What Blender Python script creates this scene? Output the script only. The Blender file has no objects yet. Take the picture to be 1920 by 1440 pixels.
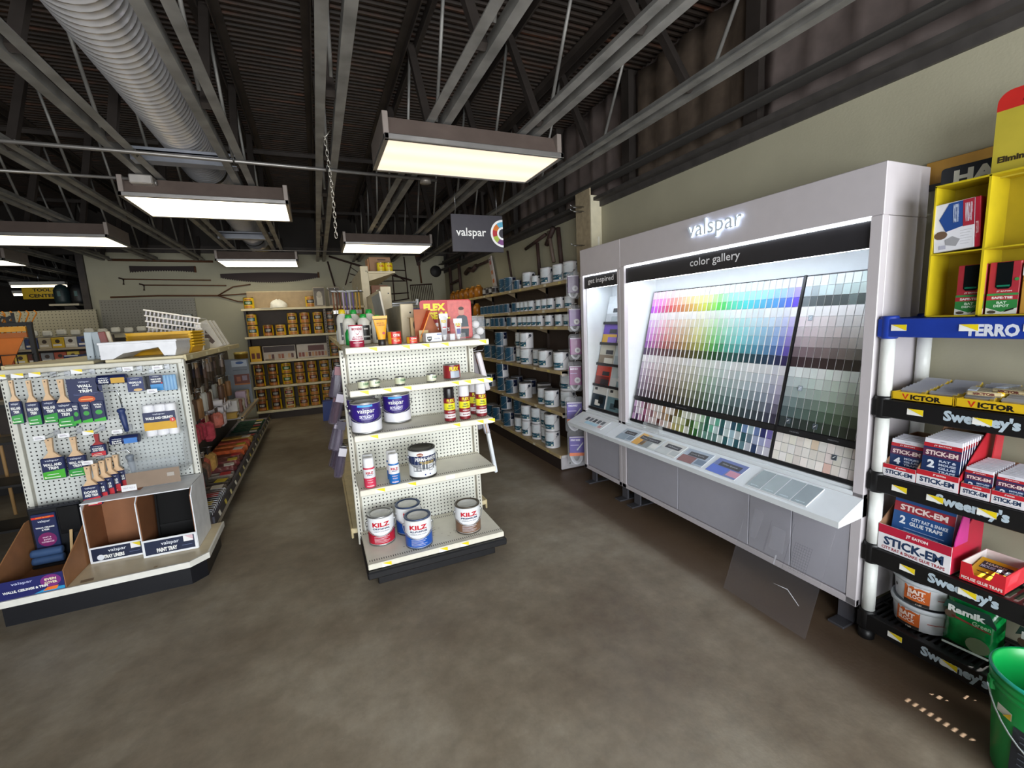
import bpy, math, random
from math import sin, cos, pi, radians
from mathutils import Vector, Matrix
random.seed(7)
SC = bpy.context.scene
COL = SC.collection
V = Vector
_M = {}
def lin(h):
    o = []
    for i in (0, 2, 4):
        c = int(h[i:i+2], 16) / 255
        o.append(c / 12.92 if c <= .04045 else ((c + .055) / 1.055) ** 2.4)
    return (o[0], o[1], o[2], 1)
def newmat(name):
    m = bpy.data.materials.new(name); m.use_nodes = True
    nt = m.node_tree
    return m, nt, nt.nodes['Principled BSDF']
def N(nt, t, **kw):
    n = nt.nodes.new(t)
    for k, v in kw.items():
        if hasattr(n, k): setattr(n, k, v)
        else: n.inputs[k.replace('_', ' ')].default_value = v
    return n
def mat(spec):
    """spec: 'rrggbb r.5 m0 t0 e0 a1 n.06 s12 b0'"""
    if not isinstance(spec, str): return spec
    if spec in _M: return _M[spec]
    p = dict(r=.5, m=0, t=0, e=0, a=1, n=.07, s=14, b=0)
    tk = spec.split(); c = lin(tk[0])
    for t in tk[1:]: p[t[0]] = float(t[1:])
    m, nt, b = newmat('surface_' + tk[0])
    b.inputs['Roughness'].default_value = p['r']; b.inputs['Metallic'].default_value = p['m']
    if p['a'] < 1: b.inputs['Alpha'].default_value = p['a']
    if p['e']:
        b.inputs['Emission Color'].default_value = c; b.inputs['Emission Strength'].default_value = p['e']
    b.inputs['Base Color'].default_value = c
    if p['n'] and not p['e']:
        tc = N(nt, 'ShaderNodeTexCoord'); nz = N(nt, 'ShaderNodeTexNoise', Scale=p['s'], Detail=3.0)
        cr = N(nt, 'ShaderNodeValToRGB')
        k = p['n']
        cr.color_ramp.elements[0].position = .3; cr.color_ramp.elements[1].position = .7
        cr.color_ramp.elements[0].color = tuple(max(0, x * (1 - k)) for x in c[:3]) + (1,)
        cr.color_ramp.elements[1].color = tuple(min(1, x * (1 + k)) for x in c[:3]) + (1,)
        nt.links.new(tc.outputs['Object'], nz.inputs['Vector']); nt.links.new(nz.outputs['Fac'], cr.inputs['Fac'])
        nt.links.new(cr.outputs['Color'], b.inputs['Base Color'])
        if p['b']:
            bp = N(nt, 'ShaderNodeBump', Strength=p['b'], Distance=.01)
            nt.links.new(nz.outputs['Fac'], bp.inputs['Height']); nt.links.new(bp.outputs['Normal'], b.inputs['Normal'])
    if p['t']:   # clear plastic: mostly see-through with a glossy film
        out = nt.nodes['Material Output']; tr = N(nt, 'ShaderNodeBsdfTransparent'); mx = N(nt, 'ShaderNodeMixShader'); lw = N(nt, 'ShaderNodeLayerWeight', Blend=.25)
        mr = N(nt, 'ShaderNodeMapRange'); mr.inputs['To Min'].default_value = 1-p['t']; mr.inputs['To Max'].default_value = min(1, 1.16-p['t'])
        nt.links.new(lw.outputs['Facing'], mr.inputs['Value']); nt.links.new(mr.outputs['Result'], mx.inputs[0]); nt.links.new(tr.outputs[0], mx.inputs[1]); nt.links.new(b.outputs[0], mx.inputs[2]); nt.links.new(mx.outputs[0], out.inputs['Surface'])
    _M[spec] = m
    return m
_T = {}
def tgeo(s, bold):
    k = (s, bold)
    if k in _T: return _T[k]
    cu = bpy.data.curves.new('t', 'FONT'); cu.body = s; cu.size = 1; cu.offset = bold; cu.resolution_u = 2
    ob = bpy.data.objects.new('t', cu); COL.objects.link(ob)
    me = bpy.data.meshes.new_from_object(ob.evaluated_get(bpy.context.evaluated_depsgraph_get()))
    vs = [(v.co.x, v.co.y) for v in me.vertices]; fs = [tuple(p.vertices) for p in me.polygons]
    bpy.data.objects.remove(ob); bpy.data.curves.remove(cu); bpy.data.meshes.remove(me)
    x0 = min(v[0] for v in vs); x1 = max(v[0] for v in vs); y0 = min(v[1] for v in vs); y1 = max(v[1] for v in vs)
    vs = [((x - x0) / (x1 - x0) - .5, (y - y0) / (y1 - y0) - .5) for x, y in vs]
    _T[k] = (vs, fs, (x1 - x0) / (y1 - y0))
    return _T[k]
class MB:
    def __init__(s): s.v = []; s.f = []; s.fm = []; s.fs = []; s.ms = []
    def mi(s, k):
        m = mat(k)
        if m not in s.ms: s.ms.append(m)
        return s.ms.index(m)
    def add(s, vs, fs, k, smooth=False):
        o = len(s.v); i = s.mi(k)
        s.v += [tuple(v) for v in vs]
        for f in fs: s.f.append(tuple(o + a for a in f)); s.fm.append(i); s.fs.append(smooth)
        return s
    def box(s, x0, x1, y0, y1, z0, z1, k, b=0, M=None):
        if x0 > x1: x0, x1 = x1, x0
        if y0 > y1: y0, y1 = y1, y0
        if z0 > z1: z0, z1 = z1, z0
        b = min(b, (x1-x0)*.45, (y1-y0)*.45, (z1-z0)*.45)
        if b <= 0:
            vs = [(x, y, z) for x in (x0, x1) for y in (y0, y1) for z in (z0, z1)]
            fs = [(0,1,3,2),(4,6,7,5),(0,4,5,1),(2,3,7,6),(0,2,6,4),(1,5,7,3)]
        else:
            vs = []; idx = {}
            X = (x0, x1); Y = (y0, y1); Z = (z0, z1)
            for i in (0,1):
                for j in (0,1):
                    for l in (0,1):
                        sx, sy, sz = (1-2*i)*b, (1-2*j)*b, (1-2*l)*b
                        for a, d in enumerate(((0,sy,sz),(sx,0,sz),(sx,sy,0))):
                            idx[i,j,l,a] = len(vs); vs.append((X[i]+d[0], Y[j]+d[1], Z[l]+d[2]))
            g = lambda i,j,l,a: idx[i,j,l,a]
            fs = [(g(0,0,0,0),g(0,0,1,0),g(0,1,1,0),g(0,1,0,0)),(g(1,0,0,0),g(1,1,0,0),g(1,1,1,0),g(1,0,1,0)),
                  (g(0,0,0,1),g(1,0,0,1),g(1,0,1,1),g(0,0,1,1)),(g(0,1,0,1),g(0,1,1,1),g(1,1,1,1),g(1,1,0,1)),
                  (g(0,0,0,2),g(0,1,0,2),g(1,1,0,2),g(1,0,0,2)),(g(0,0,1,2),g(1,0,1,2),g(1,1,1,2),g(0,1,1,2))]
            for i in (0,1):
                for j in (0,1): fs.append((g(i,j,0,0),g(i,j,0,1),g(i,j,1,1),g(i,j,1,0)) if i==j else (g(i,j,0,0),g(i,j,1,0),g(i,j,1,1),g(i,j,0,1)))
                for l in (0,1): fs.append((g(i,0,l,0),g(i,1,l,0),g(i,1,l,2),g(i,0,l,2)) if i!=l else (g(i,0,l,0),g(i,0,l,2),g(i,1,l,2),g(i,1,l,0)))
            for j in (0,1):
                for l in (0,1): fs.append((g(0,j,l,1),g(0,j,l,2),g(1,j,l,2),g(1,j,l,1)) if j==l else (g(0,j,l,1),g(1,j,l,1),g(1,j,l,2),g(0,j,l,2)))
            for i in (0,1):
                for j in (0,1):
                    for l in (0,1): fs.append((g(i,j,l,0),g(i,j,l,1),g(i,j,l,2)))
        if M: vs = [M @ V(v) for v in vs]
        return s.add(vs, fs, k)
    def lathe(s, prof, k, n=20, c=(0,0,0), smooth=True, M=None, cap=True):
        vs = []; fs = []
        for r, z in prof:
            for i in range(n):
                a = 2*pi*i/n; vs.append((c[0]+r*cos(a), c[1]+r*sin(a), c[2]+z))
        for j in range(len(prof)-1):
            for i in range(n):
                a, b = j*n+i, j*n+(i+1) % n
                fs.append((a, b, b+n, a+n))
        if M: vs = [M @ V(v) for v in vs]
        s.add(vs, fs, k, smooth)
        if cap:
            o = len(s.v)-len(vs); i = s.mi(k)
            if prof[0][0] > 1e-5: s.f.append(tuple(o+n-1-q for q in range(n))); s.fm.append(i); s.fs.append(False)
            if prof[-1][0] > 1e-5: s.f.append(tuple(o+(len(prof)-1)*n+q for q in range(n))); s.fm.append(i); s.fs.append(False)
        return s
    def tube(s, pts, r, k, n=8, closed=False, smooth=True, flat=1.0):
        pts = [V(p) for p in pts]; m = len(pts); vs = []; fs = []
        up = V((0,0,1))
        for i, p in enumerate(pts):
            if closed: d = pts[(i+1) % m]-pts[i-1]
            else: d = pts[min(i+1, m-1)]-pts[max(i-1, 0)]
            d.normalize()
            a = d.cross(up)
            if a.length < .05: a = d.cross(V((1,0,0)))
            a.normalize(); b = d.cross(a)
            for j in range(n):
                t = 2*pi*j/n; vs.append(p + (a*cos(t)+b*sin(t)*flat)*r)
        for i in range(m if closed else m-1):
            for j in range(n):
                q = (i+1) % m
                fs.append((i*n+j, q*n+j, q*n+(j+1) % n, i*n+(j+1) % n))
        if not closed: fs += [tuple(range(n)), tuple((m-1)*n+n-1-j for j in range(n))]
        return s.add(vs, fs, k, smooth)
    def prism(s, poly, ax, a0, a1, k, M=None):
        """extrude 2-D polygon: ax 'x' poly=(y,z); 'y' poly=(x,z); 'z' poly=(x,y)"""
        n = len(poly); vs = []
        for a in (a0, a1):
            for p, q in poly: vs.append({'x': (a,p,q), 'y': (p,a,q), 'z': (p,q,a)}[ax])
        fs = [tuple(range(n)), tuple(range(2*n-1, n-1, -1))]+[(i, i+n, (i+1) % n+n, (i+1) % n) for i in range(n)]
        if M: vs = [M @ V(v) for v in vs]
        return s.add(vs, fs, k)
    def quad(s, a, b, c, d, k): return s.add([a, b, c, d], [(0,1,2,3)], k)
    def build(s, name, parent=None, loc=None, rotz=0, rot=None):
        me = bpy.data.meshes.new(name)
        me.from_pydata(s.v, [], s.f)
        for m in s.ms: me.materials.append(m)
        me.polygons.foreach_set('material_index', s.fm); me.polygons.foreach_set('use_smooth', s.fs)
        me.update()
        o = bpy.data.objects.new(name, me); COL.objects.link(o)
        if parent: o.parent = parent
        if loc: o.location = loc
        o.rotation_euler = rot if rot else (0, 0, rotz)
        return o
class Pn:
    """a printed face: x right, y up, on a flat or cylindrical surface"""
    def __init__(s, mb, O, R=(1,0,0), U=(0,0,1), bend=0, e=.0006):
        s.mb = mb; s.O = V(O); s.R = V(R).normalized(); s.U = V(U).normalized(); s.N = s.R.cross(s.U); s.b = bend; s.e = e
    def P(s, x, y, l):
        l *= s.e
        if s.b:
            a = x/s.b
            return s.O+s.R*(sin(a)*(s.b+l))+s.U*y+s.N*(cos(a)*(s.b+l))
        return s.O+s.R*x+s.U*y+s.N*l
    def rect(s, x0, y0, x1, y1, k, l=1):
        n = max(1, int(abs(x1-x0)/s.b/.25)) if s.b else 1
        vs = []; fs = []
        for i in range(n+1):
            x = x0+(x1-x0)*i/n; vs += [s.P(x, y0, l), s.P(x, y1, l)]
        for i in range(n): fs.append((2*i, 2*i+2, 2*i+3, 2*i+1))
        s.mb.add(vs, fs, k, bool(s.b)); return s
    def poly(s, pts, k, l=1):
        s.mb.add([s.P(x, y, l) for x, y in pts], [tuple(range(len(pts)))], k); return s
    def disc(s, x, y, r, k, l=1, n=16, ry=None):
        return s.poly([(x+r*cos(2*pi*i/n), y+(ry or r)*sin(2*pi*i/n)) for i in range(n)], k, l)
    def text(s, t, x, y, w, h, k, l=2, bold=.02, keep=False):
        vs, fs, asp = tgeo(t, bold)
        if h is None: h = w/asp
        if w is None: w = h*asp
        if s.b: l += 2.5
        s.mb.add([s.P(x+a*w, y+b*h, l) for a, b in vs], fs, k); return s
    def lines(s, x0, x1, y, n, dy, k, t=.0015, l=2):
        for i in range(n): s.rect(x0, y-i*dy, x0+(x1-x0)*(1-.25*((i*7) % 3)/2), y-i*dy+t, k, l)
        return s
_L = set()
LOG = []
def tag(o, label, cat, group=None, kind=None):
    n = len(label.split())
    if not 4 <= n <= 16: LOG.append(('len', n, label))
    if label in _L and not group: LOG.append(('dup', label))
    _L.add(label)
    o['label'] = label; o['category'] = cat
    if group: o['group'] = group
    if kind: o['kind'] = kind
    return o
def thing(name, label, cat, loc=(0,0,0), rotz=0, group=None):
    o = bpy.data.objects.new(name, None); COL.objects.link(o); o.empty_display_size = .05
    o.location = loc; o.rotation_euler = (0,0,rotz)
    return tag(o, label, cat, group)
def single(mb, name, label, cat, loc=(0,0,0), rotz=0, group=None, kind=None, rot=None):
    return tag(mb.build(name, None, loc, rotz, rot), label, cat, group, kind)
def struct(name, mb):
    o = mb.build(name); o['kind'] = 'structure'; return o
_used = set()
def put(root, label, cat, loc, rotz=0, group=None, rot=None):
    """first call places the thing itself, later calls copy it with its parts"""
    if root.name in _used:
        r = root.copy(); COL.objects.link(r)
        for ch in list(root.children):
            c = ch.copy(); COL.objects.link(c); c.parent = r
            for g in list(ch.children):
                d = g.copy(); COL.objects.link(d); d.parent = c
    else: r = root
    _used.add(root.name)
    r.location = loc; r.rotation_euler = rot if rot else (0, 0, rotz)
    return tag(r, label, cat, group)
def proto(name):
    o = bpy.data.objects.new(name, None); COL.objects.link(o); o.empty_display_size = .05; return o
ORD = 'first second third fourth fifth sixth seventh eighth ninth tenth eleventh twelfth thirteenth fourteenth fifteenth sixteenth seventeenth eighteenth nineteenth twentieth'.split()
ORD += ['twenty-'+w for w in ORD[:9]]+['thirtieth']+['thirty-'+w for w in ORD[:9]]
WHITE = 'ececea r.35'; CREAM = 'e0d9c6 r.45'; INK = '16161a r.5'; BLACK = '0d0d0f r.45'; RED = 'c0202c r.4'; YEL = 'e8c81e r.45'
STEEL = 'a8a9ab r.3 m1'; NAVY = '1b2550 r.4'
def price_tag(P, x, y, w=.045, h=.022):
    P.rect(x-w/2, y-h/2, x+w/2, y+h/2, 'f2f2ee r.4', 1); P.poly([(x-w*.46, y+h/2), (x+w/2, y-h*.45), (x+w/2, y+h/2)], 'f0d61c r.4', 2)
# ---------- setting ----------
def floor_mat():
    m, nt, b = newmat('polished_concrete')
    tc = N(nt, 'ShaderNodeTexCoord')
    n1 = N(nt, 'ShaderNodeTexNoise', Scale=.9, Detail=7.0, Roughness=.66); n2 = N(nt, 'ShaderNodeTexNoise', Scale=9., Detail=8.0, Roughness=.7)
    n3 = N(nt, 'ShaderNodeTexNoise', Scale=60., Detail=4.0)
    for n in (n1, n2, n3): nt.links.new(tc.outputs['Object'], n.inputs['Vector'])
    cr = N(nt, 'ShaderNodeValToRGB'); e = cr.color_ramp.elements
    e[0].position = .34; e[0].color = lin('655849'); e[1].position = .68; e[1].color = lin('9a9182')
    x = e.new(.5); x.color = lin('7f7464')
    nt.links.new(n1.outputs['Fac'], cr.inputs['Fac'])
    mx = N(nt, 'ShaderNodeMixRGB', blend_type='OVERLAY', Fac=.45)
    nt.links.new(cr.outputs['Color'], mx.inputs['Color1']); nt.links.new(n2.outputs['Fac'], mx.inputs['Color2'])
    # pale scuffs
    sc = N(nt, 'ShaderNodeMapping'); sc.inputs['Scale'].default_value = (6, 25, 1); sc.inputs['Rotation'].default_value = (0, 0, .7)
    nt.links.new(tc.outputs['Object'], sc.inputs['Vector'])
    n4 = N(nt, 'ShaderNodeTexNoise', Scale=1.4, Detail=5.0, Roughness=.75); nt.links.new(sc.outputs['Vector'], n4.inputs['Vector'])
    c4 = N(nt, 'ShaderNodeValToRGB'); c4.color_ramp.elements[0].position = .67; c4.color_ramp.elements[1].position = .8
    c4.color_ramp.elements[1].color = (.35, .35, .35, 1)
    nt.links.new(n4.outputs['Fac'], c4.inputs['Fac'])
    m2 = N(nt, 'ShaderNodeMixRGB', blend_type='ADD', Fac=.28)
    nt.links.new(mx.outputs['Color'], m2.inputs['Color1']); nt.links.new(c4.outputs['Color'], m2.inputs['Color2'])
    # older brown finish left unworn along the right wall
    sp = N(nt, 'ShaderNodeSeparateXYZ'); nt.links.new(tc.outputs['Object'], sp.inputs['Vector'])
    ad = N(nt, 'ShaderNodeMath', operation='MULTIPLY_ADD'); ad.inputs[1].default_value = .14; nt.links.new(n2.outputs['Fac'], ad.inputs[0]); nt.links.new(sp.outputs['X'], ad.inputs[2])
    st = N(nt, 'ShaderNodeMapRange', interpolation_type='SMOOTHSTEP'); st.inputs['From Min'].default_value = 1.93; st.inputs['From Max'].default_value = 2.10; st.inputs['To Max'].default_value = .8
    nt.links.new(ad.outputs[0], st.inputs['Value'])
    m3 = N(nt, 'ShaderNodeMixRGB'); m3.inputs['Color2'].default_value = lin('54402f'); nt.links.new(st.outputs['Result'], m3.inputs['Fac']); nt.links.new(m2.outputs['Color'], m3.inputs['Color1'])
    nt.links.new(m3.outputs['Color'], b.inputs['Base Color'])
    rr = N(nt, 'ShaderNodeMapRange'); rr.inputs['To Min'].default_value = .3; rr.inputs['To Max'].default_value = .6
    nt.links.new(n2.outputs['Fac'], rr.inputs['Value']); nt.links.new(rr.outputs['Result'], b.inputs['Roughness'])
    bp = N(nt, 'ShaderNodeBump', Strength=.08, Distance=.01); nt.links.new(n3.outputs['Fac'], bp.inputs['Height']); nt.links.new(bp.outputs['Normal'], b.inputs['Normal'])
    b.inputs['Specular IOR Level'].default_value = .4
    return m
def wall_mat(name, a, bb, sc=2.5):
    m, nt, b = newmat(name)
    tc = N(nt, 'ShaderNodeTexCoord'); n1 = N(nt, 'ShaderNodeTexNoise', Scale=sc, Detail=6.0, Roughness=.6); n2 = N(nt, 'ShaderNodeTexNoise', Scale=90., Detail=2.0)
    for n in (n1, n2): nt.links.new(tc.outputs['Object'], n.inputs['Vector'])
    cr = N(nt, 'ShaderNodeValToRGB'); e = cr.color_ramp.elements
    e[0].position = .3; e[0].color = lin(a); e[1].position = .75; e[1].color = lin(bb)
    nt.links.new(n1.outputs['Fac'], cr.inputs['Fac']); nt.links.new(cr.outputs['Color'], b.inputs['Base Color'])
    bp = N(nt, 'ShaderNodeBump', Strength=.12, Distance=.004); nt.links.new(n2.outputs['Fac'], bp.inputs['Height']); nt.links.new(bp.outputs['Normal'], b.inputs['Normal'])
    b.inputs['Roughness'].default_value = .7
    return m
OLIVE = wall_mat('olive_wall_paint', 'a5a08a', 'aea992')
DARKW = wall_mat('dark_wall', '2a2420', '352e28')
FOIL = wall_mat('insulation_facing', '8f8684', 'b5acaa', 7)
XW = 2.62; YB = 9.45
b = MB(); b.box(-9, 3.2, -2.6, 15, -.12, 0, floor_mat()); struct('floor', b)
# right wall with one low window opening close to the camera (outside the frame)
b = MB()
WY0, WY1, WZ0, WZ1 = .0, .6, .5, 1.35
b.box(XW, XW+.2, -2.6, WY0, 0, 2.67, OLIVE); b.box(XW, XW+.2, WY1, 15, 0, 2.67, OLIVE)
b.box(XW, XW+.2, WY0, WY1, 0, WZ0, OLIVE); b.box(XW, XW+.2, WY0, WY1, WZ1, 2.67, OLIVE)
struct('wall_right', b)
b = MB(); b.box(XW+.16, XW+.3, -2.6, 15, 2.67, 3.8, '6a605c r.6 b.6 n.18 s5'); 
struct('wall_right_upper', b)
b = MB(); b.box(-3.31, XW, YB, YB+.18, 0, 3.0, OLIVE); struct('wall_back', b)
b = MB(); b.box(-3.31, XW, YB+.02, YB+.16, 3.0, 3.75, DARKW); b.box(-9, -3.31, YB+.05, YB+.16, 2.95, 3.75, DARKW); struct('wall_back_upper', b)
b = MB(); b.box(-9, 3.2, 14.8, 15, 0, 3.75, DARKW); struct('wall_far', b)
b = MB(); b.box(-9.2, -9, -2.6, 15, 0, 3.75, DARKW); struct('wall_left', b)
# front wall behind the camera: shop windows
b = MB()
fw = wall_mat('front_wall', '8f8a7a', '9a9584')
b.box(-9, 3.2, -2.8, -2.6, 0, .35, fw); b.box(-9, 3.2, -2.8, -2.6, 2.6, 3.75, fw)
for x0, x1 in ((-9, -4.2), (-1.9, -1.7), (.6, .8), (2.5, 3.2)): b.box(x0, x1, -2.8, -2.6, .35, 2.6, fw)
struct('wall_front', b)
for i, (x0, x1) in enumerate(((-4.2, -1.9), (-1.7, .6), (.8, 2.5))):
    b = MB(); f = '3a3a3c r.4 m.6'
    for a in ((x0, x0+.05, .35, 2.6), (x1-.05, x1, .35, 2.6), (x0, x1, .35, .4), (x0, x1, 2.55, 2.6)): b.box(a[0], a[1], -2.75, -2.68, a[2], a[3], f)
    struct('window_%d' % (i+1), b)
# corrugated roof deck
def deck_mat():
    m, nt, b = newmat('rusty_deck')
    tc = N(nt, 'ShaderNodeTexCoord'); mp = N(nt, 'ShaderNodeMapping'); mp.inputs['Scale'].default_value = (.5, 5, 1)
    n1 = N(nt, 'ShaderNodeTexNoise', Scale=3., Detail=7.0, Roughness=.65)
    nt.links.new(tc.outputs['Object'], mp.inputs['Vector']); nt.links.new(mp.outputs['Vector'], n1.inputs['Vector'])
    cr = N(nt, 'ShaderNodeValToRGB'); e = cr.color_ramp.elements
    e[0].position = .42; e[0].color = lin('2a221c'); e[1].position = .74; e[1].color = lin('683a22')
    x = e.new(.57); x.color = lin('382a21')
    nt.links.new(n1.outputs['Fac'], cr.inputs['Fac']); nt.links.new(cr.outputs['Color'], b.inputs['Base Color'])
    b.inputs['Roughness'].default_value = .65; b.inputs['Metallic'].default_value = .25
    return m
b = MB(); vs = []; fs = []; pt = .058; y = -2.6; i = 0
while y < 15:
    for dy, z in ((0, 3.66), (.018, 3.66), (.029, 3.688), (.047, 3.688)):
        vs += [(-9, y+dy, z), (3.0, y+dy, z)]
    y += pt
for i in range(len(vs)//2-1): fs.append((2*i, 2*i+1, 2*i+3, 2*i+2))
b.add(vs, fs, deck_mat()); b.box(-9, 3.0, -2.6, 15, 3.72, 3.8, DARKW); struct('ceiling', b)
# ---------- roof joists ----------
JM = '8a8884 r.55 m.3 n.3 s6'; JD = '413a36 r.6 m.2 n.3 s5'
def joist_parts():
    L0, L1 = -2.55, 14.7
    p = {}
    b = MB()
    for s in (-1, 1):
        x = s*.028
        b.box(min(x, x+s*.052), max(x, x+s*.052), L0, L1, 2.85, 2.857, JM); b.box(min(x, x+s*.007), max(x, x+s*.007), L0, L1, 2.857, 2.91, JM)
    p['bottom_chord'] = b
    b = MB()
    for s in (-1, 1):
        x = s*.028
        b.box(min(x, x+s*.06), max(x, x+s*.06), L0, L1, 3.65, 3.658, JD); b.box(min(x, x+s*.008), max(x, x+s*.008), L0, L1, 3.59, 3.65, JD)
    p['top_chord'] = b
    return p
jp = joist_parts()
bc = tc_ = wb = wr = None
JX = [.20+.643*k for k in range(-13, 4)]
def bar_mesh():
    b = MB(); M = Matrix.Translation((0, 0, 2.87)) @ Matrix.Rotation(math.atan2(.42, .76), 4, 'X').inverted()
    b.box(-.026, .026, -.02, .02, 0, .86, JD, M=M); return b
def rod_mesh():
    b = MB(); b.tube([(0, .42, 3.63), (0, .86, 2.88)], .011, JM, 8); return b
side = ['above the paint sample wall','right of nearest ceiling light','over nearest ceiling light','beside the hanging chain','right of the duct','left of the duct']
for i, x in enumerate(reversed(JX)):
    wh = side[i] if i < 6 else 'counted %s from the sample wall' % ORD[i]
    t = thing('roof_joist', 'grey steel truss roof joist running front to back '+wh, 'joist', (x, 0, 0), 0, 'roof joists')
    if i == 0:
        objs = [jp['bottom_chord'].build('bottom_chord', t), jp['top_chord'].build('top_chord', t)]
        bar = bar_mesh().build('web_bar', t); rod = rod_mesh().build('web_rod', t)
        bar.location = (0, -2.3, 0); rod.location = (0, -2.3, 0); ms = [o.data for o in objs]
    else:
        for n, m in zip(('bottom_chord', 'top_chord'), ms):
            o = bpy.data.objects.new(n, m); COL.objects.link(o); o.parent = t
    for k in range(1 if i == 0 else 0, 16):
        for n, m in (('web_bar', bar.data), ('web_rod', rod.data)):
            o = bpy.data.objects.new(n, m); COL.objects.link(o); o.parent = t; o.location = (0, -2.3+k*1.02+(.0 if i % 2 else .35), 0)
# ledge along the right wall and lateral bridging
b = MB(); b.box(XW-.09, XW+.16, -2.55, 14.7, 2.67, 2.70, '4c4846 r.6 m.3 n.2'); b.box(XW-.02, XW+.0, -2.55, 14.7, 2.62, 2.70, '4c4846 r.6 m.3 n.2'); b.box(XW-.13, XW-.03, -2.55, 14.7, 2.79, 2.80, '55524f r.6 m.3'); b.box(XW-.04, XW-.03, -2.55, 14.7, 2.80, 2.87, '55524f r.6 m.3')
struct('trim_1', b)
b = MB(); b.box(-3.31, XW, YB-.05, YB, 2.98, 3.1, JD); b.box(-3.4, -3.31, YB-.05, YB+.18, 0, 3.1, JD); struct('trim_2', b)
for k, y in enumerate((5.9, 8.6)):
    b = MB(); b.box(-9, 2.6, y-.02, y+.02, 3.585, 3.59, JD); b.box(-9, 2.6, y-.003, y+.003, 3.545, 3.59, JD)
    single(b, 'bridging_bar', 'dark steel angle crossing the joists '+('halfway to the back wall' if k == 0 else 'close to the back wall'), 'steel bar')
# vertical posts against the insulation above the right wall
ins = MB()
for k in range(11):
    y = -1.6+k*1.25
    b = MB(); b.box(XW+.04, XW+.14, y-.05, y+.05, 2.70, 3.66, JD)
    single(b, 'wall_stud', 'dark brown steel stud above the right wall, %s from the front' % ORD[k], 'stud', group='studs above the right wall')
# insulation batts
for k in range(10):
    y0 = -1.55+k*1.25; b = MB(); n = 7; vs = []; fs = []
    rnd = random.Random(k)
    g = 14
    for i in range(g+1):
        for j in range(n+1):
            vs.append((XW+.10+.022*sin(i*2.1+k)+rnd.uniform(-.008, .008), y0+.0+1.15*i/g, 2.71+.9*j/n))
    for i in range(g):
        for j in range(n): a = i*(n+1)+j; fs.append((a, a+1, a+n+2, a+n+1))
    b.add(vs, fs, '80736f r.42 n.2 s8 b.5' if k % 3 else '6a5c50 r.5 n.25 s9 b.6', True)
    o = single(b, 'insulation_batt', 'wrinkled grey faced insulation batt above the right wall, %s from the front' % ORD[k], 'insulation', group='insulation batts above the right wall')
    o.modifiers.new('s', 'SOLIDIFY').thickness = .03
# timber post and cream board between the gallery and the paint shelves
t = thing('wall_post', 'boxed post of plywood and cream board on wall left of the sample display', 'post', (2.5, 3.72, 0))
b = MB(); b.box(0, .015, .015, .27, 1.2, 2.79, 'a8987c r.7 n.15 s20', .002); b.build('plywood_side', t)
b = MB(); b.box(0, .13, 0, .015, 1.2, 2.72, 'd8cfb4 r.6'); b.box(.07, .085, -.012, 0, 2.16, 2.34, 'e6e2d6 r.5'); b.build('cream_face', t)
for z in (2.60, 2.64, 2.28):
    b = MB(); b.tube([(0, .12, z), (-.14, .12, z), (-.16, .12, z+.015)], .004, STEEL, 6); b.tube([(0, .16, z), (-.10, .16, z)], .004, STEEL, 6); b.build('peg_hook', t)
# ---------- ceiling lights ----------
def emis(name, hexc, st):
    m, nt, b = newmat(name)
    tc = N(nt, 'ShaderNodeTexCoord'); wv = N(nt, 'ShaderNodeTexWave', bands_direction='Y', Scale=1.35)
    mr = N(nt, 'ShaderNodeMapRange'); mr.inputs['To Min'].default_value = st*.86; mr.inputs['To Max'].default_value = st*1.08
    nt.links.new(tc.outputs['Object'], wv.inputs['Vector']); nt.links.new(wv.outputs['Fac'], mr.inputs['Value'])
    b.inputs['Base Color'].default_value = lin(hexc); b.inputs['Emission Color'].default_value = lin(hexc)
    nt.links.new(mr.outputs['Result'], b.inputs['Emission Strength']); b.inputs['Roughness'].default_value = .4
    return m
LW = emis('warm_diffuser', 'ffecd2', .86); LC = emis('cool_diffuser', 'fff6da', 3.2)
def fixture(label, x0, x1, y0, y1, em, z=2.68):
    w, d = (x1-x0)/2, (y1-y0)/2
    t = thing('ceiling_light', label, 'ceiling light', ((x0+x1)/2, (y0+y1)/2, z), 0, 'fluorescent ceiling lights')
    b = MB(); hs = '6d5f58 r.5 m.3'
    b.prism([(-d+.03, .03), (d-.03, .03), (d-.09, .155), (-d+.09, .155)], 'x', -w+.01, w-.01, hs)
    b.box(-w+.0, -w+.035, -d+.03, d-.03, .03, .165, '8a7f78 r.5 m.3', .003); b.box(w-.035, w, -d+.03, d-.03, .03, .165, '8a7f78 r.5 m.3', .003)
    b.build('housing', t)
    b = MB(); a = 'b9b5b2 r.3 m.8'
    for q in ((-w, w, -d, -d+.028), (-w, w, d-.028, d), (-w, -w+.028, -d, d), (w-.028, w, -d, d)): b.box(q[0], q[1], q[2], q[3], -.002, .032, a, .004)
    b.build('lens_frame', t)
    b = MB(); b.box(-w+.026, w-.026, -d+.026, d-.026, .004, .014, em); b.build('diffuser', t)
    b = MB()
    for sx in (-1, 1): b.tube([(sx*w*.7, 0, .15), (sx*w*.7, 0, .175)], .006, STEEL, 6)
    b.build('hanger', t)
    return t
fixture('large nearest ceiling light, creamy diffuser, over the aisle by the sample wall', .476, 1.685, 2.817, 3.42, LW)
fixture('white ceiling light under the round duct, left of the hanging chain', -1.296, -.113, 4.47, 5.2, LC)
fixture('ceiling light at the left frame edge, lower left of the duct', -3.2, -1.97, 6.3, 6.98, LC)
fixture('ceiling light cut by the left frame edge, near the opening to the tool room', -4.9, -3.68, 8.18, 8.78, LC)
fixture('ceiling light beyond the middle island, left of the hanging dark sign', .44, 1.64, 6.42, 7.2, LC)
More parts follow.
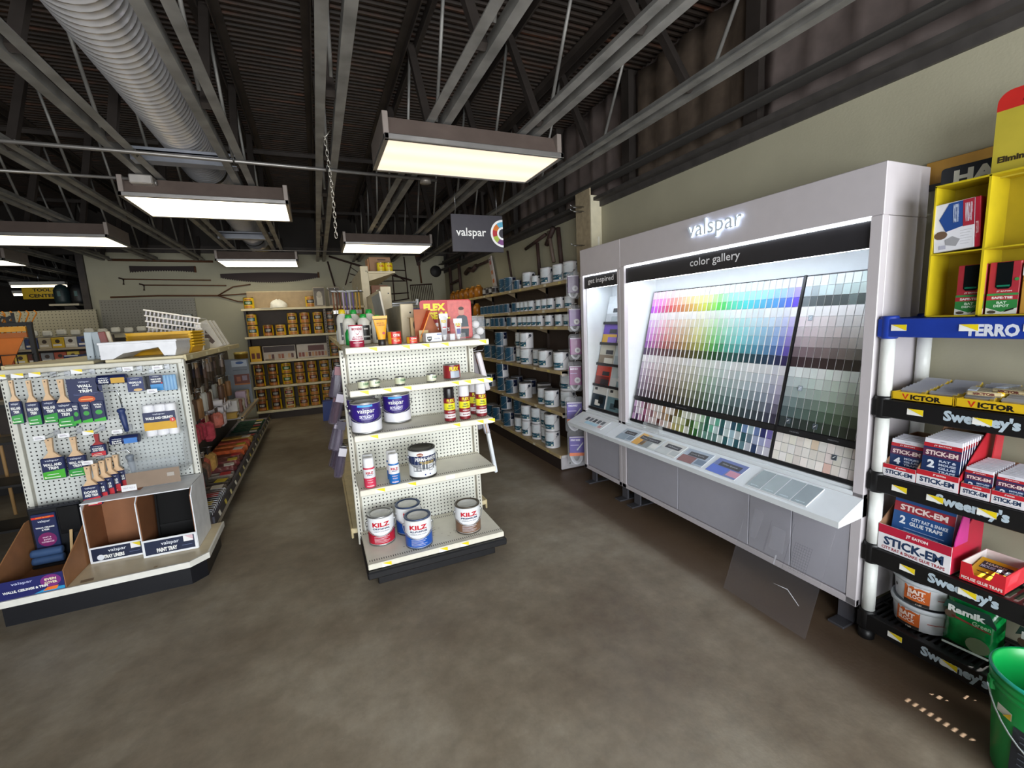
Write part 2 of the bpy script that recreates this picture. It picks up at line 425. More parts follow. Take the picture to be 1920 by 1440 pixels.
fixture('rearmost ceiling light just in front of the crosscut saw on the back wall', -1.31, -.17, 8.12, 8.9, LC)
for k, (x0, x1, y, z) in enumerate(((-5.15, -4.36, 11.5, 2.64), (-5.9, -5.45, 13.2, 2.62))):
    t = thing('strip_light', ('bright tube light above the yellow tool sign', 'short tube light behind the yellow tool sign, lower left')[k], 'strip light', ((x0+x1)/2, y, z))
    b = MB(); b.box((x0-x1)/2, (x1-x0)/2, -.06, .06, .02, .08, 'd0ccc4 r.5'); b.build('housing', t)
    b = MB(); M = Matrix.Rotation(pi/2, 4, 'Y'); b.lathe([(.022, (x0-x1)/2), (.022, (x1-x0)/2)], LC, 10, M=M); b.build('tube', t)
    b = MB(); b.tube([(0, 0, .08), (0, 0, .26)], .008, STEEL, 6); b.build('hanger', t)
# ---------- spiral duct ----------
t = thing('spiral_duct', 'large shiny spiral metal air duct running front to back', 'duct', (-.79, 0, 3.13))
R = .17
def ducttube(y0, y1):
    b = MB(); prof = []; y = y0
    while y < y1:
        prof += [(R, y), (R, y+.034), (R+.006, y+.038), (R+.006, y+.044), (R, y+.048)]; y += .05
    M = Matrix.Rotation(-pi/2, 4, 'X')
    b.lathe(prof, 'e4e2e4 r.3 m.6 n.06 s5', 30, M=M); return b
o = ducttube(-2.4, 6.0).build('duct_tube', t)
ducttube(6.02, 9.4).build('duct_tube', t)
for k, y in enumerate((5.06, 8.4)):
    b = MB(); M = Matrix.Translation((0, y, 0)) @ Matrix.Rotation(-pi/2, 4, 'X'); b.lathe([(R+.008, -.025), (R+.013, -.02), (R+.013, .02), (R+.008, .025)], '6a655c r.45 m.9', 30, M=M, cap=False); b.build('duct_clamp', t)
b = MB(); b.lathe([(.06, 8.9), (.11, 8.95), (.13, 9.1), (.13, 9.3)], 'b8a888 r.4 m.6', 20, M=Matrix.Translation((.05, 0, -.1)) @ Matrix.Rotation(-pi/2, 4, 'X')); b.build('end_boot', t)
for k, y in enumerate((4.22, 7.3)):
    b = MB(); g = '8a8d96 r.45 m.4'
    b.box(-1.1, -.44, y-.05, y+.05, 2.925, 2.935, g); b.box(-1.1, -.44, y-.05, y-.042, 2.87, 2.955, g); b.box(-1.1, -.44, y+.042, y+.05, 2.87, 2.955, g); b.box(-1.1, -.44, y-.05, y+.05, 2.862, 2.87, g)
    single(b, 'duct_support', ('grey steel channel carrying the near part of the duct', 'grey steel channel carrying the duct near the back wall')[k], 'steel support')
# ---------- conduits ----------
b = MB(); b.tube([(-4.2, 3.9, 2.835), (-.9, 3.93, 2.835), (-.2, 3.96, 2.835), (1.1, 4.02, 2.835)], .014, '8c8884 r.4 m.7', 8)
for x in (-1.6, -1.0, -.43, .2): b.tube([(x, 3.915, 2.85), (x, 3.945, 2.815), (x+.01, 3.96, 2.85)], .006, '3a3835 r.5', 6)
b.lathe([(.0, 0), (.05, .005), (.05, .04), (0, .045)], 'a8a098 r.4 m.5', 14, c=(1.0, 4.03, 2.80))
single(b, 'conduit_pipe', 'thin grey electrical conduit crossing beneath the joists behind nearest light', 'conduit')
t = thing('conduit_pipe', 'short grey conduit at left ending in a square junction box', 'conduit', (0, 0, 0))
b = MB(); b.tube([(-4.2, 4.5, 2.82), (-1.21, 4.52, 2.82)], .012, '8c8884 r.4 m.7', 8); b.build('pipe', t)
b = MB(); b.box(-1.21, -1.06, 4.46, 4.58, 2.775, 2.845, 'b0aaa4 r.4 m.5', .008); b.tube([(-1.06, 4.52, 2.80), (-1.045, 4.52, 2.80)], .02, '8c8884 r.4 m.7', 8); b.build('junction_box', t)
b = MB(); b.tube([(-4.2, 8.0, 2.83), (2.5, 8.05, 2.83)], .009, '7a746e r.5 m.5', 6); single(b, 'conduit_pipe', 'thin grey conduit crossing beneath the joists above the rearmost light', 'conduit')
# ---------- hanging chain ----------
b = MB(); z = 2.85; k = 0
while z > 2.2:
    pts = []
    for i in range(10):
        a = 2*pi*i/10; u = .009*cos(a); w = .019*sin(a)+(.004 if sin(a) > 0 else -.004)
        pts.append((u, 0, w) if k % 2 else (0, u, w))
    b.tube([(p[0]+.012*sin((2.85-z)*4), p[1], p[2]+z) for p in pts], .0028, 'c9c3b8 r.35 m.8', 5, True); z -= .033; k += 1
b.tube([(-.03, 0, 2.93), (-.04, 0, 2.90), (-.01, 0, 2.86), (0, 0, 2.85)], .004, 'c9c3b8 r.35 m.8', 6); b.tube([(.03, 0, 2.95), (.04, 0, 2.9), (.012, 0, 2.86), (0, 0, 2.85)], .004, 'c9c3b8 r.35 m.8', 6)
b.v = [(x, y, zz) for x, y, zz in b.v]
single(b, 'hanging_chain', 'thin pale chain dangling loose from a joist', 'chain', (.178, 3.36, .0))
# ---------- hanging dark sign with colour wheel ----------
t = thing('hanging_sign', 'dark grey hanging sign with white lettering and half colour wheel', 'sign', (1.45, 4.0, 2.225))
w = .25; hh = .33
b = MB(); b.box(-w, w, 0, .02, 0, hh, '37343c r.5', .002); b.build('panel', t)
b = MB(); P = Pn(b, (0, 0, 0)); P.text('valspar', -.065, .165, .29, .095, WHITE, 2, .012); b.build('lettering', t)
b = MB(); P = Pn(b, (0, 0, 0)); cx = .25; cz = .17; Ro = .125
arc = lambda r0, r1, a0, a1, k, l, n=8: P.poly([(cx+r0*cos(a0+(a1-a0)*i/n), cz+r0*sin(a0+(a1-a0)*i/n)) for i in range(n+1)]+[(cx+r1*cos(a1-(a1-a0)*i/n), cz+r1*sin(a1-(a1-a0)*i/n)) for i in range(n+1)], k, l)
arc(.105, Ro, pi/2, 3*pi/2, 'f2f2f2 r.4', 2, 16)
cs = ['5fa8c4', 'd0722c', 'b03038', 'a8b84a', '7a4a80']
for i, c in enumerate(cs): arc(.06, .1055, pi/2+i*pi/5, pi/2+(i+1)*pi/5, c+' r.4', 3)
arc(.042, .06, pi/2, 3*pi/2, 'f2f2f2 r.4', 3, 12)
b.build('colour_wheel', t)
b = MB()
for x in (-.2, .2): b.tube([(x, .01, hh), (x, .01, .64)], .002, STEEL, 5)
b.build('hanging_wire', t)
# ---------- yellow tool sign in the far room ----------
t = thing('tool_sign', 'yellow hanging board lettered in black in the far tool room', 'sign', (-4.92, 12, 2.435))
b = MB(); b.box(-.32, .32, 0, .03, 0, .235, 'd8b420 r.5', .003); b.build('board', t)
b = MB(); P = Pn(b, (0, 0, 0)); P.text('TOOL', -.02, .175, .28, .065, INK, 2, .035); P.text('CENTER', -.02, .065, .42, .07, INK, 2, .035); b.build('lettering', t)
b = MB()
for x in (-.25, .25): b.tube([(x, .015, .235), (x, .015, 1.1)], .004, STEEL, 5)
b.build('hanging_wire', t)
# ---------- shelving helpers ----------
def peg_mat(name, hexc, pitch=.0254, rad=.19, ax='xz', rough=.45, hole='15120f'):
    m, nt, b = newmat(name)
    tc = N(nt, 'ShaderNodeTexCoord'); sp = N(nt, 'ShaderNodeSeparateXYZ'); nt.links.new(tc.outputs['Object'], sp.inputs['Vector'])
    acc = None
    for a in ax:
        d = N(nt, 'ShaderNodeMath', operation='DIVIDE'); d.inputs[1].default_value = pitch; nt.links.new(sp.outputs[a.upper()], d.inputs[0])
        f = N(nt, 'ShaderNodeMath', operation='FRACT'); nt.links.new(d.outputs[0], f.inputs[0])
        s = N(nt, 'ShaderNodeMath', operation='SUBTRACT'); s.inputs[1].default_value = .5; nt.links.new(f.outputs[0], s.inputs[0])
        q = N(nt, 'ShaderNodeMath', operation='MULTIPLY'); nt.links.new(s.outputs[0], q.inputs[0]); nt.links.new(s.outputs[0], q.inputs[1])
        if acc is None: acc = q
        else:
            t = N(nt, 'ShaderNodeMath', operation='ADD'); nt.links.new(acc.outputs[0], t.inputs[0]); nt.links.new(q.outputs[0], t.inputs[1]); acc = t
    lt = N(nt, 'ShaderNodeMath', operation='LESS_THAN'); lt.inputs[1].default_value = rad*rad; nt.links.new(acc.outputs[0], lt.inputs[0])
    mx = N(nt, 'ShaderNodeMixRGB'); mx.inputs['Color1'].default_value = lin(hexc); mx.inputs['Color2'].default_value = lin(hole)
    nt.links.new(lt.outputs[0], mx.inputs['Fac']); nt.links.new(mx.outputs['Color'], b.inputs['Base Color']); b.inputs['Roughness'].default_value = rough
    return m
PEG = peg_mat('pegboard_white', 'dcdcd2')
SHELF = 'e2ddcd r.4 n.04'
_tag = None
def tags(par, xs, y, z, M=None, rz=0, w=.05):
    """price tags stuck on a shelf lip (sub-parts of the shelf)"""
    global _tag
    for x in xs:
        if _tag is None:
            b = MB(); P = Pn(b, (0, 0, 0), e=.0008); price_tag(P, 0, 0, .055, .026); _tag = b.build('price_tag'); o = _tag; _used.add('tagmesh')
        else:
            o = bpy.data.objects.new('price_tag', _tag.data); COL.objects.link(o)
        o.parent = par; o.location = (x, y, z) if M is None else M(x, y, z); o.rotation_euler = (0, 0, rz)
def shelf_mesh(w, d, k, lip=.03, slots=True, th=.02):
    """front edge at y=0 (lip faces -Y), back at y=d, top at z=0"""
    b = MB(); b.box(-w/2, w/2, .004, d, -th, 0, k, .002); b.box(-w/2, w/2, -.006, .006, -lip, .003, k, .004)
    for s in (-1, 1): b.prism([(.01, -.02), (d, -.02), (d, -.075), (d-.05, -.075)], 'x', s*(w/2-.006)-.002, s*(w/2-.006)+.002, k)
    if slots:
        P = Pn(b, (0, 0, 0), (1,0,0), (0,1,0)); n = int(w/.014)
        for yy in (.035, d-.06):
            for i in range(n): x = -w/2+.012+i*.014; P.rect(x, yy, x+.005, yy+.022, '5a544a r.6', 1)
    return b
# ---------- end unit facing the camera ----------
E0 = thing('shelf_end_unit', 'white pegboard end unit of the middle island with four shelves and deck', 'shelving unit', (.5725, 3.1, 0))
w = .44
b = MB(); b.box(-w+.03, w-.03, 0, .012, .18, 1.445, PEG); b.build('pegboard', E0)
b = MB(); b.box(-w+.02, w-.02, .013, .03, .1, 1.44, 'b8b2a4 r.6'); b.build('back_panel', E0)
for s in (-1, 1):
    b = MB(); b.box(s*w-.017, s*w+.017, -.014, .035, .1, 1.447, 'd9d6ca r.4', .003)
    P = Pn(b, (s*w, -.014, 0))
    for i in range(50): P.rect(-.003, .12+i*.0265, .003, .135+i*.0265, '1c1a18 r.6', 1)
    b.build('upright', E0)
for z, dp in ((1.475, .40), (1.226, .40), (.955, .40), (.62, .40)):
    b = shelf_mesh(.875, dp, SHELF, .034); o = b.build('shelf', E0, (0, -dp, z)); xs = {1.475: (-.29, -.10, .02, .14, .39), 1.226: (-.36, -.23, -.11, .19, .27, .36, .42), .955: (-.33, .18, .34, .42), .62: (-.32, -.13)}[z]
    tags(o, xs, -.0068, -.016)
    if z == .62:
        b = MB(); Pn(b, (0, 0, 0)).rect(-.03, -.013, .03, .013, 'f0f0ee r.4', 1); bb = b.build('paper_tag', o); bb.location = (.12, -.0068, -.014)
b = shelf_mesh(.875, .48, SHELF, .032)
P = Pn(b, (0, 0, 0), (1,0,0), (0,1,0)); rnd = random.Random(3)
for i in range(40):
    x, y = rnd.gauss(.02, .12), rnd.gauss(.2, .07)
    if abs(x) < .4 and .08 < y < .4: P.disc(x, y, rnd.uniform(.002, .008), '9a8a76 r.7', 1, 6, rnd.uniform(.002, .005))
o = b.build('base_deck', E0, (0, -.485, .187)); tags(o, (-.33, .02, .16), -.0068, -.016)
b = MB(); k = '17171a r.4'; b.box(-.447, .447, -.515, 0, .105, .152, k, .008); b.box(-.38, .40, -.40, 0, 0, .106, k, .004); b.build('plinth', E0)
# ---------- the long run behind it ----------
G = thing('shelf_island', 'long cream two sided shelf island running back behind the pegboard end unit', 'shelving unit', (.585, 3.14, 0))
def sect(y0, y1, top, nm):
    b = MB(); b.box(-.02, .02, y0+.03, y1, .2, top-.005, 'b4ab93 r.6 n.12 s20'); b.build('spine_panel', G)
    b = MB(); b.box(-.045, .045, y0, y0+.03, .1, top, 'd2c3a2 r.5', .004); b.lathe([(.006, 0), (.006, .002)], INK, 8, M=Matrix.Translation((.02, y0, top-.06)) @ Matrix.Rotation(pi/2, 4, 'X')); b.build('spine_post', G)
sect(.0, .86, 1.735, 'a'); sect(.92, 2.35, 1.93, 'b'); sect(2.5, 4.2, 2.30, 'c')
for s in (-1, 1):
    b = MB(); b.box(s*.05, s*.50, .02, 4.2, .155, .19, 'd8c8a0 r.5 n.1', .004); b.box(s*.495, s*.51, .02, 4.2, .12, .195, 'cdbb90 r.5 n.12', .004)
    b.build('base_shelf', G)
    b = MB(); b.box(s*.05, s*.45, .04, 4.2, 0, .15, '241d1e r.5'); b.build('plinth', G)
    b = MB(); b.box(s*.03, s*.43, .0, 4.2, 1.45, 1.475, 'd8cbab r.5', .003); b.box(s*.425, s*.437, .0, 4.2, 1.43, 1.478, 'c9b98e r.5', .003)
    P = Pn(b, (s*.437, 2, 1.454), (0, -s*-1, 0)) if s > 0 else Pn(b, (-.437, 2, 1.454), (0, -1, 0))
    for i in range(14): P.rect(-1.9+i*.28, -.012, -1.84+i*.28, .012, 'e8d46a r.5' if i % 2 else 'f0ede0 r.5', 1)
    b.build('top_shelf', G)
b = MB(); b.box(.03, .36, 2.5, 4.2, 2.215, 2.24, 'd9c9a6 r.5', .003); b.prism([(.03, 2.215), (.33, 2.215), (.03, 2.12)], 'y', 2.52, 2.53, 'cdbd9a r.5'); b.build('high_shelf', G)
b = MB(); b.box(-.36, -.03, 2.5, 4.2, 1.815, 1.84, 'd9c9a6 r.5', .003); b.build('high_shelf', G)
# ---------- cans ----------
def rims(b, r, h, k='a9aaac r.3 m.9'):
    b.lathe([(r*.97, 0), (r*1.015, 0), (r*1.015, .006), (r, .009)], k, 28, cap=True)
    b.lathe([(r, h-.009), (r*1.02, h-.006), (r*1.02, h), (r*.9, h), (r*.88, h-.006), (r*.8, h-.006)], k, 28, cap=False)
def bail(par, r, h, z=None, tilt=1.0, k='c8c9ca r.3 m.8'):
    z = z or h*.72; b = MB(); pts = []
    for i in range(17):
        a = pi*i/16; x = (r+.012)*cos(a)*1.0; d = (r+.012)*sin(a)
        pts.append((x, -d*1.0, z-sin(a)*.07*tilt))
    b.tube(pts, .0022, k, 6)
    for s in (-1, 1): b.lathe([(.010, 0), (.010, .006), (.004, .012)], k, 10, M=Matrix.Translation((s*r*.99, 0, z)) @ Matrix.Rotation(s*pi/2, 4, 'Y'))
    return b.build('bail_handle', par)
def can(name, label, loc, rz, r, h, design, group=None, lid='d8d8d6 r.4 m.35 n.10 s30', handle=True, cat='paint can', body='d8d8d6 r.35 m.2', rimk='a9aaac r.3 m.9'):
    t = thing(name, label, cat, loc, rz, group)
    b = MB(); b.lathe([(r, .006), (r, h-.007)], body, 28, cap=False); rims(b, r, h, rimk); b.build('body', t)
    b = MB(); b.lathe([(r*.80, h-.008), (r*.78, h-.003), (r*.70, h-.003), (r*.66, h-.008), (0, h-.008)], lid, 28, cap=False); b.build('lid', t)
    b = MB(); P = Pn(b, (0, 0, 0), bend=r+.0008, e=.0007); design(P, r, h, b); b.build('printed_label', t)
    if handle: bail(t, r, h)
    return t
H_ = pi*.999
def d_kilz(bot, sub, upper='eef0f2 r.35'):
    def f(P, r, h, b):
        P.rect(-H_*r, .012, H_*r, h*.50, bot+' r.35', 1); P.rect(-H_*r, h*.5, H_*r, h-.012, upper, 1)
        P.poly([(r*s*.02, h*.5-.02*(1-(s/12)**2)) for s in range(-48, 49, 8)], upper, 2) if 0 else None
        for i in range(-6, 6):
            a0, a1 = i*.17, (i+1)*.17; y0, y1 = h*.5-.028*(1-(i/6)**2), h*.5-.028*(1-((i+1)/6)**2)
            P.poly([(a0*r, h*.5), (a0*r, y0), (a1*r, y1), (a1*r, h*.5)], upper, 2)
        k = 'c2182c r.4'
        P.text('KILZ', 0, h*.74, r*1.3, h*.15, k, 3, .04)
        if sub: P.text(sub, .0, h*.60, r*1.3, h*.06, '25305c r.4', 3, .03)
        P.text('INTERIOR LATEX PRIMER', 0, h*.51, r*1.1, h*.035, '6a7088 r.4', 3, .0)
        P.text('SEALER STAIN BLOCKER', 0, h*.40, r*1.0, h*.04, 'e8e8ec r.4', 3, .02)
        P.lines(-r*.6, r*.6, h*.30, 5, h*.045, 'd8d8e0 r.5', h*.012, 3)
    return f
Z0, Z1, Z2, Z3, Z4 = .187, 1.478, 1.229, .958, .623
can('paint_can', 'white and red primer can, front left on the deck of middle end unit', (.255, 2.895, Z0+.003), -.09, .083, .195, d_kilz('b82036', 'ORIGINAL'))
can('paint_can', 'white and blue primer can standing behind another blue one on the deck', (.445, 2.952, Z0+.003), .1, .083, .195, d_kilz('164a9c', 'ALL-PURPOSE'), rimk='3a4a6c r.35 m.6')
can('paint_can', 'blue primer can at the deck front, nearest of the deck cans', (.468, 2.735, Z0+.003), -.17, .084, .195, d_kilz('1553b0', 'ALL-PURPOSE'), rimk='5a6a8c r.35 m.7')
can('paint_can', 'white and brown primer can alone at the right of the deck', (.812, 2.765, Z0+.003), -.18, .084, .190, d_kilz('7a5a44', 'PREMIUM'), rimk='6a6258 r.35 m.7')
def d_sky(P, r, h, b):
    P.rect(-H_*r, .012, H_*r, h*.46, 'e9e8ee r.35', 1); P.rect(-1.9*r, h*.46, 1.9*r, h-.012, '34207c r.35', 1)
    for i in range(-9, 9):
        a0, a1 = i*.17, (i+1)*.17; y0, y1 = h*.46-.022*(1-(i/9)**2), h*.46-.022*(1-((i+1)/9)**2)
        P.poly([(a0*r, h*.46), (a0*r, y0), (a1*r, y1), (a1*r, h*.46)], '2a1a68 r.35', 2)
    P.rect(-.55*r, h*.86, .45*r, h*.92, '38a0e4 r.35', 3)
    P.text('valspar', 0, h*.72, r*1.15, h*.19, WHITE, 3, .012); P.text('SKYLIGHT', 0.02*r, h*.55, r*.95, h*.10, 'd6d4ea r.4', 3, .04)
    P.text('CEILING PAINT', .02*r, h*.475, r*.75, h*.035, 'b8b4dc r.4', 3, .02)
can('paint_can', 'front purple and white gallon can of ceiling paint at the shelf edge', (.222, 2.81, Z3), -.06, .088, .19, d_sky)
can('paint_can', 'second purple ceiling paint gallon, set back right of the front one', (.437, 2.99, Z3), -.2, .087, .19, d_sky)
can('paint_can', 'purple gallon hidden behind the front ceiling paint, only lid showing', (.215, 2.998, Z3), .18, .087, .19, d_sky)
def d_perma(P, r, h, b):
    P.rect(-H_*r, .014, H_*r, h-.014, 'eef0f0 r.35', 1); P.rect(-1.5*r, h*.50, 1.5*r, h*.78, '1e2c54 r.35', 2)
    P.rect(-H_*r, .010, H_*r, h*.07, '4a4438 r.4', 2)
    P.text('PERMA-WHITE', .1*r, h*.68, r*1.6, h*.115, WHITE, 3, .03); P.text('MOLD & MILDEW PROOF', .15*r, h*.58, r*1.1, h*.04, 'e0c050 r.4', 3, .02); P.text('INTERIOR PAINT', .2*r, h*.53, r*.9, h*.035, 'e0c050 r.4', 3, .02)
    P.disc(-.35*r, h*.84, r*.24, '8c2a24 r.4', 3, 14, h*.06); P.text('ZINSSER', -.35*r, h*.84, r*.36, h*.04, 'e8e0c0 r.4', 4, .03)
    for i, (x0, x1, y0, y1, c) in enumerate(((-.9, -.3, .26, .5, '8b8d92'), (-.25, .15, .3, .5, '50545e'), (.2, .55, .26, .48, 'a8aab0'), (.6, 1.1, .3, .5, '6a6e78'), (-.85, -.45, .30, .42, 'd8d8d8'), (.3, .5, .3, .42, 'e4e4e4'))): P.rect(x0*r, y0*h, x1*r, y1*h, c+' r.4', 3+i//4)
    P.rect(-.1*r, h*.12, .35*r, h*.17, '2a3a7c r.4', 3)
can('paint_can', 'black lidded mold proof paint gallon on the shelf above the deck', (.538, 2.787, Z4), .02, .086, .188, d_perma, lid='34322e r.4 n.2', rimk='2c2a28 r.4')
def d_plain(c1, c2, txt, tk):
    def f(P, r, h, b):
        P.rect(-H_*r, .006, H_*r, h-.006, c1, 1); P.rect(-1.2*r, h*.30, 1.4*r, h*.8, c2, 2); P.text(txt, .15*r, h*.58, r*1.3, h*.25, tk, 3, .03)
    return f
for i, (x, y, lb) in enumerate(((.217, 2.755, 'leftmost of the little pale cans'), (.285, 2.775, 'second little pale can from left, green label'), (.438, 2.778, 'little pale wide can alone in the shelf middle'), (.634, 2.772, 'little pale can left of the red tape tin'))):
    can('small_can', 'small cream sample tin, '+lb, (x, y, Z2), .5, .030, .05, d_plain('cfcdb0 r.45', 'dfe0cc r.4' if i % 2 else 'c4ccac r.4', 'FARM', '4a7a50 r.4'), 'small tins on the second shelf', handle=False, cat='sample tin', body='cfcdb0 r.4')
def d_flex(P, r, h, b):
    P.rect(-H_*r, .004, H_*r, h-.004, '8c2428 r.3', 1); P.rect(-.5*r, .006, 1.1*r, h*.55, 'a8b0bc r.3', 2); P.rect(.75*r, .006, 1.4*r, h-.006, 'c82a30 r.3', 3); P.text('FLEX', -.05*r, h*.72, r*1.1, h*.28, 'e8d020 r.4', 4, .05)
can('tape_tin', 'dark red tin with yellow lettering, right on the second shelf', (.787, 2.836, Z2), .1, .054, .092, d_flex, handle=False, cat='tin', lid='c8ccd0 r.25 m.5', body='c8ccd0 r.25 m.5')
def spray(label, loc, r, h, cap, bands, texts, rz=-.02, group=None):
    t = thing('spray_can', label, 'spray can', loc, rz, group)
    hb = h*.70
    b = MB(); b.lathe([(r*.9, 0), (r, .004), (r, hb-.012), (r*.92, hb-.003), (r*.7, hb+.004)], bands[0][2], 22)
    P = Pn(b, (0, 0, 0), bend=r+.0005, e=.0006)
    for i, (a, c, k) in enumerate(bands): P.rect(-H_*r, max(.005, a*h), H_*r, min(hb-.013, c*h), k, 1)
    for (s, y, ww, hh, k) in texts: P.text(s, 0, y*h, ww*r, hh*h, k, 4, .04)
    b.build('body', t)
    b = MB(); b.lathe([(r*.93, hb-.004), (r*.95, hb), (r*.93, h-.012), (r*.86, h-.002), (r*.5, h), (0, h)], cap, 22); b.build('cap', t)
    return t
fx = [(0, .10, '7a1c24 r.35'), (.10, .22, 'e0d8d8 r.35'), (.22, .34, '8c1e28 r.35'), (.34, .54, 'e8e02c r.35'), (.54, .70, '8c1a24 r.35')]
ft = [('FLEX', .62, 1.25, .09, 'e8d82c r.4'), ('SEAL', .47, .8, .05, '5a6a20 r.4'), ('RUBBER SPRAY', .40, 1.1, .035, '6a7a20 r.4'), ('WATERPROOF', .28, 1.2, .03, 'e8d8d8 r.4'), ('SEALANT COATING', .16, 1.2, .03, '8c2030 r.4')]
spray('black capped rubber sealant spray can, leftmost of the yellow banded sprays', (.741, 2.778, Z3), .036, .222, '1c1618 r.3', fx, ft)
spray('yellow banded spray can with white cap, middle of the front sprays', (.842, 2.776, Z3), .036, .224, 'e6e4e8 r.35', fx, ft)
spray('yellow banded spray can with white cap, front one at shelf end', (.966, 2.796, Z3), .036, .224, 'e6e4e8 r.35', fx, ft)
spray('yellow banded spray can tucked behind the end one, white cap', (.955, 2.90, Z3), .036, .224, 'e6e4e8 r.35', fx, ft)
kr = lambda c: [(0, .34, c), (.34, .58, 'e8e8ea r.35'), (.58, .7, 'e8e8ea r.35')]
kt = [('KILZ', .52, 1.2, .075, 'c2182c r.4'), ('SPRAY', .445, .9, .03, '2a4a8c r.4'), ('INTERIOR', .28, 1.0, .025, 'f0d0d8 r.4'), ('SEALER', .2, .9, .025, 'f0d0d8 r.4'), ('PRIMER', .08, 1.2, .04, 'f0d0d8 r.4')]
spray('pink and white primer spray at the shelf edge, white cap', (.203, 2.746, Z4), .034, .186, 'f0f0f2 r.35', kr('d43a58 r.35'), kt)
spray('pink and white primer spray hidden behind the front pink one', (.207, 2.825, Z4), .034, .186, 'e4e6e8 r.35', kr('d43a58 r.35'), kt)
spray('blue and white primer spray can, front one of two', (.349, 2.737, Z4), .033, .190, 'f2f2f4 r.35', kr('1e6ab4 r.35'), kt)
spray('blue and white primer spray can standing behind the front blue spray', (.350, 2.815, Z4), .033, .190, 'f2f2f4 r.35', kr('1e6ab4 r.35'), kt)
# ---------- goods on top of the end unit ----------
def d_res(P, r, h, b):
    P.rect(-H_*r, .004, H_*r, h*.3, '9a1e3c r.35', 1); P.rect(-H_*r, h*.3, H_*r, h-.006, 'efe9ea r.35', 1)
    P.text('BONDO', 0, h*.82, r*1.4, h*.11, 'a82040 r.4', 2, .04); P.text('ALL PURPOSE', 0, h*.46, r*1.3, h*.05, 'a82040 r.4', 2, .03); P.text('FIBERGLASS', 0, h*.37, r*1.5, h*.07, 'b84060 r.4', 2, .04); P.text('RESIN 1 QUART', 0, h*.20, r*1.3, h*.05, 'ecdce0 r.4', 2, .03)
    P.poly([(-.4*r, h*.72), (.4*r, h*.72), (.08*r, h*.56), (-.08*r, h*.56)], 'a82040 r.4', 2); P.poly([(-.22*r, h*.70), (.22*r, h*.70), (0, h*.62)], 'efe9ea r.35', 3)
can('resin_can', 'white and dark red resin can at the front left corner on top', (.206, 2.750, Z1), .1, .040, .128, d_res, handle=False, cat='can', lid='b02840 r.4', rimk='b02840 r.4', body='efe9ea r.35')
t = thing('glue_tube', 'standing yellow tube with a black cap, right of the resin can', 'tube', (.348, 2.745, Z1))
b = MB(); n = 14; vs = []; fs = []
for j in range(7):
    u = j/6; hw = .022+.019*u; hd = .020*(1-u)+.001
    for i in range(n): a = 2*pi*i/n; vs.append((hw*cos(a), hd*sin(a), .036+.125*u))
for j in range(6):
    for i in range(n): fs.append((j*n+i, j*n+(i+1) % n, (j+1)*n+(i+1) % n, (j+1)*n+i))
b.add(vs, fs, 'e8a41c r.35', True); b.box(-.042, .042, -.0015, .0015, .160, .175, 'e8a41c r.35')
P = Pn(b, (0, -.0145, .09), (1,0,0), (0, .12, 1)); P.text('MULTI-', -.0, .042, .045, .008, 'b87814 r.4', 2, .03); P.text('PURPOSE', 0, .03, .045, .008, 'b87814 r.4', 2, .03); P.disc(.012, -.018, .008, 'b02838 r.4', 6); P.rect(-.036, .062, .036, .068, '5a3a10 r.4', 5)
b.build('tube_body', t)
b = MB(); b.lathe([(.021, 0), (.022, .002), (.022, .034), (.018, .038)], '221e1c r.4', 20); b.build('cap', t)
def d_red(s):
    def f(P, r, h, b):
        P.rect(-H_*r, .003, H_*r, h-.003, 'c8261e r.35', 1); P.rect(-1.5*r, .003, -.75*r, h-.003, 'c89a20 r.4', 2); P.text('CITRI', 0.1*r, h*.70, r*1.0, h*.2, 'f2e6d8 r.4', 3, .05); P.text(s, 0.1*r, h*.3, r*.9, h*.16, 'f0c8a0 r.4', 3, .03); P.rect(-.7*r, h*.42, .9*r, h*.5, 'e87818 r.4', 2)
    return f
can('filler_can', 'red and gold filler can between the yellow tube and tan post', (.428, 2.78, Z1), .1, .039, .080, d_red('FILLER'), handle=False, cat='can', lid='d8d4cc r.3 m.6', body='c8261e r.35')
can('filler_can', 'very small red and gold can in front of the tan post', (.523, 2.728, Z1), .1, .031, .044, d_red('PUTTY'), handle=False, cat='can', lid='d8d4cc r.3 m.6', body='c8261e r.35')
t = thing('caulk_box', 'small white cardboard box with black shield logo on top shelf', 'box', (.668, 2.79, Z1), .06)
b = MB(); b.box(-.052, .052, -.025, .05, 0, .056, 'e4e4e8 r.5', .002); P = Pn(b, (0, -.025, 0)); P.poly([(-.045, .034), (-.015, .034), (-.017, .012), (-.030, .004), (-.043, .012)], INK, 1); P.text('DAP', -.03, .023, .02, .009, WHITE, 2, .04); P.text('wood filler', .02, .02, .04, .008, '4a5078 r.4', 2, .01); P.rect(.02, .042, .05, .05, '6a78a8 r.4', 1); b.build('carton', t)
b = MB(); b.box(-.03, .03, .051, .053, 0, .05, 'd0ccc4 r.5'); b.build('back_flap', t)
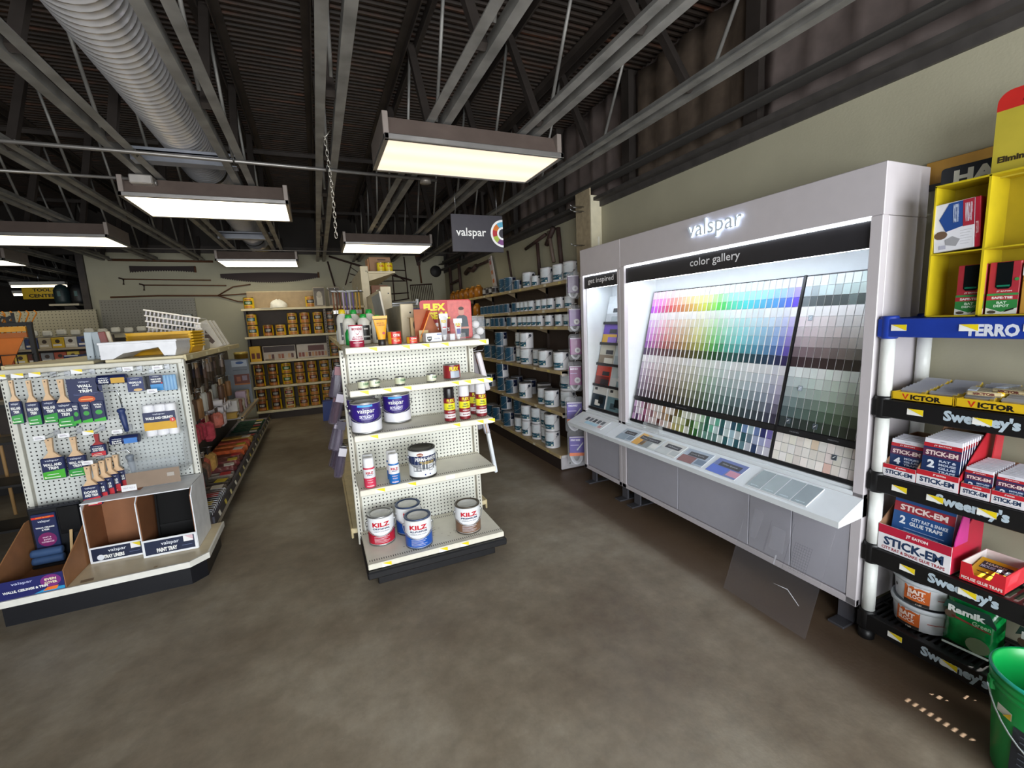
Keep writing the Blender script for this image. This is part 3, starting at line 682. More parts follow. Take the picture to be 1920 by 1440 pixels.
# clear tray with two tubes
t = thing('tube_tray', 'clear plastic tray holding sealant tubes, right on the top shelf', 'tray', (.795, 2.81, Z1), .03)
CLR = 'eef2f4 r.08 t.93 n0'
b = MB()
for q in ((-.085, .085, -.035, -.033, 0, .045), (-.085, .085, .033, .035, 0, .045), (-.085, -.083, -.035, .035, 0, .045), (.083, .085, -.035, .035, 0, .045), (-.085, .085, -.035, .035, 0, .003)): b.box(*q, CLR)
b.box(-.02, .012, -.0365, -.0355, .003, .043, 'c8c8cc r.3'); b.build('tray_body', t)
for i, (x, hh) in enumerate(((-.045, .17), (.048, .135))):
    tt = thing('sealant_tube', ('taller clear sealant tube standing in the clear tray', 'shorter yellow labelled sealant tube standing in the clear tray')[i], 'tube', (.795+x, 2.81, Z1+.004))
    b = MB(); b.lathe([(.008, 0), (.012, .01), (.012, .02)], 'e8e8ea r.4', 14); b.build('cap', tt)
    b = MB(); vs = []; fs = []
    for j in range(5):
        u = j/4
        for q in range(12): a = 2*pi*q/12; vs.append(((.016+.012*u)*cos(a), (.014*(1-u)+.0015)*sin(a), .02+(hh-.03)*u))
    for j in range(4):
        for q in range(12): fs.append((j*12+q, j*12+(q+1) % 12, (j+1)*12+(q+1) % 12, (j+1)*12+q))
    b.add(vs, fs, 'c9c6c8 r.25' if i == 0 else 'dcd8d8 r.3', True); b.box(-.029, .029, -.002, .002, hh-.03, hh, 'e8e6e6 r.4')
    P = Pn(b, (0, -.0155, .02), (1, 0, 0), (0, .10, 1)); P.text('FLEX', 0, (hh-.03)*.72, .034, .018, 'd8c018 r.4', 2, .05); P.rect(-.012, .015, .012, .05, '5a5a90 r.4' if i else '8a8890 r.4', 2); P.rect(-.012, .06, .012, .066, 'c02830 r.4', 3)
    b.build('tube_body', tt)
# red backer card
t = thing('backer_card', 'red rounded display card with yellow and white lettering at back of the top', 'display card', (.815, 2.965, Z1), .03)
b = MB(); pts = []
for cx_, cz_, a0 in ((.16, .022, -90), (.16, .248, 0), (-.16, .248, 90), (-.16, .022, 180)):
    for i in range(5): a = radians(a0+i*22.5); pts.append((cx_+.02*cos(a), cz_+.02*sin(a)))
b.prism(pts, 'y', 0, .004, 'b8242e r.4'); P = Pn(b, (0, 0, 0))
P.poly([(.01, .262), (.16, .262), (.175, .25), (.175, .01), (.01, .01)], 'cf6a66 r.45 n.12 s40', 1)
P.poly([(-.175, .06), (-.05, .0), (.02, .004), (.02, .16), (-.175, .16)], '8f1722 r.4', 1)
P.text('FLEX', -.08, .222, .15, .048, 'e8d418 r.4', 2, .06); P.text('SEAL', -.05, .165, .15, .048, 'e8d418 r.4', 2, .06); P.text('FAMILY OF', -.06, .105, .12, .025, WHITE, 2, .04); P.text('PRODUCTS', -.05, .07, .13, .025, WHITE, 2, .04)
# printed figure in a dark jacket
P.disc(.105, .185, .022, 'c48a7c r.5', 2, 14, .028); P.poly([(.06, .075), (.07, .15), (.09, .162), (.125, .162), (.145, .15), (.155, .075)], '50585e r.5', 2); P.poly([(.06, .068), (.155, .068), (.15, .012), (.066, .012)], '3a4248 r.5', 2); P.rect(.055, .068, .16, .082, 'c48a7c r.5', 3); P.disc(.105, .207, .02, '4a3a34 r.5', 3, 12, .012)
b.build('card', t)
b = MB(); b.box(-.1, .1, .006, .05, 0, .004, 'b8242e r.5'); b.build('foot', t)
# opened cardboard display box
t = thing('display_carton', 'opened orange and brown cardboard display carton left of the red card', 'carton', (.66, 2.93, Z1), .1)
b = MB(); b.prism([(-.075, .21), (.02, .21), (.09, .06), (.09, 0), (-.075, 0)], 'y', .0, .003, 'a8603c r.6'); b.box(-.075, .09, -.07, 0, 0, .004, 'b07048 r.6'); b.prism([(-.07, .06), (0, .21), (0, 0), (-.07, 0)], 'x', .087, .09, 'b07048 r.6'); b.build('carton_body', t)
b = MB(); M = Matrix.Translation((-.078, -.002, 0)) @ Matrix.Rotation(.42, 4, 'Y')
b.box(0, .004, -.07, 0, 0, .22, 'e0521c r.5', M=M); b.box(-.001, .005, -.074, -.07, .02, .2, 'e88a2c r.5', M=M); b.v = [(x+.0, y, z) for x, y, z in b.v]; b.build('side_flap', t)
b = MB(); b.box(-.072, -.01, -.073, -.07, 0, .075, 'c0a878 r.6'); P = Pn(b, (0, -.073, 0)); P.disc(-.05, .045, .012, '4a4238 r.6', 1); b.build('front_lip', t)
t = thing('kraft_carton', 'narrow folded kraft carton standing right of the tan post', 'carton', (.597, 2.985, Z1), .05)
b = MB(); b.box(-.03, .045, -.02, .02, 0, .16, 'b89a6c r.6', .002); P = Pn(b, (0, -.02, 0)); P.disc(-.0, .11, .014, '3a342c r.6', 1, 12, .03); P.disc(.02, .05, .012, '5a4a38 r.6', 1); b.build('carton_body', t)
b = MB(); b.box(-.03, .045, .018, .06, .158, .161, 'c4a87a r.6'); b.build('open_flap', t)
# white jugs with green lids
def jug(label, loc, h=.20, r=.036, cap='1f9a3c', band='1e1c1c', group='jugs on top of the middle island'):
    t = thing('glue_jug', label, 'jug', loc, .25, group)
    b = MB(); b.lathe([(r*.9, 0), (r, .005), (r, h*.72), (r*.85, h*.82), (r*.42, h*.88), (r*.42, h*.9)], 'dcd8cc r.35', 20); P = Pn(b, (0, 0, 0), bend=r+.0005); P.rect(-.75*r, h*.12, .75*r, h*.62, band+' r.4', 1); P.rect(-.6*r, h*.22, .6*r, h*.27, 'c8c8c4 r.4', 2); P.rect(-.4*r, h*.48, .3*r, h*.53, 'd8d4cc r.4', 2); b.build('bottle', t)
    b = MB(); b.lathe([(r*.55, h*.88), (r*.58, h*.9), (r*.5, h), (0, h)], cap+' r.4', 16); b.build('cap', t)
    b = MB(); b.tube([(r*.7, 0, h*.8), (r*1.15, 0, h*.74), (r*1.15, 0, h*.55), (r*.95, 0, h*.46)], .006, 'dcd8cc r.35', 7); b.build('handle', t)
for i, (x, y, hh, c, lb) in enumerate(((.20, 3.20, .2, '1f9a3c', 'left of the row behind the resin can'), (.295, 3.20, .2, '1f9a3c', 'second of the row behind the resin can'), (.385, 3.20, .19, '1f9a3c', 'third of the row, just left of the yellow tube'), (.245, 3.34, .235, '1f9a3c', 'taller, in the second row, left of centre'), (.35, 3.34, .235, '1f9a3c', 'taller, in the second row at right'), (.17, 3.34, .24, 'd8b81c', 'with yellow cap in the second row'))):
    jug(('white jug with green cap, ' if c[0] == '1' else 'white jug ')+lb, (x, y, Z1+.0), hh, .04, c)
for i, (x, y, c, hh) in enumerate(((.185, 3.08, '158a3a', .14), (.175, 3.50, 'b8c0b4', .15), (.165, 3.66, '7a3030', .17), (.17, 3.82, '3a6a5a', .13), (.165, 3.98, 'c8ccc8', .15), (.17, 4.15, '5a6a78', .13))):
    t = thing('squeeze_bottle', ('green', 'pale grey', 'dark red', 'dark green', 'white', 'slate grey')[i]+' small bottle on the left edge of the island top shelf', 'bottle', (x, y, Z1), .2, 'small bottles along the island top')
    b = MB(); b.lathe([(.018, 0), (.022, .004), (.022, hh*.55), (.01, hh*.72), (.01, hh*.76)], c+' r.35', 14); b.build('bottle', t)
    b = MB(); b.lathe([(.011, hh*.74), (.011, hh*.84), (.004, hh), (0, hh)], 'e8e6e0 r.4', 12); b.build('nozzle', t)
# high shelf goods
t = thing('carton', 'brown carton on the small high shelf under a ceiling light', 'carton', (.795, 5.93, 2.241), .05)
b = MB(); b.box(-.13, .13, -.1, .12, 0, .19, '9a7250 r.6', .004); P = Pn(b, (0, -.1, 0)); P.rect(-.03, .15, .07, .165, '5a4030 r.6', 1); P.rect(-.03, .03, .05, .045, '5a4030 r.6', 1); b.build('carton_body', t)
b = MB(); b.box(-.15, -.133, -.06, .1, 0, .1, 'd08a50 r.6', .003); b.box(-.145, -.131, -.08, .1, .0, .17, 'b8845a r.6', .003); b.build('side_carton', t)
for i, (x, y) in enumerate(((.885, 5.72), (.79, 5.72))):
    can('small_can', ('yellow can with dark lid at the edge of the high shelf', 'yellow can half behind another on the high shelf')[i], (x, y, 2.241), 0, .045, .11, d_plain('d8b81c r.4', 'e8d024 r.4', 'OIL', 'c03020 r.4'), handle=False, cat='can', lid='4a2a24 r.4', body='d8b81c r.4')
t = thing('carton', 'brown box hanging on the spine below the high shelf', 'carton', (.735, 5.62, 1.86))
b = MB(); b.box(-.09, .10, -.02, .1, -.02, .21, '7c5138 r.6', .003); b.build('carton_body', t); b = MB(); b.tube([(-.04, -.024, .14), (.07, -.024, .145)], .016, 'e8e0c8 r.3', 10); b.build('label_roll', t)
b = MB(); b.tube([(.66, 4.6, 1.80), (1.0, 4.75, 1.82)], .012, 'd0d2d4 r.3 m.6', 8); b.tube([(.66, 4.6, 1.78), (.98, 4.75, 1.79)], .007, 'd0d2d4 r.3 m.6', 8); b.tube([(.99, 4.75, 1.79), (1.0, 4.75, 1.85)], .016, 'e4e4e4 r.3', 8)
single(b, 'display_bar', 'white metal bar sticking out right from the island spine', 'bar')
for i, (x, c, s) in enumerate(((.70, '1c1a1c', .075), (.80, 'c8962c', .075), (.90, '4a4a50', .06), (.99, '3a2a5c', .07))):
    b = MB(); b.prism([(-s*.6, 0), (-s*.7, -s), (-s*.3, -s*1.6), (s*.4, -s*1.6), (s*.7, -s), (s*.5, 0)], 'y', -.015, .015, c+' r.5'); b.tube([(0, 0, 0), (0, -.0, .03)], .003, STEEL, 5)
    single(b, 'hanging_pack', ('black', 'mustard and black', 'grey', 'dark purple')[i]+' pack hanging from the white bar on the island spine', 'pack', (x, 4.62+i*.045, 1.755), group='packs on the white bar')
# sloping leaflet board in the middle of the spine
b = MB(); M = Matrix.Translation((.50, 3.50, 1.48)) @ Matrix.Rotation(-.12, 4, 'Y'); b.box(-.005, .005, -.02, .5, 0, .36, '9aa0a2 r.5', M=M); b.box(-.006, .006, -.024, -.02, 0, .37, 'c8beac r.5', M=M)
b.prism([(.0, .02), (.3, .02), (.05, .2)], 'x', -.009, -.0055, 'a87058 r.5', M=M)
single(b, 'divider_board', 'thin grey divider board with torn brown corner behind the yellow tube', 'panel')
# brushes in the peg box on the left of the spine
for i in range(9):
    c = ['7a4a2a', '5a3018', '6a3a1c', 'b8a4c4', '5a4a84', 'c0b8cc', '6a5a94', 'b8963c', 'c0943c'][i]
    t = thing('paint_brush', 'hanging paint brush on the island spine, %s from the left, %s handle' % (ORD[i], 'brown' if i < 3 else ('purple and white' if i < 7 else 'golden')), 'brush', (.20+i*.034, 5.35, 1.62), .1, 'brushes on the island spine')
    b = MB(); b.tube([(0, 0, .36), (0, 0, .30), (0, 0, .22), (0, 0, .16)], .0135, c+' r.4', 7, flat=.7); b.build('handle', t)
    b = MB(); b.box(-.016, .016, -.007, .007, .12, .165, 'b4b0ac r.3 m.8', .002); b.build('ferrule', t)
    b = MB(); b.box(-.0165, .0165, -.007, .007, .0, .12, 'a8845a r.7' if i > 2 else '2a1c14 r.7', .003); b.build('bristles', t)
b = MB(); b.box(.18, .51, 5.38, 5.41, 1.985, 2.0, '8a8a8c r.4 m.5'); b.tube([(.19, 5.34, 1.98), (.52, 5.34, 1.98)], .005, STEEL, 6)
for x in (.20, .27, .36, .5): b.tube([(x, 5.40, 1.98), (x-.05, 5.2, 1.99), (x-.055, 5.19, 2.02)], .004, STEEL, 5)
single(b, 'brush_rail', 'metal hook rail holding the brushes on the island spine', 'rail')
# ---------- left pegboard end unit ----------
L0 = thing('shelf_end_unit', 'white pegboard end unit at left hung with paint brushes and rollers', 'shelving unit', (-1.345, 3.75, 0))
w = .455
PEG2 = peg_mat('pegboard_coarse', 'd3d6d2', .0262, .18)
b = MB(); b.box(-w+.03, w-.03, 0, .012, .19, 1.40, PEG2); b.build('pegboard', L0)
b = MB(); b.box(-w+.02, w-.02, .014, .03, .1, 1.42, 'b0aca0 r.6'); b.build('back_panel', L0)
b = MB(); b.box(-w-.01, w+.01, -.02, .04, 1.405, 1.435, 'dcd9cc r.4', .004); b.build('top_rail', L0)
for s in (-1, 1):
    b = MB(); b.box(s*w-.018, s*w+.018, -.014, .035, .1, 1.43, 'd9d8ce r.4', .003)
    P = Pn(b, (s*w+s*.008, -.014, 0))
    for i in range(48): P.rect(-.003, .12+i*.0265, .003, .135+i*.0265, '1c1a18 r.6', 1)
    b.build('upright', L0)
DK = 'd6c7a6 r.35 n.1 s6'
poly = [(-.47, 0), (-.47, -.535), (.46, -.535), (.545, -.45), (.545, .05), (.3, .05), (.3, 0)]
b = MB(); b.prism(poly, 'z', .165, .185, DK)
pl = [(-.478, -.543), (.464, -.543), (.553, -.454), (.553, .05)]
for (x0, y0), (x1, y1) in zip(pl[:-1], pl[1:]):
    d = V((x1-x0, y1-y0, 0)); n = V((-d.y, d.x, 0)).normalized()*.012
    b.prism([(x0, y0), (x1, y1), (x1+n.x, y1+n.y), (x0+n.x, y0+n.y)], 'z', .15, .188, 'e4e2da r.4')
P = Pn(b, (0, 0, .185), (1,0,0), (0,1,0)); P.poly([(-.09, -.47), (-.03, -.465), (-.02, -.50), (-.08, -.505)], '8a765c r.7', 1); P.disc(.28, -.5, .012, 'b09a78 r.7', 1, 8)
b.build('base_deck', L0)
b = MB(); b.prism([(-.45, 0), (-.45, -.46), (.44, -.46), (.515, -.385), (.515, .05), (.3, .05), (.3, 0)], 'z', 0, .15, '16171c r.35'); b.build('plinth', L0)
YH = 3.66
def hook(x, z, n, tagc=None, tz=0):
    """peg hook of the end unit, with its price tag"""
    b = MB()
    for dz in (0, .022): b.tube([(x-1.345*0, -.0, z+dz), (x, -.20+.02*(dz > 0), z+dz*.9)], .0025, 'b9bcc0 r.3 m.9', 6)
    b.box(x-.016, x+.016, -.006, 0, z-.01, z+.03, 'b9bcc0 r.4 m.6', .002)
    o = b.build('peg_hook', L0)
    if tagc:
        b = MB(); P = Pn(b, (x, -.205, z+.022), e=.001); b.box(x-.027, x+.027, -.205, -.2035, z+.008, z+.034, 'f0f0f2 r.35')
        if tagc == 'y': P.poly([(-.02, .012), (.027, -.006), (.027, .012)], 'f0d61c r.4', 1)
        else: P.rect(-.018, -.006, .016, -.003, '9a9aa8 r.5', 1); P.rect(-.018, 0, .01, .003, 'b0a0b0 r.5', 1)
        b.build('price_tag', o)
for x, z, c in ((-.376, 1.385, 'y'), (-.299, 1.385, 'y'), (-.222, 1.385, 'y'), (-.154, 1.38, None), (-.03, 1.385, 'y'), (.111, 1.385, None), (.22, 1.38, 'w'), (.283, 1.355, None), (.372, 1.375, 'w'), (.325, 1.225, 'w'),
                (-.261, 1.0, 'w'), (-.148, 1.0, 'w'), (-.031, 1.0, 'y'), (.11, .985, 'w'), (-.062, .81, 'w')): hook(x, z, 0, c)
def brush(label, x, zt, zb, w, sleeve='2f9a3c', wide=False, y=YH-.02, rz=0, group='brushes hanging on the left end unit', stack=1):
    t = thing('paint_brush', label, 'paint brush', (x, y, zb), rz, group)
    h = zt-zb; sh = h*.52; hw = w*.26
    b = MB(); b.prism([(-hw*.62, h), (hw*.62, h), (hw*.5, h*.82), (hw*.42, h*.66), (w*.42, h*.50), (-w*.42, h*.50), (-hw*.42, h*.66), (-hw*.5, h*.82)], 'y', -.009, .009, 'd8b690 r.45 n.1 s30'); Pn(b, (0, -.009, 0)).disc(0, h*.95, .004, '4a3a2a r.6', 1, 8)
    b.build('handle', t)
    b = MB(); b.box(-w/2, w/2, -.014, .014, 0, sh, NAVY, .005); P = Pn(b, (0, -.014, 0))
    P.poly([(-w/2+.003, .004), (w/2-.003, .004), (w/2-.003, sh*.44), (-w/2+.003, sh*.36)], sleeve+' r.4', 1)
    P.text('valspar', 0, sh*.88, w*.6, sh*.11, 'd8dce8 r.4', 2, .01)
    if sleeve == 'c42a34': P.text('DOORS', 0, sh*.69, w*.72, sh*.13, WHITE, 2, .05); P.text('AND TRIM', 0, sh*.53, w*.72, sh*.13, WHITE, 2, .05)
    else: P.text('WALL AND', 0, sh*.69, w*.78, sh*.13, WHITE, 2, .05); P.text('TRIM', 0, sh*.53, w*.45, sh*.13, WHITE, 2, .05)
    P.rect(-w*.3, sh*.22, w*.2, sh*.25, 'd8e8d8 r.4', 2); P.rect(-w*.36, sh*.08, w*.25, sh*.12, 'e0ecd8 r.4', 2); P.rect(-w*.42, sh*.07, -w*.36, sh*.15, 'f0f0d0 r.4', 2)
    b.build('sleeve', t)
    return t
brush('narrow paint brush in green and navy sleeve, leftmost in the top row', -1.721, 1.376, 1.109, .054, rz=.1)
brush('paint brush in green and navy sleeve, second from left in top row', -1.644, 1.368, 1.09, .064, rz=.05)
brush('paint brush with pale handle, third from left in top row', -1.567, 1.367, 1.094, .070)
brush('broad paint brush, fourth from left beside the brush kit card', -1.497, 1.36, 1.057, .090)
brush('large paint brush in lime and navy sleeve, left of the lower row', -1.606, 1.00, .737, .112, '46b030')
brush('large paint brush, second in lower row, left of the red brush', -1.491, .99, .733, .094)
def bag_of(mbfn, name, label, cat, loc, rz=0, group=None): pass
# brush kit in a clear pack
t = thing('brush_kit', 'clear pack with navy card and three small brushes in the top row', 'brush kit', (-1.384, YH-.01, 1.072))
b = MB(); b.box(-.098, .098, -.016, .02, -.004, .294, 'e8eef2 r.1 t.9 n0', .006); b.build('blister', t)
b = MB(); b.box(-.085, .085, -.018, -.017, .005, .285, NAVY); P = Pn(b, (0, -.018, 0)); P.text('valspar', 0, .262, .055, .013, 'c8cce0 r.4', 2, .01); P.text('WALL', 0, .236, .07, .018, WHITE, 2, .05); P.text('and', 0, .22, .03, .01, WHITE, 2, .03); P.text('TRIM', 0, .203, .065, .018, WHITE, 2, .05); P.disc(0, .15, .042, 'd0541c r.4', 1, 18, .022); P.rect(-.03, .147, .03, .153, 'f0b060 r.4', 2); P.lines(-.06, .06, .187, 2, .008, '6a74a8 r.4')
b.build('card', t)
for i, (x, ww) in enumerate(((-.062, .036), (-.012, .05), (.050, .06))):
    b = MB(); b.box(x-ww/2, x+ww/2, -.026, -.0185, .005, .135, NAVY, .002); P = Pn(b, (x, -.026, 0)); P.text('WALL', 0, .112, ww*.7, .012, WHITE, 2, .04); P.text('TRIM', 0, .095, ww*.5, .011, WHITE, 2, .04); P.disc(0, .062, ww*.3, '3aa040 r.4', 1, 14, .015); P.poly([(-ww/2, .002), (ww/2, .002), (ww/2, .028), (-ww/2, .016)], '38b030 r.4', 1); b.build('small_brush', t)
def roller(label, x, zt, zb, blue, y=YH-.03):
    t = thing('paint_roller', label, 'paint roller', (x, y, zb), 0)
    h = zt-zb; sx = 1
    b = MB(); c = '3a7ac8' if blue else 'c89a28'
    M = Matrix.Translation((-.005 if not blue else .005, 0, h-.035)) @ Matrix.Rotation(pi/2, 4, 'Y')
    b.lathe([(.028, -.075), (.03, -.07), (.03, .07), (.028, .075)], NAVY, 18, M=M); P = Pn(b, (-.005 if not blue else .005, 0, h-.035), (1,0,0), (0,0,1)); P.N = V((0,-1,0)); P.e = .001; P.O = V((P.O.x, -.031, P.O.z))
    P.rect(.0, -.024, .07, .01, c+' r.4', 1); P.text('valspar', -.035, .012, .05, .010, 'd8dce8 r.4', 2, .01); P.text('EASY', -.035, -.002, .05, .010, WHITE, 2, .04); P.text('FRAME', -.035, -.015, .05, .010, WHITE, 2, .04)
    b.build('roller_cover', t)
    b = MB(); b.tube([(-.075, 0, h-.035), (-.088, 0, h-.04), (-.086, 0, h-.10), (-.07, 0, h-.108), (.005, 0, h-.108), (.012, 0, h-.125), (.02, 0, h*.42)], .0045, 'c4c8cc r.2 m1', 8); b.build('wire_frame', t)
    b = MB(); M = Matrix.Translation((.022, 0, 0)) @ Matrix.Rotation(-.08, 4, 'Y'); b.lathe([(.006, 0), (.012, .005), (.015, .05), (.019, .10), (.017, .13), (.024, .142), (.02, .155), (.006, .16)], ('7a828c' if blue else '2c3c6c')+' r.45', 16, M=M); b.build('handle', t)
roller('roller frame with gold and navy sleeve, grip hanging down, top row', -1.234, 1.372, .985, False)
roller('roller frame with blue and navy sleeve, grey grip, lower row', -1.233, .972, .672, True)
# small packs in the top row
def pack(name, label, cat, x, zt, zb, w, fn, y=YH-.02, d=.03, group=None):
    t = thing(name, label, cat, (x, y, zb), 0, group); h = zt-zb
    b = MB(); b.box(-w/2, w/2, -d/2, d/2, 0, h, 'eef2f6 r.12 t.85 n0', .006); b.build('blister', t)
    b = MB(); P = Pn(b, (0, -d/2-.001, 0)); fn(P, w, h, b); b.build('card', t); return t
def f1(P, w, h, b):
    P.rect(-w*.45, .004, w*.45, h-.004, '1e2e64 r.4', 1); P.text('valspar', 0, h*.85, w*.5, h*.09, 'd8dce8 r.4', 2, .01); P.text('WALLS', 0, h*.62, w*.7, h*.14, WHITE, 2, .05); P.text('AND', 0, h*.45, w*.4, h*.1, WHITE, 2, .04); P.disc(.01, h*.14, w*.25, 'd8b070 r.4', 2, 12, h*.09)
pack('mini_roller_pack', 'small navy carded roller pack in the top row right of the gold roller', 'roller pack', -1.125, 1.343, 1.241, .095, f1)
t = thing('foam_roller_pack', 'pack of dark foam mini rollers between two navy packs, top row', 'roller pack', (-1.058, YH-.02, 1.246))
for i in range(3):
    b = MB(); b.lathe([(.007, 0), (.0095, .003), (.0095, .09), (.007, .094)], '3c3e44 r.8', 12, c=(-.02+i*.02, 0, 0)); b.build('foam_roller', t)
def f2(P, w, h, b):
    P.rect(-w*.48, .004, -w*.02, h-.004, NAVY, 1); P.rect(-w*.48, .004, -w*.02, h*.42, '3a90d0 r.4', 2); P.text('valspar', -w*.25, h*.88, w*.25, h*.07, 'd8dce8 r.4', 3, .01); P.text('WALLS AND', -w*.25, h*.72, w*.38, h*.1, WHITE, 3, .05); P.text('CEILINGS', -w*.25, h*.58, w*.34, h*.1, WHITE, 3, .05); P.disc(-w*.06, h*.48, w*.03, 'd83030 r.4', 4, 10)
t = pack('roller_pack', 'pack with pale blue rollers and navy card at the top row end', 'roller pack', -.975, 1.346, 1.235, .150, f2)
for i in range(4):
    b = MB(); b.lathe([(.008, 0), (.0105, .003), (.0105, .10), (.008, .104)], '8cb4d8 r.6', 12, c=(.010+i*.018, -.018, 0)); b.build('roller_cover', t)
t = thing('roller_cover_pack', 'three white roller covers in clear wrap with navy and gold band', 'roller pack', (-1.02, YH-.03, .935))
for i in range(3):
    b = MB(); b.lathe([(.02, 0), (.030, .004), (.031, .01), (.031, .20), (.029, .212), (.013, .214)], 'f2f2f6 r.7', 18, c=(-.062+i*.062, 0, 0)); b.build('roller_cover', t)
b = MB(); b.box(-.088, .088, -.036, -.0325, .045, .165, NAVY); P = Pn(b, (0, -.036, 0)); P.rect(-.088, .045, .088, .098, 'd8a418 r.4', 1); P.text('valspar', 0, .150, .07, .012, 'd8dce8 r.4', 2, .01); P.text('WALLS AND CEILINGS', 0, .125, .15, .018, WHITE, 2, .05); P.disc(.07, .105, .016, 'd83a30 r.4', 2, 12); P.text('3', .07, .105, .008, .014, WHITE, 3, .03); b.build('paper_band', t)
b = MB(); b.box(-.096, .096, -.002, .002, .0, .262, 'f0f4f8 r.1 t.9 n0'); b.build('wrap', t)
# red brushes
t = brush('small red and navy brush between the large brushes and blue roller', -1.374, .992, .845, .078, 'c42a34', y=YH-.02)
t.children[0].data.materials.clear(); t.children[0].data.materials.append(mat('9a2024 r.35')); t.children[0].data.materials.append(mat('4a3a2a r.6'))
for i in range(5):
    brush('red sleeved brush with pale handle, %s of five fanned on the low hook' % ('front', 'second', 'third', 'fourth', 'last')[i] if i else 'front red sleeved brush of the five fanned on the low hook', -1.428+i*.026, .80+i*.006, .540+i*.014, .092, 'c42a34', y=YH-.075+i*.031, group='red brushes on the low hook')
# clear acrylic bin
t = thing('acrylic_bin', 'empty clear acrylic bin hanging at the lower right of the pegboard', 'bin', (-1.10, 3.735, .665))
A = 'c8d0d6 r.06 t.86 n0'
b = MB(); b.box(-.14, .15, -.17, -.166, .02, .13, A); b.box(-.14, .19, -.17, 0, .02, .024, A); b.box(-.14, .19, -.004, 0, .02, .30, A)
for x in (-.14, .186): b.prism([(0, .02), (0, .35), (-.04, .33), (-.17, .19), (-.17, .02)], 'x', x, x+.004, A)
b.build('bin_shell', t)
b = MB(); b.box(-.14, .15, -.172, -.1705, -.05, .055, '8a7664 r.5'); b.build('front_strip', t)
b = MB(); b.box(-.17, -.09, -.178, -.1745, -.06, -.02, 'eeeef0 r.4'); Pn(b, (-.13, -.178, -.04)).text('PAINT PADS 4', 0, 0, .06, .012, 'a8a0b0 r.4', 1, 0); b.build('price_tag', t)
b = MB(); b.box(.08, .12, -.176, -.173, -.0, .025, 'a8a098 r.4'); b.build('sticker', t)
# boxes on the deck
KR = '8a5a3a r.65 n.1 s9'; WB = 'e4e6ea r.5'
def tray_box(label, x0, x1, y0, y1, h, hf, inner, txt, outer=WB, dark=False):
    t = thing('display_box', label, 'display box', ((x0+x1)/2, y0, .187), -.03)
    w = (x1-x0)/2; d = y1-y0
    b = MB(); b.box(-w, w, 0, d, 0, .006, inner)
    b.box(-w, w, d-.006, d, 0, h, outer); b.box(-w+.004, w-.004, d-.011, d-.0065, .006, h-.004, inner)
    for s in (-1, 1):
        b.prism([(0, 0), (d, 0), (d, h), (.06, h), (0, h-.05 if dark else h-.02)], 'x', s*w-.003, s*w+.003, outer); b.prism([(.004, .007), (d-.012, .007), (d-.012, h-.004), (.06, h-.004), (.004, h-.05)], 'x', s*(w-.006)-.002, s*(w-.006)+.002, inner)
    b.box(-w, w, -.004, d if dark else .12, h-.006, h, outer); b.build('carton', t)
    b = MB(); b.box(-w, w, -.005, 0, 0, hf, outer); P = Pn(b, (0, -.005, 0)); P.rect(-w*.92, hf*.12, w*.9, hf*.9, '1a2440 r.4', 1)
    P.text('valspar', 0, hf*.66, w*.66, hf*.26, 'e4e8f0 r.4', 2, .01); P.text(txt, -.02, hf*.32, w*.75, hf*.24, WHITE, 2, .06); P.rect(w*.42, hf*.34, w*.8, hf*.37, '5a6488 r.4', 2)
    if not dark: P.disc(-w*.62, hf*.32, w*.13, 'dfe4ee r.4', 2)
    P.rect(w*.5, hf*.56, w*.86, hf*.9, 'f0eeee r.4', 3); P.poly([(w*.55, hf*.9), (w*.86, hf*.62), (w*.86, hf*.9)], 'e8d030 r.4' if not dark else 'e0c0c8 r.4', 4)
    b.build('front_panel', t); return t
tray_box('empty brown display box for tray liners in the middle of the deck', -1.462, -1.178, 3.49, 3.73, .40, .105, KR, 'TRAY LINERS')
t = tray_box('white display box holding black paint trays at right of the deck', -1.168, -.872, 3.41, 3.73, .42, .115, KR, 'PAINT TRAY', WB, True)
for i in range(2):
    t = thing('paint_tray', 'black paint tray, %s of those standing in the white box' % ('front', 'rear')[i], 'paint tray', (-1.01, 3.60+i*.055, .197), -.03, 'black trays in the white box')
    b = MB(); M = Matrix.Rotation(-.12, 4, 'X'); b.box(-.12, .12, 0, .006, 0, .36, '050506 r.95', .002, M=M); b.box(-.12, -.11, -.02, .0, 0, .36, '050506 r.95', 0, M=M); b.box(.11, .12, -.02, .0, 0, .36, '050506 r.95', 0, M=M); b.box(-.12, .12, -.05, .0, 0, .014, '050506 r.95', 0, M=M); b.box(-.11, .11, -.010, -.001, .11, .125, '0a0a0c r.9', 0, M=M); b.build('tray_body', t)
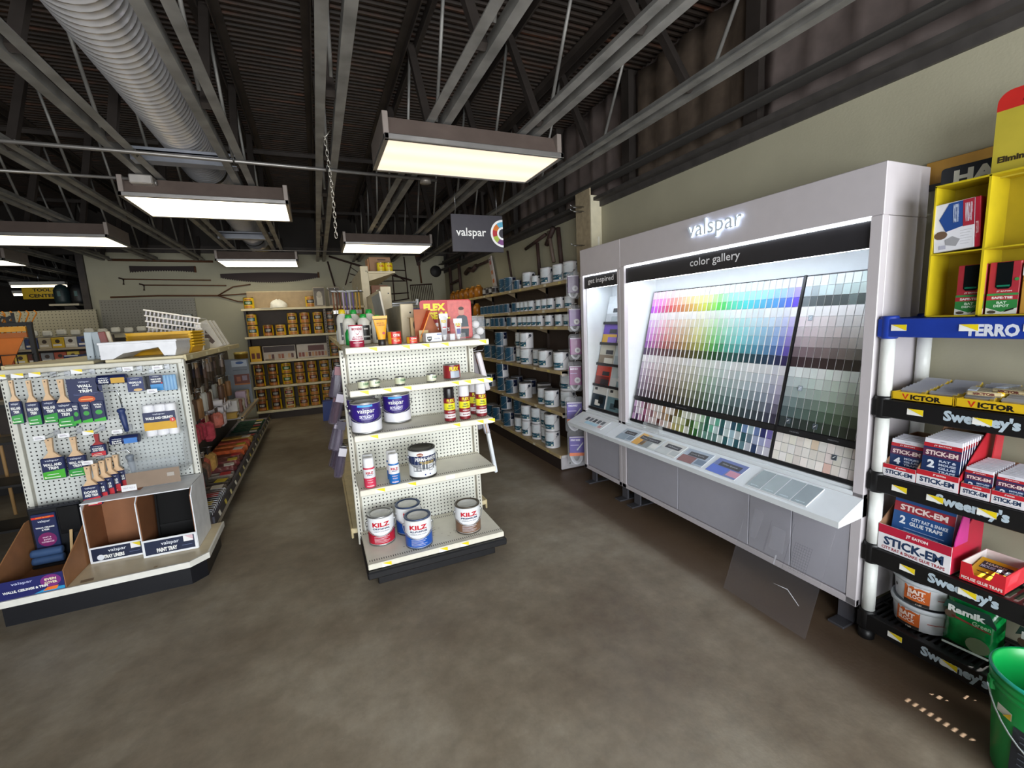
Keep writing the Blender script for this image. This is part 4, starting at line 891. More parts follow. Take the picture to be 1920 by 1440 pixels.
# long open box at the left with roller kit
t = thing('display_box', 'long open brown display box at the left end of the deck', 'display box', (-1.635, 3.225, .187), .0)
b = MB(); w = .155; b.box(-w, w, 0, .49, 0, .005, '9a6840 r.65'); b.box(-w, w, .485, .49, 0, .30, 'a0704a r.65')
for s in (-1, 1): b.prism([(0, 0), (.49, 0), (.49, .30), (.40, .30), (0, .105)], 'x', s*w-.003, s*w+.003, '9c6c46 r.65 n.1')
b.build('carton', t)
b = MB(); b.box(-w, w, -.005, 0, 0, .105, '1c2060 r.4'); P = Pn(b, (0, -.005, 0)); P.poly([(-w, .105), (-w, .05), (-w+.05, .105)], 'd8541c r.4', 1); P.text('valspar', -.02, .083, .09, .02, 'c8ccec r.4', 2, .01); P.text('WALLS, CEILINGS & TRIM', -.01, .04, .19, .017, WHITE, 2, .05); P.disc(.10, .065, .045, '7a2a78 r.4', 1, 18, .036); P.text('EVEN', .10, .075, .05, .014, 'f0e8c0 r.4', 2, .04); P.text('COVER', .10, .055, .055, .014, 'f0e8c0 r.4', 2, .04); P.poly([(.02, .004), (.155, .004), (.155, .02), (.08, .025)], '2a90c0 r.4', 1); P.poly([(.06, .01), (.12, .01), (.13, .03), (.08, .028)], 'e07028 r.4', 2); b.build('front_panel', t)
t = thing('roller_kit', 'black paint tray kit with navy label standing in the long box', 'roller kit', (-1.635, 3.62, .197))
b = MB(); b.box(-.135, .125, 0, .02, 0, .37, '16181c r.3', .008); b.box(.01, .115, -.012, 0, .18, .36, '0c0d10 r.25', .003); b.box(-.135, .125, -.06, 0, 0, .02, '16181c r.3', .004); b.build('tray', t)
b = MB(); b.box(-.115, .0, -.014, -.001, .1, .335, NAVY, .002); P = Pn(b, (-.057, -.014, 0)); P.rect(-.057, .305, .052, .318, 'd83024 r.4', 1); P.text('READY TO PAINT', 0, .3115, .07, .006, 'f0c030 r.4', 2, .02); P.text('valspar', 0, .285, .06, .018, 'e4e8f0 r.4', 2, .01); P.text('WALLS, CEILINGS', 0, .245, .09, .011, WHITE, 2, .05); P.text('& TRIM', 0, .23, .035, .011, WHITE, 2, .05); P.disc(.0, .165, .045, '7a2060 r.4', 1, 18); P.text('FAST &', 0, .18, .04, .009, 'e8d0e0 r.4', 2, .03); P.text('EVEN', 0, .165, .035, .009, 'e8d0e0 r.4', 2, .03); P.text('COVERAGE', 0, .15, .06, .009, 'e8d0e0 r.4', 2, .03); b.build('label_card', t)
for z in (.05, .10):
    b = MB(); M = Matrix.Translation((-.05, -.055, z)) @ Matrix.Rotation(pi/2, 4, 'Y'); b.lathe([(.01, -.075), (.024, -.073), (.025, -.06), (.025, .06), (.024, .073), (.01, .075)], '33507a r.7', 16, M=M); b.build('roller_cover', t)
b = MB(); b.box(.03, .045, -.02, -.012, .0, .21, 'c8a878 r.5', .002, M=Matrix.Rotation(.12, 4, 'Y')); b.build('stir_stick', t)
b = MB(); b.box(-.13, .12, -.01, .018, .355, .385, '3a3c42 r.15 t.5 n0', .008); b.build('wrap', t)
# ---------- left island behind the end unit ----------
G2 = thing('shelf_island', 'left shelf island with hanging bagged goods, behind the brush end unit', 'shelving unit', (-1.345, 3.79, 0))
b = MB(); b.box(-.02, .02, .0, 4.4, .15, 1.44, '4a4642 r.6'); b.build('spine_panel', G2)
for s in (-1, 1):
    b = MB(); b.box(s*.03, s*.47, 0, 2.35, 1.435, 1.455, 'd9cda8 r.45', .003); b.box(s*.462, s*.48, 0, 2.35, 1.415, 1.46, 'd2c49a r.45', .003)
    if s > 0:
        P = Pn(b, (.481, 0, 1.438), (0,1,0), (0,0,1))
        for i in range(4): P.rect(.10+i*.5, -.015, .17+i*.5, .012, 'efe8c8 r.4', 1)
    b.build('top_shelf', G2)
    b = MB(); b.box(s*.03, s*.48, .02, 4.4, .15, .18, '8a8490 r.5 n.1'); b.build('base_shelf', G2)
    b = MB(); b.box(s*.478, s*.496, .02, 4.4, .165, .235, '44444e r.4 m.3', .002); b.box(s*.484, s*.502, .02, 4.4, .135, .162, 'a39a8a r.5', .002); lipo = b.build('shelf_lip', G2)
    if s > 0:
        for i in range(17):
            bb = MB(); P = Pn(bb, (0, 0, 0), (0, 1, 0), (-.25, 0, 1), e=.001); P.rect(-.03, -.022, .03, .022, ('f2f0e4', 'e8dc9a', 'dcc858')[(i*5) % 3]+' r.4', 1); o = bb.build('price_tag', lipo); o.location = (.4985, .18+i*.25, .205)
    b = MB(); b.box(s*.03, s*.42, .05, 4.35, 0, .15, '1a181a r.5'); b.build('plinth', G2)
b = MB(); b.box(.03, .43, 2.3, 3.85, .565, .585, 'a09a94 r.5'); b.box(.40, .425, 2.3, 3.85, .54, .59, 'c2aa80 r.5', .003); b.build('middle_shelf', G2)
b = MB(); b.box(.10, .40, 3.5, 3.52, .5, 1.22, '787e88 r.5', .003); P = Pn(b, (.28, 3.5, 0)); P.rect(-.09, 1.11, .10, 1.20, 'b4bcc8 r.5', 1); P.disc(.01, 1.165, .05, '3a5a94 r.5', 2, 14, .018); P.rect(-.08, 1.06, .09, 1.065, '3a3e48 r.5', 1); P.rect(-.08, .87, .11, 1.0, '6a3426 r.5', 1); P.rect(-.05, .90, .0, .97, '9a5a40 r.5', 2); P.rect(.02, .91, .08, .98, '8a7a88 r.5', 2); P.rect(-.08, .85, .11, .87, 'a8642c r.5', 2); b.build('end_panel', G2)
t = thing('round_tin', 'gold round tin on the grey end panel of left island', 'tin', (-1.02, 7.28, 1.222)); b = MB(); b.lathe([(.085, 0), (.085, .06), (.088, .062), (.088, .09), (.08, .094), (0, .094)], 'b08a3a r.35 m.7', 24); b.build('body', t); b = MB(); b.lathe([(.0885, .0), (.0885, .03)], 'd8c06a r.35 m.6', 24, c=(0, 0, .062)); b.build('lid', t)
# goods hanging along the aisle side
def hang(label, y, z, w, h, d, c, card, x=-1.10, kind='bag', group='bagged goods hanging along the left island'):
    t = thing('hanging_pack', label, 'hanging pack', (x, y, z), pi/2, group)
    b = MB(); b.tube([(0, d*.5, .004), (0, -d*.3, .004)], .003, 'a8a8aa r.3 m.9', 5); b.build('hook', t)
    b = MB(); b.box(-w/2, w/2, -.004, .004, -h*.25, 0, card+' r.4', .002); b.build('header_card', t)
    b = MB()
    if kind == 'bag': b.box(-w/2, w/2, -d/2, d/2, -h, -h*.24, c+' r.25 n.25 s25 b.6', min(w, d)*.3)
    elif kind == 'roll':
        for k in range(2): b.lathe([(w*.12, 0), (w*.27, .004), (w*.27, h*.68), (w*.2, h*.74)], c+' r.6', 12, c=((k-.5)*w*.55, 0, -h))
    else:
        b.box(-w*.35, w*.35, -.012, .012, -h*.62, -h*.2, c+' r.4', .004); b.box(-w*.4, w*.4, -.01, .01, -h, -h*.6, '4a3a2a r.7', .003)
    b.build('contents', t); return t
rnd = random.Random(11); n_ = 0
rows = [(1.36, .24, ['5a4438', '6a5a50', '3a3440', '7a4a34', '8a7a70', '2c3048'], 'brush', 24, 3.88, .095), (1.12, .26, ['b4b4ae', 'c0beb4', '1c1c20', '5a4030', 'b8b09c', '8a6440'], 'roll', 18, 3.92, .125),
        (.86, .24, ['a83a4c', 'b04450', 'a83848', 'b86a5a', '8a4a44', 'b8a8a8'], 'bag', 12, 3.95, .14), (.56, .22, ['a84452', 'b85a4c', '3a3a3a', 'b0884c', '7a5a4a'], 'bag', 6, 3.97, .18)]
for ri, (z, h, cs, kd, cnt, y0, dy) in enumerate(rows):
    for i in range(cnt):
        c = cs[(i*2+ri) % len(cs)] if ri != 2 else cs[i % 3 if i < 6 else i % len(cs)]
        nm = {'brush': 'carded brush', 'roll': 'twin roller pack', 'bag': 'filled plastic bag'}[kd]
        hang('%s hanging in the %s row, %s from the near end' % (nm, ('top', 'second', 'third', 'lowest')[ri], ORD[i]), y0+i*dy, z-rnd.uniform(0, .03), min(dy*.75, .13), h*rnd.uniform(.85, 1.05), .10, c, ('c8c4b8', '3a2a24', '9a9490', '24242c', 'b89a78')[(i+ri) % 5], x=-1.08+rnd.uniform(-.04, .08), kind=kd)
for i in range(6):
    t = thing('tube_roll', 'white cardboard tube lying with its round end out, %s in the cluster' % ORD[i], 'tube', (-1.24, 5.4+(i % 4)*.14, .80+.075*(i//4)), 0, 'white tubes poking out over the left aisle')
    b = MB(); b.lathe([(.02, 0), (.034, 0), (.034, .26), (.02, .26)], 'c8c2c4 r.5', 14, M=Matrix.Rotation(pi/2, 4, 'Y'), cap=False); b.build('tube', t); b = MB(); b.lathe([(.0, .255), (.0215, .256)], '6a6264 r.6', 14, M=Matrix.Rotation(pi/2, 4, 'Y'), cap=False); b.build('core', t)
for i, (y, c, ww, hh) in enumerate(((6.2, 'c8c4c0', .14, .2), (6.5, '8a5a4a', .1, .16), (6.68, 'c0b8a8', .08, .15), (6.9, 'b8a0b0', .14, .22), (7.15, 'b09a60', .10, .2), (7.35, 'c8b070', .10, .2), (6.1, 'a8842c', .16, .07))):
    b = MB(); b.box(-.06, .06, -ww/2, ww/2, 0, hh, c+' r.5', .006); P = Pn(b, (.061, 0, 0), (0,1,0), (0,0,1)); P.rect(-ww*.35, hh*.5, ww*.35, hh*.8, 'e8e4dc r.5', 1); P.rect(-ww*.3, hh*.15, ww*.2, hh*.3, '5a4a44 r.5', 1)
    single(b, 'boxed_item', '%s small box standing on the middle shelf of left island, %s from near end' % (('white', 'brown', 'cream', 'lilac', 'ochre', 'straw yellow', 'low mustard')[i], ORD[(1, 2, 3, 4, 5, 6, 0)[i]]), 'box', (-1.03, y, .587), group='small boxes on the middle shelf')
# bagged goods lying on the base shelf
cs = ['8a8e94', '6a6258', '3a3a40', '7a6e64', '58504a', '90867c', '6a3436', '7a3a3c', '643830', 'c05a34', 'c87040', 'b85844', 'b89048', '5a5a56', '6c6862', '444c48', '2c4a3c', '38503f', '304a3c', '3a5a48']
for i, c in enumerate(cs):
    y = 3.95+i*.205; t = thing('bagged_goods', '%s lying on the base shelf, %s from near end' % (('shiny grey strip pack', 'dark strip pack', 'black strip pack', 'clear strip pack')[i % 4] if i < 6 else ('red brown bag' if i < 9 else ('bright orange fluffy bag' if i < 13 else ('flat grey pack' if i < 15 else 'green handled pack'))), ORD[i]), 'pack', (-1.07, y, .182), rnd.uniform(-.15, .15), 'packs lying on the left base shelf')
    b = MB(); hh = .05 if i < 6 else (.08 if i < 9 else (.10 if i < 13 else .03))
    if i < 6 or i >= 13:
        for k in range(4): b.box(-.19, .17, -.085+k*.045, -.055+k*.045, 0, hh*(.6+.3*(k % 2)), c+' r.2 n.3 s18', .008)
    else:
        b.box(-.18, .17, -.09, .09, 0, hh, c+' r.3 n.35 s22 b.8', .03)
    b.build('contents', t)
    b = MB(); b.box(.06, .15, -.05, .05, hh, hh+.003, ('d8d4cc', 'c8b030', 'b82a30')[i % 3]+' r.4'); b.build('printed_tag', t)
b = MB()
for i in range(12): b.tube([(-.87, 3.86+i*.05, .182), (-.87, 3.86+i*.05, .26), (-1.05, 3.86+i*.05, .26)], .003, 'c0c4cc r.3 m.9', 5)
b.tube([(-.87, 3.85, .26), (-.87, 4.45, .26)], .003, 'c0c4cc r.3 m.9', 5); single(b, 'wire_divider', 'chrome wire rack divider at the near end of the left base shelf', 'wire rack')
# goods on top of the left island
ZT = 1.457
t = thing('paint_tray', 'white plastic paint tray stack lying on top of the left end unit', 'paint tray', (-1.12, 3.95, ZT), -.05)
b = MB(); b.prism([(-.215, 0), (-.15, 0), (-.09, .035), (.11, .065), (.14, 0), (.20, .0), (.215, .05), (.215, .115), (-.215, .10)], 'y', -.15, .15, 'e6e6ea r.35'); b.build('tray_body', t)
b = MB(); b.box(-.222, .222, -.157, .157, .098, .114, 'ececf0 r.35', .004); b.build('rim', t)
b = MB(); b.box(.13, .2, -.15, .15, .0, .006, '1c1c20 r.5'); b.build('base_shadow_strip', t)  # dark strip stands in for the shadow under the tray
t = thing('plastic_tub', 'stack of bright yellow plastic trays on the left island top', 'tray', (-1.09, 4.32, ZT), -.06)
for i in range(6):
    b = MB(); z0 = i*.022; b.prism([(-.205+i*.003, z0), (.18, z0), (.205, z0+.06), (-.215, z0+.06)], 'y', -.14, .14, 'e2ac12 r.35'); b.box(.18, .212, -.142, .142, z0+.046, z0+.060, 'eab618 r.35', .002); b.build('yellow_tray', t)
t = thing('clear_tray_stack', 'tilted stack of clear plastic tray liners behind yellow trays', 'tray stack', (-1.09, 4.66, ZT), 0)
for i in range(5):
    b = MB(); M = Matrix.Translation((0, 0, .10+i*.045)) @ Matrix.Rotation(.22, 4, 'Y'); b.box(-.19, .19, -.13, .13, .03, .034, 'f0f0f0 r.15 t.6', .0, M=M)
    for k in range(14): b.box(-.18+k*.027, -.168+k*.027, -.135, -.128, -.01, .03, 'f4f0f6 r.1 t.6', .003, M=M)
    b.box(-.195, .195, -.14, -.13, .028, .040, 'efe8dc r.2', .003, M=M); b.build('tray_liner', t)
b = MB(); b.box(-.05, .19, -.12, .12, 0, .10, 'b4b0a0 r.2 t.3', .01); b.box(.15, .19, -.13, -.12, 0, .22, 'd8d4c8 r.3', .003); b.build('lower_stack', t)
for i in range(3):
    t = thing('panel_pack', 'pale leaning board pack on top of left island, %s of three' % ORD[i], 'panel', (-.87, 5.05+i*.17, ZT), 0, 'leaning boards on the left island')
    b = MB(); M = Matrix.Rotation(-.40, 4, 'Y'); b.box(-.10, .03, -.02, .02, .05, .32, 'b8b2a8 r.4', .003, M=M); b.prism([(-.07, .17), (-.03, .24), (-.01, .11), (-.04, .10)], 'y', -.021, -.0205, '4a3a32 r.5', M=M); b.v = [(x+.02, y, z-.035) for x, y, z in b.v]; b.build('board', t)
for i in range(4):
    b = MB(); b.box(-.06, .06, -.05, .05, 0, .2, ('5a4a44', '7a6a58', '3c3634', '6a5040')[i]+' r.25 n.3 s20 b.5', .03); single(b, 'shrink_pack', '%s shrink wrapped pack between clear trays and leaning boards' % ('brown', 'tan', 'black', 'russet')[i], 'pack', (-1.15+.055*i, 5.0+i*.07, ZT), .3, 'shrink wrapped packs')
for i in range(3):
    b = MB(); b.box(-.03, .03, -.03, .03, 0, .33, '3c4644 r.4', .004); b.box(-.03, .03, -.032, -.03, .24, .32, '9a9c98 r.4'); single(b, 'slim_carton', 'slim grey and white carton standing behind the clear trays, %s of three' % ORD[i], 'box', (-1.25+i*.085, 5.02, ZT), 0, 'slim cartons behind the trays')
for i, (x, c, tl) in enumerate(((-1.455, 'aab4ba', .03), (-1.435, '8a949a', -.08), (-1.40, '9aa4aa', -.06), (-1.375, 'b0a894', -.16), (-1.35, '7a3a34', -.14), (-1.335, 'c0b49a', -.12))):
    b = MB(); M = Matrix.Rotation(tl, 4, 'Y'); b.box(-.02, .02, 0, .02, 0, .19, c+' r.4', .003, M=M); P = Pn(b, (0, -.001, 0)); b.lathe([(.005, 0), (.005, .002)], INK, 8, M=M @ Matrix.Translation((0, 0, .02)) @ Matrix.Rotation(pi/2, 4, 'X'))
    single(b, 'metal_strip', '%s metal strip standing on the left island top, %s from left' % (('pale grey', 'grey', 'bluish grey', 'tan', 'dark red', 'cream')[i], ORD[i]), 'metal strip', (x, 3.98+.02*(i % 2), ZT), 0, 'metal strips on the left island')
b = MB(); b.box(-.17, .12, 0, .03, 0, .13, 'b89a78 r.5'); P = Pn(b, (0, 0, 0)); P.rect(-.1, .03, -.02, .11, 'c8845a r.5', 1); P.rect(0, .03, .08, .11, 'd0b48a r.5', 1); P.rect(.09, .0, .12, .13, '6a6e72 r.5', 1)
single(b, 'printed_carton', 'pale printed carton behind the white tray on the left island', 'carton', (-1.22, 4.52, ZT))
# ---------- far left goods and rack ----------
t = thing('wire_rack', 'black wire merchandise rack with lettered top at the left edge', 'rack', (-2.45, 5.05, 0))
k = '1a1817 r.5'
for x in (-.26, .25):
    b = MB(); b.box(x-.016, x+.016, -.016, .016, .06, 1.75, k, .003); b.build('post', t)
    b = MB(); b.lathe([(0, 0), (.028, .004), (.028, .05), (0, .054)], k, 12, c=(x, 0, 0)); b.build('castor', t)
b = MB(); b.box(-.28, .27, -.012, .012, 1.735, 1.765, k, .002); b.build('top_bar', t)
for z in (.08, .45, .8, 1.1): b = MB(); b.box(-.28, .27, -.3, .012, z, z+.02, k); b.build('wire_shelf', t)
b = MB()
for i in range(6): b.tube([(-.26+i*.1, -.02, 1.1), (-.26+i*.1, -.02, 1.5)], .004, k, 5)
for z in (1.3, 1.4, 1.5): b.tube([(-.26, -.02, z), (.25, -.02, z)], .004, k, 5)
b.build('wire_grid', t)
b = MB(); P = Pn(b, (0, 0, 0)); P.text('Bluebird', -.04, 1.80, .42, .09, k, 1, .05); b.build('script_lettering', t)
b = MB(); b.box(-.26, .22, .0, .02, 1.69, 1.73, 'd8962c r.5'); b.box(-.26, .22, .0, .02, 1.64, 1.68, 'a85a20 r.5'); b.build('top_band', t)
for i, (x, z) in enumerate(((-2.42, 1.42), (-2.6, 1.40))):
    t = thing('leaf_rake', ('orange plastic leaf rake upright in the wire rack, nearer the aisle', 'orange plastic leaf rake cut by left frame edge')[i], 'rake', (x, 5.12+.06*i, z), 0)
    b = MB(); b.prism([(-.03, 0), (.03, 0), (.16, .26), (-.16, .26)], 'y', -.004, .004, 'c86a18 r.5'); b.build('fan', t)
    for j in range(11):
        a = -.62+j*.124; b = MB(); b.tube([(.16*a/.62, 0, .26), (.25*a/.62, 0, .42), (.25*a/.62, -.03, .44)], .006, 'd8821c r.5', 5, flat=.6); b.build('tine', t)
    b = MB(); b.tube([(0, 0, 0), (0, 0, -1.30)], .013, 'b08a5a r.6', 8); b.build('pole', t)
# left neighbouring island
G3 = thing('shelf_island', 'low shelf island at far left crowded with carded goods', 'shelving unit', (-2.9, 6.2, 0))
b = MB(); b.box(-1.2, .75, .1, .5, 0, .15, '1c1a1a r.5'); b.build('plinth', G3)
b = MB(); b.box(-1.2, .75, .32, .36, .15, 1.64, '4a423e r.6'); b.build('back_panel', G3)
for z in (.16, .6, 1.0, 1.345, 1.50):
    b = MB(); b.box(-1.2, .75, .0, .32, z, z+.02, 'b8a68a r.5'); b.build('shelf', G3)
for i in range(16):
    c = ['d8b02c', 'e0c050', 'c0b090', 'b85a40', '3a4a78', '8a8a8a', 'd0c8b8', '6a3a2c'][(i*3) % 8]; zr = i % 2
    b = MB(); b.box(-.05, .05, -.03, .03, 0, .11, c+' r.5', .004); P = Pn(b, (0, -.03, 0)); P.rect(-.04, .02, .03, .04, 'e8e0d0 r.5', 1); P.disc(0, .07, .02, '4a3a30 r.5', 1, 10)
    single(b, 'carded_item', '%s carded pack on the far left island %s shelf, %s from left' % (('yellow', 'brick red', 'blue', 'white', 'straw', 'tan', 'grey', 'brown')[i % 8], ('upper', 'lower')[zr], ORD[i//2]), 'pack', (-2.95+(i//2)*.105, 6.28, 1.522 if zr == 0 else 1.367), 0, 'carded packs on the far left island')
b = MB(); b.box(-.12, .12, .08, .16, 0, .075, '20305c r.45', .004); P = Pn(b, (0, .08, 0)); P.rect(-.11, .062, .0, .073, 'd8d8dc r.5', 1); P.rect(.04, .03, .08, .05, '8a90a8 r.5', 1); single(b, 'blue_case', 'long dark blue box on the far left island, behind grey strips', 'box', (-2.36, 6.10, 1.367))
# low hook rail island and pegboards on the back wall
G4 = thing('hook_rail', 'pale rail of hanging white hooks and packs near the back pegboard', 'rail', (-2.75, 8.0, 0))
b = MB(); b.box(-.9, .86, 0, .04, 1.60, 1.66, 'b8b09a r.5'); b.box(-.9, .86, 0, .05, 0, 1.60, '3a342e r.6'); b.build('rail_panel', G4)
for i in range(12):
    b = MB(); b.box(-.05, .05, -.06, 0, 0, .075, 'dcd8cc r.4', .015); o = b.build('white_clip', G4); o.location = (-.85+i*.145, 0, 1.66+.01*(i % 2))
for i, (x0, x1, zt, y) in enumerate(((-4.9, -3.22, 2.065, 9.28), (-3.2, -1.9, 2.22, 9.4))):
    b = MB(); pm = peg_mat('back_pegboard', ('b0a890', '8f8b80')[i], .045, .16, hole='5a5448'); b.box(x0, x1, y, y+.03, 0, zt, pm)
    single(b, 'pegboard_panel', ('cream pegboard panel standing left of the back wall edge', 'grey pegboard panel against the back wall left of the can shelves')[i], 'pegboard')
b = MB(); b.box(-.25, .12, -.1, .2, 0, .03, 'b8ae98 r.5'); b.prism([(-.1, 0), (.2, 0), (.2, -.12)], 'x', -.2, -.18, '1c1816 r.5'); b.prism([(-.1, 0), (.2, 0), (.2, -.12)], 'x', .05, .07, '1c1816 r.5')
b.box(-.25, .12, .19, .2, -2.15, 0, '3a332c r.6'); single(b, 'wall_shelf', 'small shelf high in the dark opening beside the tool sign', 'shelf', (-3.62, 9.62, 2.15))
for i in range(2):
    b = MB(); b.lathe([(.09, 0), (.10, .05), (.10, .22), (.06, .30), (0, .32)], ('16282c r.5', '141418 r.5')[i], 18); Pn(b, (0, -.101, 0)).rect(-.02, .12, .02, .2, '3a5a5c r.5', 1); single(b, 'dark_helmet', ('dark green rounded case on the small high shelf', 'black rounded case on the small high shelf, right one')[i], 'case', (-3.74+i*.21, 9.66, 2.182))
# ---------- back wall shelves with stain cans ----------
BK = thing('shelf_unit', 'brown back shelf unit stacked with yellow and brown stain cans', 'shelving unit', (-.5, 9.0, 0))
b = MB(); b.box(-.64, 1.5, .38, .42, .1, 1.98, '4a3d33 r.6'); b.build('back_panel', BK)
b = MB(); b.box(-.60, .52, .38, .41, 1.98, 2.30, 'b59c78 r.6'); b.box(-.60, .52, .375, .415, 2.29, 2.31, 'd0bc94 r.5'); b.build('top_panel', BK)
for z in (1.985, 1.495, 1.055, .60, .155):
    b = MB(); b.box(-.67 if z > 1.4 else -.64, 1.4, .0, .38, z-.03, z, 'cdbd98 r.45', .003); b.box(-.67 if z > 1.4 else -.64, 1.4, -.012, .004, z-.035, z+.003, 'd6c8a4 r.45', .003); b.build('shelf', BK)
for x in (-.64, .66):
    b = MB(); b.box(x-.02, x+.02, .0 if x > 0 else .2, .04 if x > 0 else .40, .1, 1.97, '7c7268 r.5' if x > 0 else '2c2220 r.5', .003)
    if x > 0:
        P = Pn(b, (x, 0, 0))
        for i in range(36): P.rect(-.006, .14+i*.05, .006, .165+i*.05, '1c1814 r.6', 1)
    b.build('upright', BK)
b = MB(); b.box(-.62, 1.4, .01, .38, 0, .12, '33261f r.6'); b.build('plinth', BK)
def stain_can(c1, c2, lab, open_=False):
    r, h = .080, .198; t = proto('stain_can')
    b = MB(); b.lathe([(r*.96, 0), (r, .005), (r, h-.006), (r*.98, h)], '9a7a4a r.3 m.4', 20); P = Pn(b, (0, 0, 0), bend=r+.0008, e=.0008)
    P.rect(-1.5*r, .01, 1.5*r, h-.012, c1+' r.35', 1); P.rect(-.85*r, h*.36, .85*r, h*.68, '221a16 r.4', 2); P.rect(-.7*r, h*.42, .7*r, h*.62, c2+' r.35', 3); P.text('WOOD', 0, h*.56, r*1.0, h*.07, 'efe8d8 r.4', 4, .05); P.text('FINISH', 0, h*.46, r*.9, h*.06, 'efe8d8 r.4', 4, .05); P.rect(-.6*r, h*.74, .6*r, h*.86, 'a05a2c r.4', 2); P.rect(-.7*r, h*.08, .7*r, h*.26, 'c07a3c r.4', 2)
    P.rect(-2.1*r, .01, -.92*r, h-.012, 'e6c414 r.35', 2); P.rect(.92*r, .01, 2.1*r, h-.012, 'e6c414 r.35', 2)
    b.build('body', t); b = MB(); b.lathe([(r*.99, h-.004), (r*1.0, h), (r*.9, h+.002), (r*.86, h-.003), (0, h-.003)], '6a5a40 r.3 m.6', 20, cap=False); b.build('lid', t); return t
protos = {}
def pc(kind):
    if kind not in protos: protos[kind] = {'b': lambda: stain_can('dca848', '2a7a8c', 0), 'g': lambda: stain_can('dcb428', '2a7a3c', 0), 'y': lambda: stain_can('d0a050', '4a4a58', 0), 'r': lambda: stain_can('c08a50', '8a3424', 0), 'k': lambda: stain_can('7a4424', '2a1c18', 0), 'w': lambda: stain_can('d8cc9c', 'a83a34', 0), 's': lambda: stain_can('7c7470', '4a4448', 0)}[kind]()
    return protos[kind]
cn = dict(b='teal banded', g='green banded', y='slate banded', r='rust banded', k='dark brown', w='cream and red', s='dull grey')
def stack(kind, px, z, n, sh, idx, x=None):
    for k in range(n):
        put(pc(kind), '%s stain can, %s stack from left on the %s back shelf%s' % (cn[kind], ORD[idx], sh, '' if n == 1 else (', bottom' if k == 0 else ', top')), 'stain can', (x, 9.10, z+.002+k*.201), random.uniform(-.12, .12), 'stain cans on the back shelf unit')
X0 = [-.99, -.76, -.54, -.335, -.115, .095]
for i, (x, kd, n) in enumerate(((-1.04, 'b', 2), (-.80, 'k', 1), (-.60, 'y', 1), (-.395, 'y', 2), (-.185, 'r', 2), (.035, 'y', 2), (.245, 's', 2))): stack(kd, 0, 1.495, n, 'second', i, x)
for i, (x, kd, n) in enumerate(((-1.03, 'k', 2), (-.81, 'k', 2), (-.59, 'g', 2), (-.37, 'r', 2), (-.16, 'r', 2), (.055, 'y', 2), (.28, 's', 2))): stack(kd, 0, .60, n, 'fourth', i, x)
for i, (x, kd, n) in enumerate(((-1.04, 'k', 2), (-.81, 'k', 2), (-.59, 'w', 2), (-.36, 'r', 2), (-.16, 'r', 2), (.055, 'y', 2))): stack(kd, 0, .155, n, 'bottom', i, x)
stack('g', 0, 1.985, 1, 'top', 0, -1.05); stack('y', 0, 1.985, 1, 'top', 1, -.06); stack('s', 0, 1.055, 2, 'third', 3, .27)
t = thing('painters_cap', 'white cloth painter cap lying on a card on the top back shelf', 'cap', (-.62, 9.1, 1.987), .15)
b = MB(); vs = []; fs = []; n = 16
for j in range(7):
    u = j/6
    for i in range(n):
        a = 2*pi*i/n; rr = (.135+.01*sin(3*a+j))*(1-u**3*.85); vs.append((rr*1.05*cos(a)+.03, rr*.8*sin(a), .01+.14*u+.012*sin(2*a+1)*(u > .3)))
for j in range(6):
    for i in range(n): fs.append((j*n+i, j*n+(i+1) % n, (j+1)*n+(i+1) % n, (j+1)*n+i))
fs.append(tuple(range(6*n, 7*n))); b.add(vs, fs, 'ece8de r.8', True); b.build('crown', t)
b = MB(); b.prism([(-.27, -.08), (-.1, -.11), (.02, -.1), (.02, .08), (-.1, .1), (-.26, .04)], 'z', .0, .006, 'd8d0bc r.7'); b.build('peak', t)
for i, x in enumerate((.10, .36)):
    t = thing('boxed_brush', ('narrow pictured box on the top back shelf', 'second pictured box to the right, beyond the slotted upright')[i], 'box', (x, 9.1, 1.987), .03)
    b = MB(); b.box(-.10, .10, -.06, .06, 0, .36, 'a89a84 r.5', .004); b.build('carton', t); b = MB(); P = Pn(b, (0, -.061, 0)); P.rect(-.09, .02, .09, .34, '6a6258 r.5', 1); P.rect(-.05, .03, .05, .2, 'c8c0b0 r.5', 2); P.disc(0, .22, .045, 'b4aa9a r.5', 3, 14, .06); P.rect(-.08, .28, .08, .32, '5a5048 r.5', 2); b.build('picture', t)
b = MB(); b.box(-.085, .085, -.02, .12, 0, .27, 'd8a820 r.5', .004); P = Pn(b, (0, -.02, 0)); P.rect(-.06, .05, -.01, .15, '6a2c1c r.5', 1); P.rect(.015, .05, .07, .15, '6a2c1c r.5', 1); single(b, 'leaflet_box', 'yellow leaflet box at the left end of the third back shelf', 'leaflet box', (-1.045, 9.05, 1.057))
